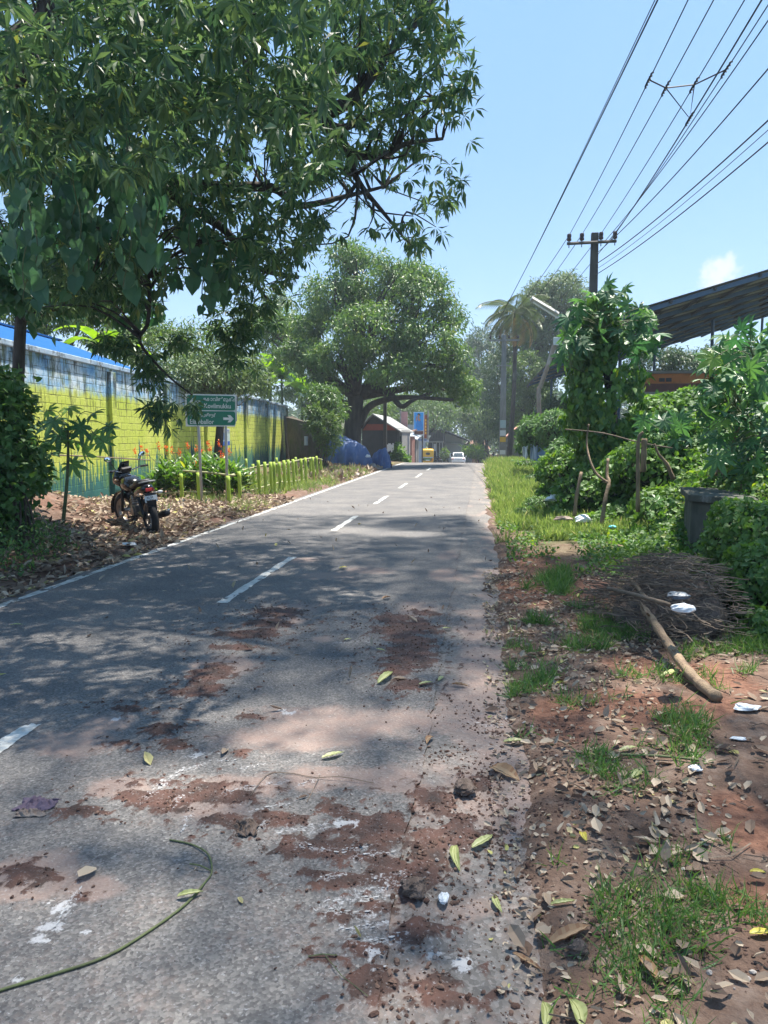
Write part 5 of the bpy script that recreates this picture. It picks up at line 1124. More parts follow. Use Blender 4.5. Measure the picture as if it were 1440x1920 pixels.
# ---- bags and litter
def crumple(name, label, cat, c, d, mat, seed=0, group=None, n=14, m_=9, rot=0):
    q = MB().blob((0, 0, 0), (1, 1, 1), n, m_); V = np.array(q.v)
    f = 1+.5*(fbm(V[:, 0]*2+seed, V[:, 1]*2+V[:, 2]*1.7+seed, 4, seed % 7)-.5)*2; V = V*f[:, None]*np.array(d); V[:, 2] = np.maximum(V[:, 2], -.35*d[2])
    R = np.array([[math.cos(rot), -math.sin(rot), 0], [math.sin(rot), math.cos(rot), 0], [0, 0, 1]]); q.v = [tuple(v) for v in (V@R.T+np.array(c))]
    o = q.build(name, M[mat] if isinstance(mat, str) else mat); tag(o, label, cat, group); return o
crumple('plastic_bag', 'crumpled white plastic bag on the brush heap', 'bag', above(1282, 1142, .52), (.08, .06, .035), 'plastic', 1)
crumple('plastic_bag', 'dark translucent plastic bag sunk in the brush heap behind the white one', 'bag', above(1272, 1118, .49), (.085, .08, .03), 'darkbag', 2)
crumple('plastic_sack', 'white plastic sack in the weeds left of the stakes', 'sack', P(1048, 936, 14.6), (.22, .18, .09), 'plastic', 3)
crumple('plastic_sack', 'torn white sack draped beside the leaning brown stake', 'sack', P(1092, 975, 12.4), (.14, .10, .08), 'plastic', 4)
crumple('paper_scrap', 'greyish brown scrap of board and paper left of the leaning brown stake', 'scrap', P(1055, 973, 12.6), (.16, .08, .05), 'rag', 5)
crumple('plastic_scrap', 'small turquoise plastic scrap in the creeper carpet', 'scrap', P(1148, 988, 11.6), (.06, .05, .03), 'cyan', 6)
crumple('plastic_packet', 'white and red packet at the right edge below the fallen branch', 'packet', gz(1400, 1333)+[0, 0, .02], (.075, .045, .022), 'plastic', 7)
crumple('plastic_packet', 'small white crumpled packet right of the grass tuft', 'packet', gz(1303, 1446)+[0, 0, .015], (.032, .03, .014), 'plastic', 8)
crumple('plastic_packet', 'thin white packet lying above the small crumpled one', 'packet', gz(1385, 1388)+[0, 0, .01], (.04, .02, .008), 'plastic', 9)
crumple('plastic_bag', 'white bag caught in the creeper right of the stakes', 'bag', P(1337, 846, 12), (.10, .06, .15), 'plastic', 10)
def ragcloth(name, label, cat, c, sx, sy, hz, mat, seed, rot=0):
    nu, nv = 34, 24; u, v = np.meshgrid(np.linspace(-1, 1, nu), np.linspace(-1, 1, nv))
    x = u*sx*(1+.45*(fbm(v*1.6+seed, u*.7, 3, seed % 9)-.5)*2)+sx*.35*(fbm(u*2+seed, v*2, 3, 5)-.5); y = v*sy*(1+.5*(fbm(u*1.8+seed, v*.6+4, 3, seed % 7)-.5)*2)+sy*.5*(fbm(u*2.3, v*2+seed, 3, 6)-.5)
    f = np.abs(fbm(u*2.6+seed*3, v*1.5+u*.8, 4, seed % 5)-.5)*2; e = 1-np.maximum(np.abs(u), np.abs(v))**3
    z = hz*(.15+1.5*f**.8)*(.25+.75*e)+.002
    X = c[0]+x*math.cos(rot)-y*math.sin(rot); Y = c[1]+x*math.sin(rot)+y*math.cos(rot)
    i = (np.arange(nv-1)[:, None]*nu+np.arange(nu-1)[None, :]).ravel()
    o = place(name, np.stack([X, Y, c[2]+z], -1).reshape(-1, 3), np.stack([i, i+1, i+nu+1, i+nu], 1).ravel(), np.full(len(i), 4), [M[mat]], smooth=True)
    md = o.modifiers.new('thick', 'SOLIDIFY'); md.thickness = .002; tag(o, label, cat); return o
ragcloth('rag', 'crumpled dirty purple and beige rag lying on the left lane', 'rag', gr(70, 1542), .080, .060, .034, 'ragpurple', 11)
ragcloth('rag', 'beige cloth scrap at the near edge of the purple rag', 'rag', gr(58, 1558), .060, .024, .026, 'rag', 12, .25)
ragcloth('husk', 'shrivelled brown banana husk lying on the asphalt', 'husk', gr(460, 1586), .050, .060, .036, 'husk', 13, .5)
crumple('husk', 'fibrous grey-brown coconut husk on the broken road edge', 'husk', gr(775, 1710)+[0, 0, .03], (.05, .05, .036), 'husk', 14, n=26, m_=14)
crumple('husk', 'soil-covered torn husk with a green sprout on the road edge', 'husk', gr(868, 1512)+[0, 0, .03], (.05, .065, .03), 'husk', 15, n=26, m_=14)
crumple('plastic_scrap', 'white torn scrap beside the coconut husk', 'scrap', gr(832, 1722)+[0, 0, .02], (.018, .035, .015), 'plastic', 16)
crumple('plastic_scrap', 'white scrap on the leaf litter in front of the motorcycle', 'scrap', gz(240, 1025)+[0, 0, .03], (.12, .08, .03), 'plastic', 17)
crumple('stone', 'angular brown stone at the edge of the large grass patch', 'stone', gr(1082, 1790)+[0, 0, .02], (.035, .028, .024), 'husk', 18)
crumple('stone', 'small dark stone in the gravel left of the large grass patch', 'stone', gr(968, 1780)+[0, 0, .012], (.02, .018, .016), 'poledark', 19)
# hanging scraps at pole C
for i, (x, y, w_, h, m_, lab) in enumerate([(1000, 850, 10, 34, 'palepanel', 'pale blue flex scrap hanging left of the rusty pole'), (1033, 855, 12, 44, 'plastic', 'white flex scrap hanging right of the rusty pole'), (1052, 835, 16, 26, 'palepanel', 'blue and white flex banner caught in the shrub'), (1022, 880, 10, 26, 'greywall', 'grey board leaning on the foot of the rusty pole'), (985, 848, 8, 26, 'plastic', 'small white scrap left of the blue one'), (1062, 885, 12, 8, 'plastic', 'small white box at the grass edge')]):
    c = P(x, y, 28); s = 28/F; q = MB(); nn = 7
    for k in range(nn+1):
        t_ = k/nn; q.v += [(c[0]+(t_-.5)*w_*s+.05*math.sin(i+k), c[1]+.10*math.sin(k*1.9+i), c[2]+h*s/2*(1-.35*abs(math.sin(k*1.3+i)))), (c[0]+(t_-.5)*w_*s*1.1, c[1]+.06*math.sin(k*1.9+i), c[2]-h*s/2*(1-.5*abs(math.cos(k*1.7+i))))]
    q.f = [(2*k, 2*k+2, 2*k+3, 2*k+1) for k in range(nn)]; q.m = [0]*nn
    o = q.build('banner_scrap', M[m_]); tag(o, lab, 'scrap', 'scraps around the rusty pole'); sd = o.modifiers.new('s', 'SOLIDIFY'); sd.thickness = .02
# ================================================================== ROAD SIGN
def Rz(a): return np.array([[math.cos(a), -math.sin(a), 0], [math.sin(a), math.cos(a), 0], [0, 0, 1]])
def Rx(a): return np.array([[1, 0, 0], [0, math.cos(a), -math.sin(a)], [0, math.sin(a), math.cos(a)]])
def Ry(a): return np.array([[math.cos(a), 0, math.sin(a)], [0, 1, 0], [-math.sin(a), 0, math.cos(a)]])
def xf(mb, R, t=(0, 0, 0)): mb.v = [tuple(v) for v in (np.array(mb.v)@np.array(R).T+np.array(t))]; return mb
def txt_mesh(parts):
    """parts: (string, x, z, size, xscale) -> verts/faces on the local x-z plane facing -y"""
    V = []; Fs = []
    for s, x, z, size, xs in parts:
        cu = bpy.data.curves.new('t', 'FONT'); cu.body = s; cu.size = size; cu.resolution_u = 3; cu.offset = size*.012
        ob = bpy.data.objects.new('t', cu); COL.objects.link(ob)
        dg = bpy.context.evaluated_depsgraph_get(); dg.update(); me = bpy.data.meshes.new_from_object(ob.evaluated_get(dg))
        b = len(V); V += [(x+v.co.x*xs, 0, z+v.co.y) for v in me.vertices]; Fs += [tuple(b+i for i in p.vertices) for p in me.polygons]
        COL.objects.unlink(ob); bpy.data.objects.remove(ob); bpy.data.curves.remove(cu)
    return V, Fs
def txt(name, parts, mat, parent, y, loc=(0, 0, 0), R=None):
    V, Fs = txt_mesh(parts); V = np.array(V)+np.array([0, y, 0])
    if R is not None: V = V@np.array(R).T
    return MB().add(V+np.array(loc), Fs).build(name, mat, parent, local=True)
def rrect(x0, x1, z0, z1, r, y, cut=0):
    out = []
    for cx, cz, a0 in ((x1-r, z1-r, 0), (x0+r, z1-r, 90), (x0+r, z0+r, 180), (x1-r, z0+r, 270)):
        for k in range(5):
            a = math.radians(a0+k*22.5); out.append((cx+r*math.cos(a), y, cz+r*math.sin(a)))
    return out
g1 = gz(380, 944)
sg = thing('road_sign', 'green direction board with white lettering on two grey posts in front of the red flowers', 'road sign', g1, math.radians(31))
zb_ = P(353, 800, 17.4)[2]-g1[2]; zt2 = P(353, 741, 17.4)[2]-g1[2]; wd = 1.20; xl = -.34; xr = xl+wd
MB().prism([(xl, 0, zb_), (xr-.05, 0, zb_), (xr-.02, .02, zb_+.12), (xr, 0, zb_+.14), (xr, 0, zt2), (xl, 0, zt2)], (0, 0, 0), (0, .025, 0)).build('board', M['signwhite'], sg, local=True)
zm_ = lerp(zb_, zt2, .49)
for z0, z1 in ((zb_+.03, zm_-.012), (zm_+.012, zt2-.03)):
    MB().prism(rrect(xl+.035, xr-.04, z0, z1, .05, -.006), (0, 0, 0), (0, .004, 0)).build('panel', M['signgreen'], sg, local=True)
def arrow(x0, x1, z, s):
    d = 1 if x1 > x0 else -1; a = .028*s; h = .085*s
    P0 = [(x0, z-a), (x1-d*.11*s, z-a), (x1-d*.15*s, z-h), (x1-d*.08*s, z-h), (x1, z), (x1-d*.08*s, z+h), (x1-d*.15*s, z+h), (x1-d*.11*s, z+a), (x0, z+a)]
    if d < 0: P0 = P0[::-1]
    return MB().add([(x, -.010, zz) for x, zz in P0], [(0, 1, 7, 8), (1, 2, 3, 4), (1, 4, 7), (4, 5, 6, 7)] if d > 0 else [(0, 1, 7, 8), (7, 4, 5, 6), (1, 4, 7), (1, 2, 3, 4)])
arrow(xl+.34, xl+.09, lerp(zm_, zt2, .52), 1.0).build('arrow', M['signwhite'], sg, local=True)
arrow(xr-.33, xr-.08, lerp(zb_, zm_, .50), 1.0).build('arrow', M['signwhite'], sg, local=True)
hU = zt2-zm_; hL = zm_-zb_
txt('lettering', [('Kovilmukku', xl+.42, zm_+hU*.16, .155, .86), ('\u0d47\u0d15\u0d3e\u0d35\u0d3f\u0d7d\u0d2e\u0d41\u0d15\u0d4d\u0d15\u0d4d', xl+.41, zm_+hU*.60, .115, .9)], M['signwhite'], sg, -.010)
txt('lettering', [('Elamballor', xl+.085, zb_+hL*.16, .155, .86), ('\u0d07\u0d33\u0d02\u0d2e\u0d4d\u0d2a\u0d33\u0d4d\u0d33\u0d42\u0d7c', xl+.085, zb_+hL*.60, .115, .85)], M['signwhite'], sg, -.010)
MB().tube([(0, .06, -.15), (-.03, .06, 1.2), (-.06, .06, zt2-.05)], .034, 8).build('post', M['galv'], sg, local=True, smooth=True)
MB().tube([(.60, .06, -.15), (.60, .06, 1.2), (.60, .06, zt2-.05)], .034, 8).build('post', M['galv'], sg, local=True, smooth=True)
# notice fixed to the wall behind the sign
def on_wall(px, py):
    # intersection of pixel ray with the wall face
    r = ray(px, py); n2 = np.array([WN[0], WN[1], 0]); p0 = np.array([WA[0], WA[1], 0])+n2*.02; t = ((p0-np.array([0, 0, H]))@n2)/(r@n2); return np.array([0, 0, H])+r*t
nb = on_wall(419, 820); s_ = (nb[:2]-WA)@WD
nt_ = thing('wall_notice', 'pale green notice board on the painted wall behind the right sign post', 'notice', (nb[0], nb[1], 0), WROT)
za = on_wall(410, 803)[2]; zc_ = on_wall(410, 836)[2]; hh = za-zc_
MB().box((0, -.04, (za+zc_)/2), (1.9, .03, hh)).build('board', M['paperblue'], nt_, local=True)
MB().box((0, -.059, za-.12*hh), (1.86, .004, .2*hh)).build('header_strip', M['signwhite'], nt_, local=True)
MB().box((0, -.059, zc_+.13*hh), (1.86, .004, .24*hh)).build('footer_strip', M['cobalt'], nt_, local=True)
lm = MB()
for k in range(6): lm.box((-.05+.05*(k % 3), -.059, za-hh*(.30+.07*k)), (.9-.12*(k % 2), .004, .03*hh))
for k in range(7): lm.box((-.8+.26*k, -.063, za-.12*hh), (.12, .004, .10*hh))
lm.build('print', M['cobalt'], nt_, local=True)
# ================================================================== MOTORCYCLE
RC = gz(287, 1001); FC = P(228, 950, 13.0); head = math.atan2(FC[1]-RC[1], FC[0]-RC[0])
def wheel(parent, cx, R=np.eye(3), piv=(0, 0, 0), w=.10, rr=.30, disc=True, yaw=0):
    piv = np.array(piv)
    def fin(mb): mb.v = [tuple(v) for v in ((np.array(mb.v)-piv)@R.T+piv)]; return mb
    T_ = MB(); prof = [(rr-.085, -w*.36), (rr-.03, -w*.5), (rr, -w*.22), (rr+.008, 0), (rr, w*.22), (rr-.03, w*.5), (rr-.085, w*.36)]; n = 32
    V = []; 
    for r_, yy in prof:
        for k in range(n): a = 2*math.pi*k/n; V.append((cx+r_*math.cos(a), yy, rr+r_*math.sin(a)))
    Fs = [(i*n+k, i*n+(k+1) % n, ((i+1) % 7)*n+(k+1) % n, ((i+1) % 7)*n+k) for i in range(7) for k in range(n)]
    tw_ = fin(T_.add(V, Fs)).build('wheel', M['tyre'], parent, local=True, smooth=True)
    Rm = MB(); V = []
    for r_, yy in [(rr-.115, -.03), (rr-.08, -.04), (rr-.08, .04), (rr-.115, .03)]:
        for k in range(n): a = 2*math.pi*k/n; V.append((cx+r_*math.cos(a), yy, rr+r_*math.sin(a)))
    Rm.add(V, [(i*n+k, i*n+(k+1) % n, ((i+1) % 4)*n+(k+1) % n, ((i+1) % 4)*n+k) for i in range(4) for k in range(n)])
    for k in range(6):
        a = k*math.pi/3+.2; Rm.tube([(cx+.03*math.cos(a), 0, rr+.03*math.sin(a)), (cx+(rr-.11)*math.cos(a+.12), 0, rr+(rr-.11)*math.sin(a+.12))], .014, 5)
    Rm.tube([(cx, -.06, rr), (cx, .06, rr)], .045, 12)
    fin(Rm).build('rim', M['alloy'], tw_, local=True); return tw_
def motorcycle(label, loc, heading, lean, group=None, plate=True, steer=.42):
    t = thing('motorcycle', label, 'motorcycle', loc, rot=(-lean, 0, heading), group=group)
    bl = dict(parent=t, local=True)
    wheel(t, 0, w=.115)
    S = Rz(steer); pv = (1.18, 0, 0)
    def fr(mb): mb.v = [tuple(v) for v in ((np.array(mb.v)-np.array(pv))@S.T+np.array(pv))]; return mb
    wheel(t, 1.30, S, pv, w=.09)
    fr(MB().tube([(1.30, .085, .30), (1.16, .085, .86)], .026, 8).tube([(1.30, -.085, .30), (1.16, -.085, .86)], .026, 8).box((1.16, 0, .86), (.08, .24, .04)).box((1.19, 0, .72), (.08, .22, .04))).build('fork', M['black'], **bl)
    m = MB(); secs = []
    for k in range(9):
        a = math.radians(-8+k*19); secs.append([(1.30+.345*math.cos(a), -.062, .30+.345*math.sin(a)), (1.30+.36*math.cos(a), 0, .30+.36*math.sin(a)), (1.30+.345*math.cos(a), .062, .30+.345*math.sin(a)), (1.30+.335*math.cos(a), 0, .30+.335*math.sin(a))])
    fr(m.loft(secs)).build('front_fender', M['gloss'], smooth=True, **bl)
    # bikini fairing + headlight + meter
    def sec(x, w, z0, z1, n=10, p=2.4):
        out = []
        for k in range(n):
            a = 2*math.pi*k/n; c, s = math.cos(a), math.sin(a); out.append((x, w*abs(c)**(2/p)*(1 if c >= 0 else -1), (z0+z1)/2+(z1-z0)/2*abs(s)**(2/p)*(1 if s >= 0 else -1)))
        return out
    fr(MB().loft([sec(1.16, .10, .78, .98), sec(1.22, .16, .72, 1.06), sec(1.32, .155, .72, 1.03), sec(1.41, .11, .76, .95), sec(1.45, .05, .80, .90)])).build('fairing', M['gloss'], smooth=True, **bl)
    fr(MB().add([(1.20, -.12, 1.04), (1.20, .12, 1.04), (1.12, .09, 1.16), (1.12, -.09, 1.16), (1.30, 0, 1.08)], [(0, 1, 2, 3), (0, 4, 1)])).build('windscreen', M['glass'], **bl)
    fr(MB().box((1.13, 0, 1.01), (.06, .20, .09), Ry(-.5))).build('instrument_panel', M['black'], bevel=.01, **bl)
    fr(MB().tube([(1.02, .36, 1.03), (1.08, .30, 1.03), (1.13, .12, .99), (1.13, -.12, .99), (1.08, -.30, 1.03), (1.02, -.36, 1.03)], .013, 7)).build('handlebar', M['chrome'], **bl)
    for s in (-1, 1):
        fr(MB().tube([(1.075, s*.27, 1.03), (1.02, s*.39, 1.03)], .019, 8)).build('grip', M['black'], **bl)
        fr(MB().tube([(1.13, s*.26, 1.03), (1.09, s*.40, 1.045)], .007, 5)).build('lever', M['chrome'], **bl)
        mm = fr(MB().tube([(1.08, s*.24, 1.03), (1.10, s*.29, 1.15), (1.10, s*.34, 1.21)], .007, 5).blob((1.105, s*.36, 1.235), (.018, .072, .042), 12, 8, R=Rx(s*.3))).build('mirror', M['black'], **bl)
        fr(MB().blob((1.088, s*.36, 1.237), (.006, .066, .038), 12, 8, R=Rx(s*.3))).build('mirror_glass', M['mirror'], mm, local=True)
        fr(MB().blob((1.18, s*.19, .86), (.035, .035, .022), 8, 6)).build('indicator', M['amber'], **bl)
    # tank
    MB().loft([sec(.62, .09, .68, .80), sec(.70, .14, .66, .88), sec(.84, .165, .64, .93), sec(.98, .16, .66, .93), sec(1.08, .11, .70, .88), sec(1.12, .06, .74, .84)]).build('fuel_tank', M['gloss'], smooth=True, **bl)
    MB().lathe([(.04, .0), (.045, .012), (.02, .02)], 12, c=(.90, 0, .925)).build('fuel_cap', M['chrome'], **bl)
    MB().loft([sec(-.06, .10, .845, .90), sec(.02, .135, .82, .91), sec(.20, .14, .78, .885), sec(.30, .12, .76, .85), sec(.46, .13, .72, .80), sec(.62, .10, .72, .80), sec(.68, .07, .74, .80)]).build('seat', M['black'], smooth=True, **bl)
    MB().loft([sec(-.20, .06, .72, .80), sec(-.12, .10, .68, .83), sec(.05, .12, .64, .83), sec(.30, .12, .56, .77), sec(.50, .11, .54, .73)]).build('tail_body', M['gloss'], smooth=True, **bl)
    MB().tube([(-.10, .12, .86), (-.24, .10, .88), (-.26, 0, .885), (-.24, -.10, .88), (-.10, -.12, .86)], .013, 7).build('grab_rail', M['galv'], **bl)
    MB().box((-.215, 0, .745), (.03, .13, .055), Ry(.3)).build('tail_light', M['redlens'], bevel=.01, **bl)
    for s in (-1, 1): 
        im = MB().tube([(-.17, s*.05, .685), (-.19, s*.15, .685)], .010, 6).blob((-.20, s*.165, .685), (.030, .048, .026), 10, 7).build('indicator', M['amber'] if s > 0 else M['lens'], smooth=True, **bl)
    MB().box((-.20, 0, .64), (.02, .16, .10), Ry(.15)).box((-.215, 0, .47), (.012, .15, .22), Ry(-.25)).build('mudguard', M['black'], **bl)
    if plate:
        pm = MB().box((0, 0, 0), (.20, .006, .105)).v
        Rp = np.array([[0, 1, 0], [-1, 0, 0], [0, 0, 1]]).T@np.eye(3)   # local x -> -y? set below
        pl = thing('plate_tmp', 'x', 'x'); bpy.data.objects.remove(pl)
        RR = Ry(.15)@np.array([[0, 1, 0], [-1, 0, 0], [0, 0, 1]])
        q = MB().box((0, 0, 0), (.20, .006, .105)); xf(q, RR, (-.225, 0, .60)); npl = q.build('number_plate', M['white'], **bl)
        txt('plate_text', [('KL\u00b724', -.065, .008, .042, 1), ('P\u00b76845', -.08, -.040, .045, 1)], M['black'], npl, -.005, (-.225, 0, .60), RR)
    MB().box((.62, 0, .34), (.30, .20, .20)).lathe([(.075, -.0), (.09, .02), (.09, .04), (.075, .05), (.09, .06), (.09, .08), (.075, .09), (.09, .10), (.09, .12), (.07, .14), (.07, .18)], 12, R=Ry(.35), c=(.74, 0, .42)).tube([(.58, -.13, .34), (.58, .13, .34)], .095, 14).build('engine', M['alloy'], bevel=.015, **bl)
    MB().tube([(1.10, 0, .78), (.95, 0, .55), (.80, 0, .26), (.45, 0, .24), (.38, 0, .40), (.30, 0, .62), (.60, 0, .66), (1.08, 0, .80)], .022, 7).tube([(0, .09, .30), (.42, .07, .34)], .02, 6).tube([(0, -.09, .30), (.42, -.07, .34)], .02, 6).tube([(.05, .09, .33), (.15, .10, .62)], .028, 8).tube([(.05, -.09, .33), (.15, -.10, .62)], .028, 8).build('frame', M['black'], **bl)
    MB().tube(curve_pts([(.84, -.03, .45), (.94, -.06, .30), (.80, -.12, .20), (.45, -.15, .20), (.25, -.17, .24)], 3), .02, 7).tube([(.30, -.17, .23), (.22, -.175, .245), (-.28, -.20, .34), (-.30, -.20, .342)], [.025, .05, .055, .03], 12).build('exhaust', M['black'], smooth=True, **bl)
    MB().tube([(.02, -.21, .33), (-.22, -.25, .375)], .018, 6).build('exhaust_shield', M['chrome'], **bl)
    MB().tube([(.45, .10, .25), (.36, .30, .01), (.33, .34, .005)], .012, 6).build('side_stand', M['black'], **bl)
    for s in (-1, 1): MB().tube([(.40, s*.10, .28), (.40, s*.26, .29)], .016, 6).build('footrest', M['black'], **bl)
    MB().tube([(0, .05, .30), (.30, .05, .33)], .05, 6).build('chain_case', M['black'], **bl)
    return t
moto = motorcycle('black motorcycle leaning on its side stand on the leaf litter by the painted wall', (RC[0], RC[1], terr1(RC[0], RC[1])), head, .13)
# ================================================================== BAMBOO FENCE AND FLOWER BED
FP = [(497, 866, 926), (541, 862, 920), (449, 884, 938), (587, 857, 902), (514, 866, 924), (462, 860, 905), (475, 870, 917), (485, 863, 926), (508, 866, 926), (519, 858, 897), (524, 866, 921), (533, 863, 924), (550, 861, 915), (555, 857, 896), (565, 860, 909), (573, 858, 911), (582, 857, 898), (594, 855, 895), (602, 860, 888), (428, 892, 944), (372, 886, 940), (340, 888, 935)]
f0 = gz(509, 926); fen = thing('bamboo_fence', 'low yellow-green painted bamboo picket fence along the verge', 'fence', f0)
tops = []
for x, y0, y1 in FP:
    b = gz(x+2, y1); tpz = P(x-1, y0, b[1]); mb = MB(); n = 6; c = [lerp(b-[0, 0, .1], tpz, k/n) for k in range(n+1)]
    mb.tube(c, [.043+.006*(k % 2) for k in range(n+1)], 9); mb.build('post', M['bamboo'], fen, smooth=True); tops.append((b, tpz))
def railpts(l): return curve_pts([P(x, y, Y) for x, y, Y in l], 4)
for l in ([(344, 883, 18.4), (390, 886, 18.1), (430, 891, 17.8), (440, 891, 17.9)], [(432, 892, 17.9), (450, 884, 19.5), (470, 878, 20.5), (500, 872, 21.3)], [(478, 876, 20.6), (505, 871, 21.5), (533, 871, 22)], [(533, 870, 22), (560, 863, 24.5), (590, 859, 28), (604, 862, 30)], [(470, 920, 20), (500, 911, 21), (530, 903, 22)], [(534, 905, 22.2), (560, 901, 24), (590, 896, 28), (607, 889, 30.5)], [(298, 927, 18.3), (340, 923, 18.2), (395, 923, 18)]):
    MB().tube(railpts(l), .026, 7).build('rail', M['rail'], fen, smooth=True)
MB().tube([on_wall(60, 851)+[.3, -.3, 0], on_wall(160, 855)+[.3, -.3, 0], on_wall(272, 862)+[.3, -.3, 0]], .018, 5).build('long_pole', M['drystick'], fen)
clumps = [(282, 935, 895, 19.3, 16), (300, 938, 880, 18.6, 20), (322, 936, 875, 18.9, 22), (345, 938, 885, 18.6, 22), (362, 936, 868, 19.4, 22), (385, 936, 872, 18.9, 22), (402, 932, 865, 19.3, 22), (418, 936, 870, 18.4, 22), (438, 932, 880, 18.6, 20), (455, 925, 885, 20.2, 18), (330, 930, 868, 20.2, 20), (374, 930, 862, 20.6, 20), (430, 928, 872, 20.2, 18)]
fl = [(253, 848), (298, 838), (312, 843), (323, 846), (337, 849), (351, 838), (368, 842), (391, 836), (394, 842), (411, 832), (413, 853), (420, 857), (430, 848), (378, 850), (368, 872), (385, 882), (276, 850), (265, 843)]
for i, (x, yb, yt, Y, n) in enumerate(clumps):
    g = P(x, yb, Y); g[2] = terr1(g[0], g[1]); tz = P(x, yt, Y)[2]-g[2]
    mine = [f for j, f in enumerate(fl) if j % len(clumps) == i or (j == i+13)]
    t = thing('ginger_lily', ['leafy ginger lily clump at the left end of the flower bed behind the motorcycle', 'dark leaved ginger lily clump second from the left in the bed', 'ginger lily clump with narrow leaves left of the left sign post', 'broad leaved clump just left of the left sign post', 'ginger lily clump directly behind the left sign post', 'ginger lily clump between the two sign posts, nearer the left one', 'ginger lily clump between the two sign posts under the notice', 'front ginger lily clump at the foot of the right sign post', 'drooping ginger lily clump right of the right sign post', 'last ginger lily clump where the bamboo pickets begin', 'taller clump in the back row above the motorcycle mirror side', 'taller clump in the back row behind the left sign post', 'tall clump in the back row under the wall notice'][i], 'plant', g, group='ginger lilies in the flower bed')
    pos = []; d = []; nr = []; st = MB()
    for k in range(n//2+3):
        a = rnd.uniform(0, 6.28); r_ = rnd.uniform(.02, .28); b = g+np.array([r_*math.cos(a), r_*math.sin(a), 0]); tp_ = b+np.array([rnd.uniform(-.16, .16), rnd.uniform(-.16, .16), tz*rnd.uniform(.65, 1.05)]); st.tube([b, tp_], .010, 4, cap=False)
        for q in range(9):
            u = .25+.75*q/8; c = lerp(b, tp_, u); an = a+q*3.14+rnd.uniform(-.5, .5); pos.append(c); el = rnd.uniform(.35, 1.2)*(.6+.5*u); d.append((math.cos(an)*math.cos(el), math.sin(an)*math.cos(el), math.sin(el))); nr.append((-math.cos(an)*math.sin(el), -math.sin(an)*math.sin(el), math.cos(el)))
    pos = np.array(pos); L = rng.uniform(.26, .44, len(pos)); nr = np.array(nr)+rng.normal(size=(len(pos), 3))*.2
    T_L = (np.array([(0, 0, 0), (-.5, .3, .03), (0, .3, -.01), (.5, .3, .03), (-.45, .65, -.04), (0, .65, -.09), (.45, .65, -.04), (0, 1, -.28)]), [(0, 2, 1), (0, 3, 2), (1, 2, 5, 4), (2, 3, 6, 5), (4, 5, 7), (5, 6, 7)])
    scatter('leaves', T_L, pos, d, nr, L, L*.19, M['ginger'], t); st.build('stems', M['vinestem'], t)
    for (fx, fy) in mine[:3]:
        q = P(fx, fy, Y+.2); m_ = 22; pp = q+np.stack([rng.normal(0, .018, m_), rng.normal(0, .018, m_), rng.uniform(-.10, .10, m_)], 1); fo = scatter('flower', T_LANCE, pp, rng.normal(size=(m_, 3))+[0, 0, 1.1], rng.normal(size=(m_, 3)), .065, .026, M['flower'], t)
        b = lerp(g, q, .1); b[2] = g[2]+.2; MB().tube([b, q], .006, 4, cap=False).build('flower_stalk', M['vinestem'], fo)
# ================================================================== TARPAULINS, HOUSES
def tarp(name, label, pxs, Y, dep, seed, hump):
    """draped sheet: columns of (px, py_top, py_bottom)"""
    cols = []; px0 = pxs[0][0]; px1 = pxs[-1][0]; nu = 46; nv = 30
    q = MB(); V = []
    for i in range(nu+1):
        u = i/nu; x = lerp(px0, px1, u); yt = np.interp(x, [p[0] for p in pxs], [p[1] for p in pxs]); yb = np.interp(x, [p[0] for p in pxs], [p[2] for p in pxs])
        T0 = P(x, yt, Y); B0 = P(x, yb, Y); zt_ = T0[2]; zb_ = min(B0[2], terr1(B0[0], Y))-.02 if hump else B0[2]
        endt = (math.sin(math.pi*min(max(u, .03), .97)))**.35
        for j in range(nv+1):
            v = j/nv; a = math.pi*v; yy = Y-dep*math.cos(a)*endt*(.75+.25*(1-math.sin(a))); zz = zb_+(zt_-zb_)*math.sin(a)**.55
            f = .42*(float(fbm(u*9+seed, v*1.6, 4, seed))-.5)+.09*math.sin(u*30+3*math.sin(v*3+seed))*(1-math.sin(a))
            V.append((T0[0]+f*.6, yy-f, max(zz+f*.5*math.sin(a), zb_)))
    Fs = [(i*(nv+1)+j, (i+1)*(nv+1)+j, (i+1)*(nv+1)+j+1, i*(nv+1)+j+1) for i in range(nu) for j in range(nv)]
    q.add(V, Fs); o = q.build(name, M['tarp'], smooth=True); tag(o, label, 'tarpaulin'); return o
tarp('tarpaulin', 'large faded blue tarpaulin draped over a heap beside the mango trunk', [(608, 815, 866), (620, 810, 872), (640, 815, 876), (660, 825, 878), (685, 838, 880), (694, 855, 880), (697, 872, 881)], 36.5, .9, 3, True)
tarp('tarpaulin', 'small rounded blue tarpaulin bundle by the roadside', [(694, 866, 874), (700, 851, 876), (712, 842, 877), (722, 841, 877), (730, 850, 876), (733, 866, 875)], 37.8, .55, 8, True)
for i, (x, y, rx, ry_, m_, lab) in enumerate([(628, 872, 16, 5, 'plastic', 'pale sack sticking out under the large tarpaulin'), (698, 877, 7, 8, 'greywall', 'rounded grey stone between the two tarpaulins'), (706, 881, 12, 2.5, 'greywall', 'flat pale board in front of the small tarpaulin'), (690, 856, 5, 4, 'plastic', 'light scrap between the two tarpaulins')]):
    c = P(x, y, 35.9); s = 36/F; c[2] = max(c[2], terr1(c[0], c[1])+.03); crumple('debris_lump', lab, 'debris', c, (rx*s, rx*s*.6, ry_*s), m_, 30+i)
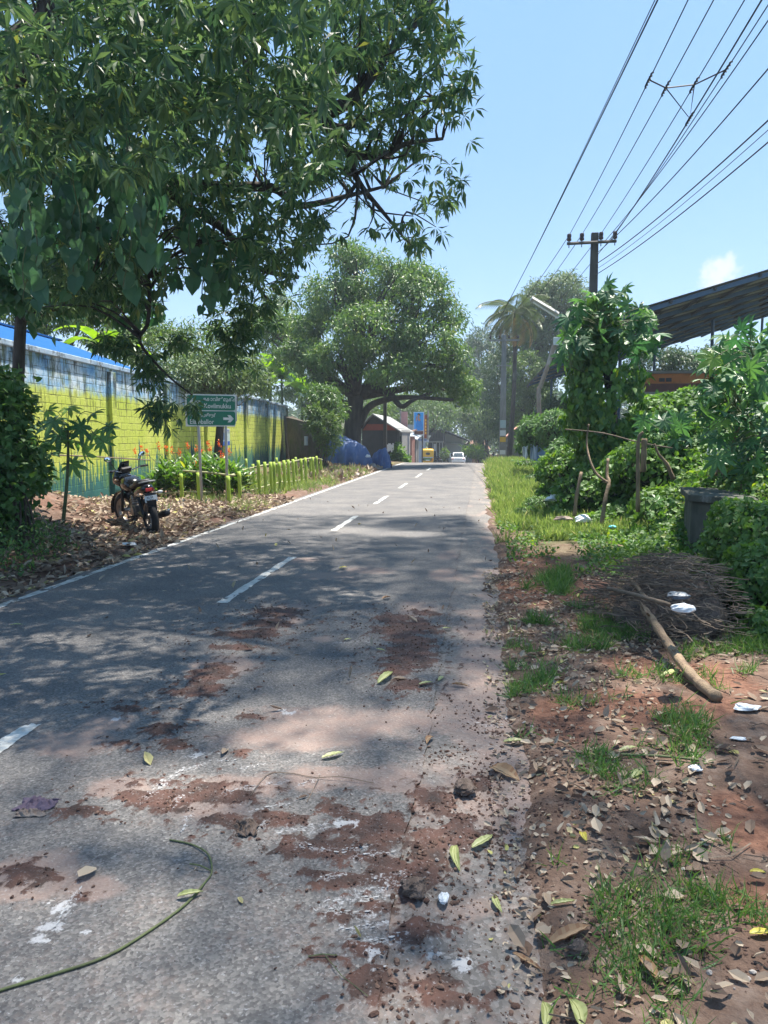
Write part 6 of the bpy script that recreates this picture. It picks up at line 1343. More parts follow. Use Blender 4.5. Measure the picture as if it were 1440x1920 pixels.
def bpx(mb, x0, x1, yt, yb, Y, dep, zb=None):
    a = P(x0, yt, Y); b = P(x1, yt, Y); zt_ = (a[2]+b[2])/2; z0 = P((x0+x1)/2, yb, Y)[2] if zb is None else zb
    return mb.box(((a[0]+b[0])/2, Y+dep/2, (zt_+z0)/2), (b[0]-a[0], dep, zt_-z0))
g50 = float(road_z(52))-.3
# dark laterite wall after the painted one
dw = thing('laterite_wall', 'dark bare laterite boundary wall beyond the painted one', 'wall', (P(560, 870, 46)[0], 46, g50))
MB().prism([P(536, 782, 47)*[1, 1, 1], P(548, 780, 46.6), P(575, 792, 43), P(602, 800, 41)]+[np.array([*P(602, 800, 41)[:2], -.2]), np.array([*P(536, 782, 47)[:2], -.2])], (0, 0, 0), (-.15, .35, 0)).build('stonework', M['laterite'], dw)
MB().tube([P(574, 835, 42.5), P(574, 818, 42.5)], .12, 6).build('white_patch', M['whitewall'], dw)
stick('thin bare dead tree trunk leaning on the end of the painted wall', [np.array([*P(541, 870, 44)[:2], 0]), P(537, 830, 44), P(534, 780, 44)], .10, .06, 'dead_tree', 'bark', None, 'tree')
# left house with cream gable
h1 = thing('house', 'long low house with cream gable side and zinc roof behind the mango trunk', 'house', (P(630, 860, 47)[0], 47, g50))
MB().prism([P(592, 800, 46), P(592, 766, 46), P(660, 800, 50), P(660, 850, 50)], (0, 0, -2.2), (-.2, .4, 0)).build('wall', M['darkwall'], h1)
MB().prism([P(616, 772, 47.0), P(656, 795, 49.2), P(656, 822, 49.2), P(628, 805, 47.6), P(616, 790, 47.0)], (0, -.5, 0), (-.1, .3, 0)).build('gable_panel', M['cream'], h1)
MB().prism([P(588, 752, 46), P(664, 797, 50), P(664, 793, 50), P(588, 747, 46)], (0, -.9, 0), (-1.4, 2.8, .5)).build('roof', M['zinc'], h1)
for x0_, y0_ in ((638, 790), (652, 800)): MB().tube([P(x0_, y0_, 46.8), np.array([*P(x0_, y0_, 46.8)[:2], -.4])], .09, 6).build('veranda_post', M['darkwall'], h1)
for k, (x, y) in enumerate([(645, 815), (650, 822), (643, 826), (657, 812)]): MB().box(P(x, y, 46.6), (.42, .3, .75)).build('crate', M['greywall'], h1) if k == 0 else None
# gabled dark house
Yh = 50; h2 = thing('house', 'dark gabled house with a red band under its eaves behind the slim pole', 'house', (P(705, 865, Yh)[0], Yh, g50))
A = P(672, 802, Yh); Bp = P(748, 805, Yh); ap = P(700, 778, Yh); A[2] = Bp[2] = (A[2]+Bp[2])/2; z0 = g50-.2
MB().prism([(A[0]+.25, Yh, z0), (Bp[0]-.1, Yh, z0), (Bp[0]-.1, Yh, A[2]), (ap[0], Yh, ap[2]-.05), (A[0]+.25, Yh, A[2])], (0, 0, 0), (0, 9, 0)).build('wall', M['darkwall'], h2)
MB().prism([(A[0]+.28, Yh-.06, A[2]-.12), (Bp[0]-.2, Yh-.06, A[2]-.12), (Bp[0]-.65, Yh-.06, A[2]+.30), (A[0]+.6, Yh-.06, A[2]+.30)], (0, 0, 0), (0, .05, 0)).build('red_band', M['redband'], h2)
for s, (p0, p1) in enumerate((((A[0], A[2]-.05), (ap[0], ap[2])), ((ap[0], ap[2]), (Bp[0]+.15, A[2]-.25)))):
    MB().prism([(p0[0], Yh-.4, p0[1]), (p1[0], Yh-.4, p1[1]), (p1[0], Yh-.4, p1[1]+.09), (p0[0], Yh-.4, p0[1]+.09)], (0, 0, 0), (0, 9.8, 0)).build('roof', M['coping'], h2)
sw = MB(); bpx(sw, 744, 754, 806, 866, 51, 6, z0).build('side_wall', M['greywall'], h2)
for x in (746, 750): bpx(MB(), x, x+2, 818, 850, 50.9, .06).build('window', M['darkwall'], h2)
lnd = MB()
for k in range(6):
    c = P(724+k*2.6, 838, 49.4); lnd.box(c+[0, 0, rnd.uniform(-.1, .05)], (.09, .03, rnd.uniform(.35, .55)))
o = lnd.build('laundry', M['plastic']); tag(o, 'row of white cloths hung beside the slim pole at the gabled house', 'laundry')
# shops
gs = float(road_z(66))-.3
s1 = thing('shop_shed', 'small rusty tin shed at the left end of the shop row', 'shed', (P(765, 860, 62)[0], 62, gs))
bpx(MB(), 752, 772, 818, 862, 62, 3, gs).build('wall', M['rustred'], s1); MB().prism([P(750, 817, 61.6), P(774, 811, 61.6), P(774, 808, 61.6), P(750, 814, 61.6)], (0, 0, 0), (0, 4, .2)).build('roof', M['tile'], s1); bpx(MB(), 762, 768, 826, 862, 61.9, .08, gs).build('door', M['darkwall'], s1)
s2 = thing('shop_shed', 'small stall with blue and grey door panels under the posters', 'shed', (P(778, 860, 66)[0], 66, gs))
bpx(MB(), 766, 780, 826, 860, 66, 3, gs).build('wall', M['greywall'], s2); bpx(MB(), 767.5, 770.5, 831, 859, 65.9, .08, gs).build('door_panel', M['bluedoor'], s2); bpx(MB(), 771, 777, 831, 859, 65.9, .08, gs).build('door_panel', M['coping'], s2); bpx(MB(), 767, 778, 825, 830, 65.8, .2).build('signboard', M['redband'], s2); MB().prism([P(762, 818, 65), P(782, 826, 65), P(782, 824, 65), P(762, 816, 65)], (0, 0, 0), (0, 4, .3)).build('roof', M['zinc'], s2)
s3 = thing('shop_kiosk', 'pale blue metal kiosk with a faded lettered fascia behind the auto rickshaw', 'kiosk', (P(792, 860, 88)[0], 88, float(road_z(88))))
bpx(MB(), 779, 795, 823, 860, 88, 3, -2.0).build('wall', M['palepanel'], s3); bpx(MB(), 779, 804, 820, 829, 87.8, .1).build('fascia', M['palepanel'], s3)
fm = MB(); 
for k, x in enumerate([781.5, 784.5, 786.2, 788, 789.8, 791.6, 795, 796.8, 798.6]): bpx(fm, x, x+(1.0 if k else 1.4), 822.6+(k % 2)*.4, 826.6, 87.75, .03)
fm.build('fascia_marks', M['cobalt'], s3); MB().prism([P(777, 818, 87.6), P(804, 823, 87.6), P(804, 821, 87.6), P(777, 816, 87.6)], (0, 0, 0), (0, 4, .3)).build('roof', M['zinc'], s3)
for k in range(4): bpx(MB(), 780+k*3.7, 780.3+k*3.7, 830, 860, 87.95, .04).build('panel_seam', M['coping'], s3)
s4 = thing('shop_building', 'two-storey grey shop building with dark openings behind the auto rickshaw', 'building', (P(815, 860, 92)[0], 92, -2.2))
bpx(MB(), 803, 832, 806, 862, 92, 8, -2.3).build('wall', M['darkwall'], s4); bpx(MB(), 803, 831, 827, 830, 91.2, 1.0).build('balcony_slab', M['concrete'], s4)
for x in (811, 818, 824, 829): bpx(MB(), x, x+.8, 829, 860, 91.6, .15, -2.3).build('pillar', M['whitewall'], s4)
bpx(MB(), 813, 817.5, 832, 846, 91.7, .1).build('white_panel', M['whitewall'], s4)
for x in (812, 817, 822): bpx(MB(), x, x+2.4, 810, 821, 91.9, .08).build('window', M['glass'], s4)
s5 = thing('white_house', 'white gabled building with dark eaves behind the parked white car', 'building', (P(850, 860, 96)[0], 96, -2.2))
a0 = P(829, 832, 96); z0 = -2.3
pts5 = [P(829, 862, 96), P(866, 862, 96), P(866, 823, 96), P(829, 811, 96)]; 
for p in pts5[:2]: p[2] = z0
MB().prism(pts5, (0, 0, 0), (0, 8, 0)).build('wall', M['whitewall'], s5)
MB().prism([P(826, 807, 95), P(880, 829, 95), P(880, 826.5, 95), P(826, 804, 95)], (0, 0, 0), (0, 10, 0)).build('roof', M['darkwall'], s5)
MB().prism([P(829, 829, 94.6), P(862, 829, 94.6), P(874, 833, 94.6), P(829, 833.5, 94.6)], (0, 0, 0), (0, 1.4, 0)).build('canopy', M['concrete'], s5)
bpx(MB(), 863, 885, 834, 856, 98, 6, -2.3).build('annex_wall', M['coping'], s5)
s6 = thing('tiled_house', 'far house with weathered tiled roof right of the white car', 'house', (P(890, 860, 104)[0], 104, -2.4))
bpx(MB(), 872, 912, 842, 862, 104, 6, -2.4).build('wall', M['coping'], s6); MB().prism([P(864, 842, 103), P(920, 842, 103), P(908, 826, 105), P(880, 826, 105)], (0, 0, 0), (0, 4, 0)).build('roof', M['tile'], s6); bpx(MB(), 880, 888, 836, 845, 101, .5).build('red_awning', M['redband'], s6)
s7 = thing('small_house', 'small house with a pink tiled roof right of the far power pole', 'house', (P(965, 850, 56)[0], 56, -.8))
bpx(MB(), 949, 985, 822, 862, 57, 4, -.9).build('wall', M['greywall'], s7); MB().prism([P(943, 828, 56), P(975, 800, 56), P(975, 797, 56), P(943, 824, 56)], (0, 0, 0), (0, 5, 0)).build('roof', M['tilepink'], s7); bpx(MB(), 946, 960, 824, 838, 55, .1).build('board', M['concrete'], s7)
for x in (951, 957, 974): bpx(MB(), x, x+1.5, 838, 862, 54.9, .1, -.9).build('post', M['darkwall'], s7)
bpx(MB(), 958, 960.5, 838, 858, 56.9, .06).build('door', M['whitewall'], s7)
lw = MB(); bpx(lw, 866, 985, 852.5, 864, 100, .4, -2.5); o = lw.build('low_wall', M['brickpink']); tag(o, 'low reddish brown wall crossing behind the white car at the bend', 'wall')
# hoardings
hd1 = thing('hoarding', 'faded pink vertical advertisement board left of the blue poster', 'hoarding', (P(757, 820, 60)[0], 60, gs))
bpx(MB(), 751, 764, 772, 816, 60, .12).build('panel', M['posterpink'], hd1); bpx(MB(), 750, 752, 770, 818, 59.9, .2).build('side_panel', M['concrete'], hd1); MB().tube([P(752, 816, 60.2), np.array([*P(752, 816, 60.2)[:2], gs])], .06, 6).tube([P(763, 816, 60.2), np.array([*P(763, 816, 60.2)[:2], gs])], .06, 6).build('leg', M['poledark'], hd1)
hd2 = thing('hoarding', 'bright blue vertical poster of a woman in a blue dress above the shops', 'hoarding', (P(785, 820, 68)[0], 68, gs))
bpx(MB(), 775.5, 795, 772.5, 816.5, 68, .15).build('frame', M['white'], hd2); bpx(MB(), 776.5, 794, 773.5, 807, 67.95, .04).build('poster', M['posterblue'], hd2); bpx(MB(), 777, 793.5, 808.5, 814, 67.93, .05).build('caption_strip', M['maroon'], hd2)
def pp2(l, y=67.90): return [P(a_, b_, y) for a_, b_ in l]
MB().prism(pp2([(782, 788), (785, 786), (790, 790), (793, 800), (792, 807), (779, 807), (780, 797)]), (0, 0, 0), (0, .03, 0)).build('printed_dress', M['posterdress'], hd2)
MB().prism(pp2([(783.2, 777), (785.5, 776), (787, 779), (786, 784), (789, 787), (786, 790), (783, 787), (783.5, 783)], 67.88), (0, 0, 0), (0, .02, 0)).prism(pp2([(780, 783), (781.5, 779), (782.5, 780), (781, 790), (779.8, 790)], 67.88), (0, 0, 0), (0, .02, 0)).build('printed_figure', M['skin'], hd2)
MB().prism(pp2([(782.6, 776), (785, 774.6), (787.8, 776.5), (788.2, 781), (786.8, 779), (785, 777), (783.2, 778.5)], 67.86), (0, 0, 0), (0, .02, 0)).build('printed_hair', M['black'], hd2)
MB().tube([P(779, 816, 68.2), np.array([*P(779, 816, 68.2)[:2], gs])], .07, 6).tube([P(792, 816, 68.2), np.array([*P(792, 816, 68.2)[:2], gs])], .07, 6).build('leg', M['poledark'], hd2)
hd3 = thing('hoarding', 'narrow red advertisement strip with yellow marks right of the blue poster', 'hoarding', (P(799, 820, 69)[0], 69, gs))
bpx(MB(), 795.5, 800.5, 778, 822, 69, .15).build('panel', M['redband'], hd3); bpx(MB(), 801, 804, 770, 824, 69.1, .2).build('side_panel', M['concrete'], hd3); ym = MB()
for k in range(5): bpx(ym, 797, 799.4, 786+k*6, 790+k*6, 68.9, .03)
ym.build('printed_marks', M['yellow'], hd3)
zs = thing('zinc_sheet_fence', 'white corrugated sheet screen standing behind the hoardings', 'screen', (P(770, 815, 74)[0], 74, gs)); q = MB()
for k in range(14): bpx(q, 744+k*2.4, 745.6+k*2.4, 796, 822, 74+.08*(k % 2), .05, -1)
bpx(q, 744, 778, 797, 822, 74.2, .04, -1); q.build('sheets', M['zinc'], zs)
# ================================================================== VEHICLES
def sec2(x, hw, z0, z1, r=.5, n=14):
    out = []
    for k in range(n):
        a = 2*math.pi*k/n; c, s = math.cos(a), math.sin(a); e = 2/ (2+2.5*r*2); out.append((x, hw*abs(c)**e*(1 if c >= 0 else -1), (z0+z1)/2+(z1-z0)/2*abs(s)**e*(1 if s >= 0 else -1)))
    return out
def small_wheel(t, x, y, r, w, n=18):
    o = MB().lathe([(r*.6, -w/2), (r*.95, -w/2), (r, -w*.3), (r, w*.3), (r*.95, w/2), (r*.6, w/2)], n, R=Rx(math.pi/2), c=(x, y, r)).build('wheel', M['tyre'], t, local=True, smooth=True)
    MB().lathe([(.03, -w*.52), (r*.6, -w*.45), (r*.6, w*.45), (.03, w*.52)], n, R=Rx(math.pi/2), c=(x, y, r)).build('rim', M['chrome'], o, local=True)
xa = P(802, 860, 84)[0]; za_ = float(road_z(84))
au = thing('auto_rickshaw', 'yellow auto rickshaw with a green rear panel parked by the shops', 'auto rickshaw', (xa, 84, za_), math.radians(90+4))
MB().loft([sec2(-.62, .60, .72, 1.55, .9), sec2(-.60, .66, .62, 1.68, .9), sec2(-.3, .67, .60, 1.75, .9), sec2(.6, .67, 1.0, 1.77, .9), sec2(1.3, .60, 1.35, 1.74, .9), sec2(1.42, .52, 1.45, 1.70, .9)]).build('hood', M['yellow'], au, local=True, smooth=True)
MB().loft([sec2(-.66, .58, .30, .80, .9), sec2(-.6, .64, .26, .86, .9), sec2(.3, .64, .26, .66, .9), sec2(1.0, .50, .26, .55, .9), sec2(1.7, .40, .30, .95, .9), sec2(1.85, .28, .40, .85, .9)]).build('body', M['yellow'], au, local=True, smooth=True)
MB().box((-.675, 0, .60), (.03, 1.06, .30)).build('rear_panel', M['green'], au, local=True, bevel=.01); MB().box((-.66, 0, .82), (.06, 1.18, .09)).build('blue_strip', M['palepanel'], au, local=True)
MB().blob((-.64, -.02, 1.22), (.03, .26, .15), 14, 8).build('rear_window', M['glass'], au, local=True, smooth=True); MB().box((-.70, 0, .50), (.02, .42, .12)).build('number_plate', M['white'], au, local=True)
for s in (-1, 1): MB().box((-.70, s*.46, .58), (.03, .16, .24)).build('tail_light', M['redlens' if s < 0 else 'black'], au, local=True, bevel=.01)
MB().box((-.66, 0, .30), (.06, 1.2, .08)).build('bumper', M['yellow'], au, local=True); MB().box((-.55, 0, .24), (.2, .9, .12)).build('engine_cover', M['black'], au, local=True)
for x, y in ((-.2, .52), (-.2, -.52), (1.65, 0)): small_wheel(au, x, y, .22, .11)
def car(label, px_, Y, hd, mat, group=None):
    x = P(px_, 860, Y)[0]; t = thing('parked_car', label, 'car', (x, Y, float(road_z(Y))), hd, group=group)
    MB().loft([sec2(-2.05, .68, .38, .80, .7), sec2(-1.98, .80, .28, .92, .7), sec2(-1.3, .85, .22, .98, .7), sec2(0, .86, .20, .95, .7), sec2(1.3, .84, .22, .88, .7), sec2(1.95, .76, .28, .72, .7), sec2(2.05, .6, .36, .62, .7)]).build('body', M[mat], t, local=True, smooth=True)
    MB().loft([sec2(-1.62, .58, .86, .98, .8), sec2(-1.05, .63, .86, 1.40, .8), sec2(-.6, .64, .86, 1.48, .8), sec2(.3, .64, .86, 1.47, .8), sec2(.75, .61, .86, 1.30, .8), sec2(1.25, .58, .84, .90, .8)]).build('cabin', M[mat], t, local=True, smooth=True)
    MB().add([(-1.66, -.55, 1.00), (-1.66, .55, 1.00), (-1.12, .47, 1.385), (-1.12, -.47, 1.385)], [(0, 1, 2, 3)]).add([(1.18, -.52, .98), (1.18, .52, .98), (.80, .46, 1.28), (.80, -.46, 1.28)], [(0, 3, 2, 1)]).build('window', M['glass'], t, local=True).modifiers.new('s', 'SOLIDIFY').thickness = .03
    for s in (-1, 1):
        MB().add([(-1.15, s*.655, .99), (.85, s*.655, .97), (.5, s*.61, 1.36), (-.75, s*.61, 1.38)], [(0, 1, 2, 3) if s < 0 else (3, 2, 1, 0)]).build('window', M['glass'], t, local=True).modifiers.new('s', 'SOLIDIFY').thickness = .03
        MB().box((-2.03, s*.62, .76), (.05, .26, .13)).build('tail_light', M['redlens'], t, local=True, bevel=.02); MB().box((.75, s*.93, .98), (.1, .14, .1)).build('wing_mirror', M[mat], t, local=True, bevel=.02)
    MB().box((-2.07, 0, .60), (.02, .48, .13)).build('number_plate', M['white'], t, local=True); MB().box((-2.05, 0, .78), (.03, .9, .05)).build('boot_trim', M['black'], t, local=True); MB().box((-2.0, 0, .34), (.12, 1.3, .12)).build('bumper', M['black'], t, local=True, bevel=.02)
    for x_, y_ in ((-1.25, .76), (-1.25, -.76), (1.25, .76), (1.25, -.76)): small_wheel(t, x_, y_, .30, .18)
    return t
car('white sedan seen from behind at the end of the road', 859, 88, math.radians(92), 'carwhite')
car('white car with a dark windscreen half hidden behind the white sedan', 846, 95, math.radians(112), 'carwhite')
def copy_tree(o, parent=None):
    c = o.copy(); COL.objects.link(c); c.parent = parent; ORG[c.name] = origin(o)
    for ch in o.children: copy_tree(ch, c)
    return c
def place_moto(label, px_, Y, hd, lean):
    c = copy_tree(moto); x = P(px_, 860, Y)[0]; c.location = (x, Y, float(road_z(Y))); c.rotation_euler = (-lean, 0, hd); c['label'] = label; c['group'] = 'motorcycles parked at the bend'; return c
place_moto('dark motorcycle parked left of the white sedan, nearer the auto rickshaw', 826, 88, math.radians(120), .1)
place_moto('dark motorcycle parked left of the white sedan, nearer the car', 833, 89, math.radians(70), .1)
place_moto('tiny parked motorcycle just left of the far power pole', 932, 72, math.radians(100), .1)
bush('roadside_shrub', 'small green shrub between the parked motorcycles and the white sedan', (P(833, 862, 86)[0], 86, float(road_z(86))), [B(833, 850, 86, 7, 12, .5)], 30, 20, .2, .2, M['tree_green'], cat='shrub')
bush('roadside_shrub', 'bright yellow-green shrub by the thin post at the shop corner', (P(748, 875, 50)[0], 50, g50+.2), [B(745, 848, 50, 9, 14, .6), B(752, 862, 50, 14, 9, .6), B(740, 866, 50, 12, 8, .6)], 120, 24, .25, .2, M['creeper'], T_LANCE, .5, 'shrub')
bush('fallen_palm_frond', 'large pale green palm fronds lying right of the white sedan', (P(892, 862, 90)[0], 90, -2), [B(885, 845, 90, 16, 5, .8), B(897, 848, 90, 10, 9, .8)], 60, 20, .4, .6, M['banana'], T_LANCE, .2, 'palm frond')
MB_ = MB().tube([P(765, 872, 55), P(765, 815, 55)], .05, 6).build('thin_post', M['bluesteel']); tag(MB_, 'thin dark steel post standing beside the yellow-green shrub', 'post')
# ================================================================== GROUND COVER
def band(y0, y1, xf): return lambda X, Y: ((Y > y0) & (Y < y1)).astype(float)*xf(X, Y)
# bright verge grass beyond 11 m
ground_cloud('grass', T_BLADE, 60000, U(.15, 2.6), lambda n: 11.5+rng.random(n)**1.2*32, lambda x, y: x*0, lambda y: .11+.0062*y, .085, M['grass'], lambda X, Y: sstep(fbm(X*1.2, Y*.8, 4, 101)+.30*sstep(X, right_edge(Y), right_edge(Y)+.5)-.25*((X > 1.0)*(Y > 24)*(Y < 27)), .52, .70)*(X > right_edge(Y)+.02), (0, 0, 2.0), (0, -.6, .3), .5)
PAT = [blob(*q) for q in [(1230, 1640, 130, 70), (1170, 1740, 70, 70), (1120, 1430, 60, 50), (1110, 1205, 70, 25), (1010, 1225, 40, 25), (990, 1280, 40, 30), (1220, 1290, 60, 16), (1050, 1110, 30, 25), (1360, 1700, 50, 50), (1300, 1400, 50, 30), (1400, 1240, 80, 30), (960, 1260, 20, 40), (1080, 1180, 60, 14), (1180, 1820, 40, 40)]]
ground_cloud('grass_tufts', T_BLADE, 150000, U(.2, 2.8), U(1.9, 9), lambda x, y: x*0+.01, lambda y: .055+.008*y, .06, M['grass_dark'], lambda X, Y: np.clip(sstep(field(PAT, X, Y, .5)*.45+fbm(X*4, Y*4, 5, 111)*1.4+.25*(fbm(X*17, Y*17, 2, 113)-.5), .93, 1.25)*.8, 0, 1), (0, 0, .9), (0, -.3, .8), .8)
ground_cloud('low_weeds', T_HEART, 42000, U(.3, 4.6), U(2.6, 13.5), lambda x, y: .04+.09*sstep(y, 6, 10)+x*0, lambda y: .024+.0023*y, .7, M['creeper'], lambda X, Y: sstep(fbm(X*3.2, Y*2.4, 4, 121)*.9+.55*sstep(X, .9+0*Y, 2.2)*sstep(Y, 6.0, 8.5)+.30*sstep(X-bank_start(Y), -.6, .1)-.20*(1-sstep(Y, 6, 9))*(X < 2.0), .46, .70)*(X > right_edge(Y)+.15)*.9, (0, 0, .35), (0, -.2, 1.1), .5)
ground_cloud('bank_creeper', T_HEART, 60000, U(1.7, 7.5), U(4.6, 26), lambda x, y: .12+.10*fbm(x*2, y*2, 3, 9), lambda y: .030+.0036*y, .85, M['creeper'], lambda X, Y: sstep(X-bank_start(Y), -.35, .25), (0, 0, .1), (-.3, -.5, 1.0), .6)
ground_cloud('verge_grass', T_BLADE, 16000, U(-8.5, -4.9), U(14, 33), lambda x, y: x*0, lambda y: .10+.005*y, .07, M['grass'], lambda X, Y: sstep(fbm(X*1.2, Y*.9, 4, 131)+.25*np.exp(-((X+6.3)/.8)**2-((Y-17.3)/1.0)**2)+.14*(Y > 21), .52, .66), (0, 0, 1.6), (0, -.5, .4), .6)
# leaf litter
ground_cloud('leaf_litter', T_CURL, 15000, lambda n: -4.72-rng.random(n)**1.2*4.6, U(6.4, 19), lambda x, y: x*0+.05, .115, .42, M['litter'], lambda X, Y: sstep(fbm(X*1.4, Y*1.2, 3, 141)+.35*np.exp(-((X+5.6)/1.2)**2), .38, .62)*(1-.8*ell(-6.4, 7.9, 1.2, 1.6)(X, Y)), (0, 0, 0), (0, 0, 1.6), .55, dz=.25)
ground_cloud('leaf_litter', T_CURL, 6000, U(.12, 4.2), U(1.8, 10), lambda x, y: x*0+.03, .062, .46, M['litter'], lambda X, Y: sstep(fbm(X*2.4, Y*2.0, 4, 151)+.22*np.exp(-((X-.55)/.35)**2)-.15*sstep(Y, 7, 10)*(X > .8), .42, .66)*(1-.75*f_red(X, Y)), (0, 0, 0), (0, 0, 1.5), .6, dz=.3)
ground_cloud('verge_debris', T_CURL, 3000, lambda n: -4.9-rng.random(n)*3.4, U(26, 42), lambda x, y: x*0+.06, .22, .45, M['litter'], None, (0, 0, 0), (0, 0, 1.0), .6)
ground_cloud('leaf_litter', T_CURL, 110, U(-4.6, .1), lambda n: 2+rng.random(n)**1.4*18, lambda x, y: x*0+.008, .085, .36, M['litter'], None, (0, 0, 0), (0, 0, 1.4), .35, tint=None)
ground_cloud('leaf_crumbs', T_CURL, 22000, U(.05, 4.2), U(1.7, 9), lambda x, y: x*0+.012, lambda y: .018+.003*y, .6, M['litter'], lambda X, Y: sstep(fbm(X*3.4, Y*3.0, 4, 153)+.15*np.exp(-((X-.45)/.35)**2), .36, .6)*(1-.6*f_red(X, Y)), (0, 0, 0), (0, 0, 1.2), .7, dz=.4, tint=None)
# clods, gravel and crumbs of red soil on the asphalt and the broken edge
def rocks(name, N, xf, yf, dens, s0, s1, zoff, tintf=None, mat='clod'):
    x = xf(N); y_ = yf(N); k = rng.random(N) < dens(x, y_); x = x[k]; y_ = y_[k]; n = len(x)
    on_road = x < RX1; on_sh = (x >= RX1) & (x < .5)
    z = np.where(on_road, zroad(x, y_), np.maximum(terr(x, y_), np.where(on_sh, zsh(x, y_), -9)))
    s = s0*(s1/s0)**(rng.random(n)**2.2)
    o = scatter(name, T_ROCK, np.stack([x, y_, z+s*.22], 1), np.stack([rng.normal(size=n), rng.normal(size=n), rng.normal(0, .25, n)], 1), np.stack([rng.normal(0, .3, n), rng.normal(0, .3, n), np.ones(n)], 1), s*.62, s*rng.uniform(.6, 1.1, n), M[mat], tint=(rng.random(n)**1.6 if tintf is None else tintf(n)), jit=.22)
    kind(o, 'stuff'); return o
rocks('soil_clods', 48000, U(-3.6, .5), U(1.5, 7.5), lambda X, Y: np.clip(f_mud(X, Y)*.55+.10*field(MUD, X, Y, .25)+.16*sstep(X, -.35, -.15)*(Y < 4.3), 0, 1), .003, .014, 0, lambda n: rng.random(n)**2.5*.85)
rocks('gravel', 16000, U(-.30, 1.0), U(1.5, 5.2), lambda X, Y: np.clip(.5*sstep(fbm(X*5, Y*5, 3, 161), .4, .6)*(1-sstep(Y, 3.8, 5)), 0, 1), .004, .018, 0, lambda n: rng.random(n))
rocks('gravel', 2600, U(.25, 4.0), U(1.7, 11), lambda X, Y: .25+.5*sstep(fbm(X*3, Y*3, 3, 162), .5, .65), .004, .028, 0, lambda n: rng.random(n)**.8)
rocks('rubble', 1500, lambda n: -5.2-rng.random(n)*4.2, U(8.5, 16), lambda X, Y: .35*np.exp(-((X+7.6)/1.6)**2-((Y-12.2)/2.2)**2), .05, .17, 0, lambda n: rng.random(n))
rocks('rubble', 1400, lambda n: -5.0-rng.random(n)*3, U(29, 42), lambda X, Y: X*0+.30, .07, .26, 0, lambda n: rng.random(n))
# dry twigs on the bare soil
tw = MB()
for i in range(420):
    x = rnd.uniform(.35, 3.2); y_ = rnd.uniform(1.8, 8) if i < 300 else rnd.uniform(8, 11); a = rnd.uniform(0, 3.14); L = rnd.uniform(.05, .26); c = np.array([x, y_, terr1(x, y_)+.012]); tw.tube([c, c+[L*.5*math.cos(a), L*.5*math.sin(a), rnd.uniform(0, .02)], c+[L*math.cos(a+.3), L*math.sin(a+.3), rnd.uniform(-.005, .02)]], rnd.uniform(.0012, .003), 3, cap=False)
o = tw.build('dry_twigs', M['brush']); kind(o, 'stuff')
# ---- individual fallen leaves and stems in the foreground
def leaf(label, px0, py0, px1, py1, mat, w=.30, curl=.12, group='large fallen leaves in the foreground', name='fallen_leaf', lift=.012):
    a = gz(px0, py0); b = gz(px1, py1)
    for q in (a, b):
        if q[0] < RX1: q[2] = float(zroad(np.array([q[0]]), np.array([q[1]]))[0])
        elif q[0] < .6: q[2] = max(q[2], float(zsh(np.array([q[0]]), np.array([q[1]]))[0]))
    a[2] += lift; b[2] += lift; L = np.linalg.norm(b-a); d = (b-a)/L; s = norm(np.cross(d, [0, 0, 1.])); mb = MB(); V = []; rows = 12
    for k in range(rows+1):
        u = k/rows; ww = w*L*.5*math.sin(math.pi*(.03+.97*u)**.85)**.8 if 0 < k < rows else .001; bow = .16*L*math.sin(math.pi*u); c = a+d*L*u+s*bow*.5; up = .05*L*math.sin(math.pi*u)
        for j, v in enumerate((-1, -.5, 0, .5, 1)): V.append(c+s*v*ww+np.array([0, 0, up+abs(v)**1.5*ww*(curl*4)+.004*math.sin(k*2.2+j)*(L/.1)*.3]))
    Fs = [(k*5+j, k*5+j+1, (k+1)*5+j+1, (k+1)*5+j) for k in range(rows) for j in range(4)]
    mb.add(V, Fs); o = mb.build(name, M[mat], smooth=True, tint=[rnd.random()*.8 if abs((i % 4)-1.5) > 1 else .95 for i in range(len(Fs))]); tag(o, label, 'leaf', group)
    m2 = MB(); m2.tube([V[k*5+2]+np.array([0, 0, .0012]) for k in range(rows+1)], max(.0010, .008*L), 4); st = m2.build('midrib', M['fresh'] if mat != 'brownleaf' else M['drystick'], o)
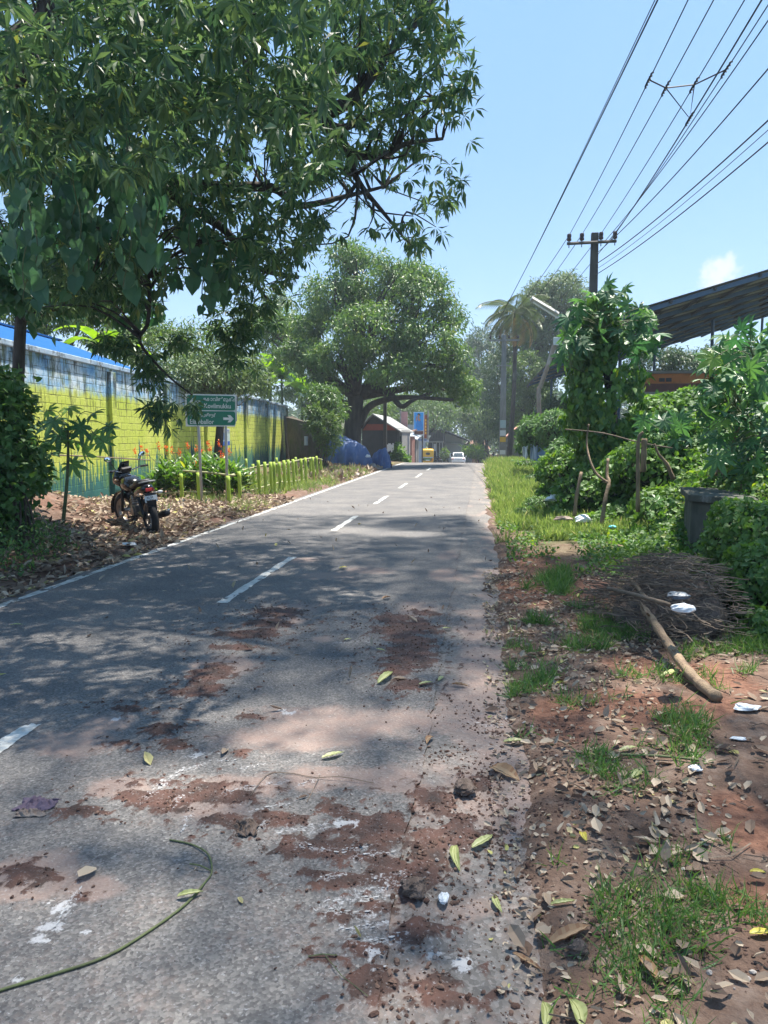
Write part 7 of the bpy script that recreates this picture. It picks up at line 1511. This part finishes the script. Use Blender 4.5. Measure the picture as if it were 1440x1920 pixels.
LV = [('pale green leaf lying tip-up right of the broken road edge', 943, 1412, 985, 1393, 'fresh', .34, .12), ('pale green leaf across the asphalt beside a thin twig', 603, 1450, 645, 1438, 'fresh', .28, .1), ('pale yellow-green leaf on the gravel, pointing up right', 884, 1621, 923, 1597, 'fresh', .30, .12),
      ('slim yellow-green leaf on the gravel below the coconut husk level', 926, 1713, 941, 1745, 'fresh', .26, .1), ('spotted yellow-green leaf on the asphalt right of the vine stem', 333, 1722, 382, 1712, 'fresh', .30, .2), ('yellow-green leaf lying by the yellow cut stem', 1160, 1412, 1194, 1404, 'fresh', .34, .1),
      ('light green leaf standing among grass left of the small packet', 1184, 1463, 1200, 1446, 'fresh', .40, .1), ('olive leaf lying lengthwise on the gravel', 853, 1622, 862, 1664, 'fresh', .24, .2), ('yellow-green mottled leaf at the left of the big grass tuft', 1030, 1702, 1080, 1694, 'fresh', .22, .2),
      ('bright yellow leaf at the right edge of the frame', 1405, 1757, 1446, 1752, 'yellowleaf', .36, .12), ('small bright yellow leaf above the big grass tuft', 1092, 1566, 1100, 1584, 'yellowleaf', .36, .2), ('yellow and white leaf at the right edge above the bright yellow one', 1405, 1640, 1436, 1642, 'yellowleaf', .4, .2),
      ('long curled brown leaf beside the angular stone', 1028, 1778, 1106, 1742, 'brownleaf', .28, .25), ('broad pale brown leaf on the broken road edge', 922, 1460, 974, 1480, 'brownleaf', .55, .12), ('rust brown leaf standing on edge below the big grass tuft', 1200, 1800, 1245, 1857, 'brownleaf', .26, .25),
      ('thin dark brown leaf on the gravel left of the angular stone', 960, 1820, 1020, 1828, 'brownleaf', .18, .25), ('pale leaf with folded tip on the asphalt left of the road seam', 708, 1304, 735, 1284, 'fresh', .24, .2), ('pale curved leaf just left of the road seam', 785, 1308, 811, 1302, 'fresh', .28, .1),
      ('small pale leaf on the worn concrete strip', 822, 1294, 829, 1286, 'fresh', .35, .1), ('olive brown leaf on the worn concrete strip', 846, 1302, 880, 1305, 'brownleaf', .26, .2), ('small green leaf in the middle of the near lane', 645, 1219, 659, 1216, 'fresh', .35, .1), ('small pale leaf at the right side of the lane near the mud patch', 705, 1236, 722, 1240, 'fresh', .3, .1),
      ('tiny pale leaf beside the round mud patch', 830, 1197, 846, 1193, 'fresh', .3, .1), ('small yellow leaf on the shaded middle of the road', 636, 1078, 652, 1076, 'yellowleaf', .4, .1), ('small pale leaf on the left lane beyond the rag', 20, 1189, 44, 1188, 'fresh', .3, .1), ('small dark leaf beyond the lane dash', 716, 1138, 732, 1134, 'brownleaf', .3, .2),
      ('leaf tip entering at the bottom edge, left one', 1022, 1935, 1018, 1885, 'fresh', .34, .2), ('leaf tip entering at the bottom edge, right one', 1090, 1935, 1068, 1880, 'fresh', .40, .2), ('yellow leaf beside the heap of dead leaves above the broad brown leaf', 1062, 1282, 1040, 1288, 'yellowleaf', .3, .1), ('pale green leaf hanging over the edge of the worn concrete', 948, 1165, 972, 1163, 'fresh', .28, .1),
      ('orange brown curled leaf beside the seam near the gravel', 812, 1405, 800, 1418, 'brownleaf', .35, .2), ('long silvery leaf at the foot of the fallen branch', 1238, 1272, 1275, 1258, 'fresh', .2, .1)]
for q in LV: leaf(q[0], *q[1:5], q[5], q[6], q[7])
def rd(px, py, up=.006):
    g = G(px, py); g[2] = float(zroad(np.array([g[0]]), np.array([g[1]]))[0])+up; return g
vs_ = thing('cut_vine', 'long thin green vine stem curving across the near asphalt', 'stem', rd(340, 1680))
MB().tube(curve_pts([rd(-40, 1880), rd(0, 1860), rd(90, 1832), rd(200, 1795), rd(290, 1740), rd(350, 1695), rd(385, 1655), rd(397, 1635), rd(390, 1605), rd(360, 1585), rd(318, 1576)], 5), [.0048]*30+[.0036]*21, 6).build('stem', M['vinestem'], vs_, smooth=True)
MB().tube([rd(397, 1634), rd(375, 1630, .02), rd(356, 1624, .012)], .003, 5).build('side_shoot', M['vinestem'], vs_)
o = MB().tube(curve_pts([rd(470, 1495), rd(500, 1455), rd(540, 1450), rd(590, 1458), rd(640, 1462, .02), rd(700, 1468)], 4), .0022, 4).tube([rd(600, 1458, .02), rd(588, 1480), rd(575, 1505)], .0016, 4).build('dry_twig', M['brush']); tag(o, 'thin dry twig curling over the asphalt under the pale green leaf', 'twig')
o = MB().tube([rd(578, 1796), rd(605, 1798, .012), rd(632, 1797)], .0022, 4).tube([rd(610, 1798), rd(640, 1830), rd(690, 1872)], .0014, 4).build('dry_twig', M['vinestem']); tag(o, 'small green twig lying by the mud streaks near the bottom', 'twig')
# ================================================================== HAZE (humid tropical air)
hz_ = MB().box((0, 200, 22), (980, 1000, 54)).build('haze', bpy.data.materials.new('haze_air'))
kind(hz_, 'stuff'); hm = hz_.data.materials[0]; hm.use_nodes = True; hn = hm.node_tree; hn.nodes.clear()
ho = hn.nodes.new('ShaderNodeOutputMaterial'); hv_ = hn.nodes.new('ShaderNodeVolumePrincipled'); hv_.inputs['Color'].default_value = (.80, .90, 1, 1); hv_.inputs['Density'].default_value = .0010; hv_.inputs['Anisotropy'].default_value = .2
hn.links.new(hv_.outputs[0], ho.inputs['Volume'])
scene.cycles.volume_bounces = 0
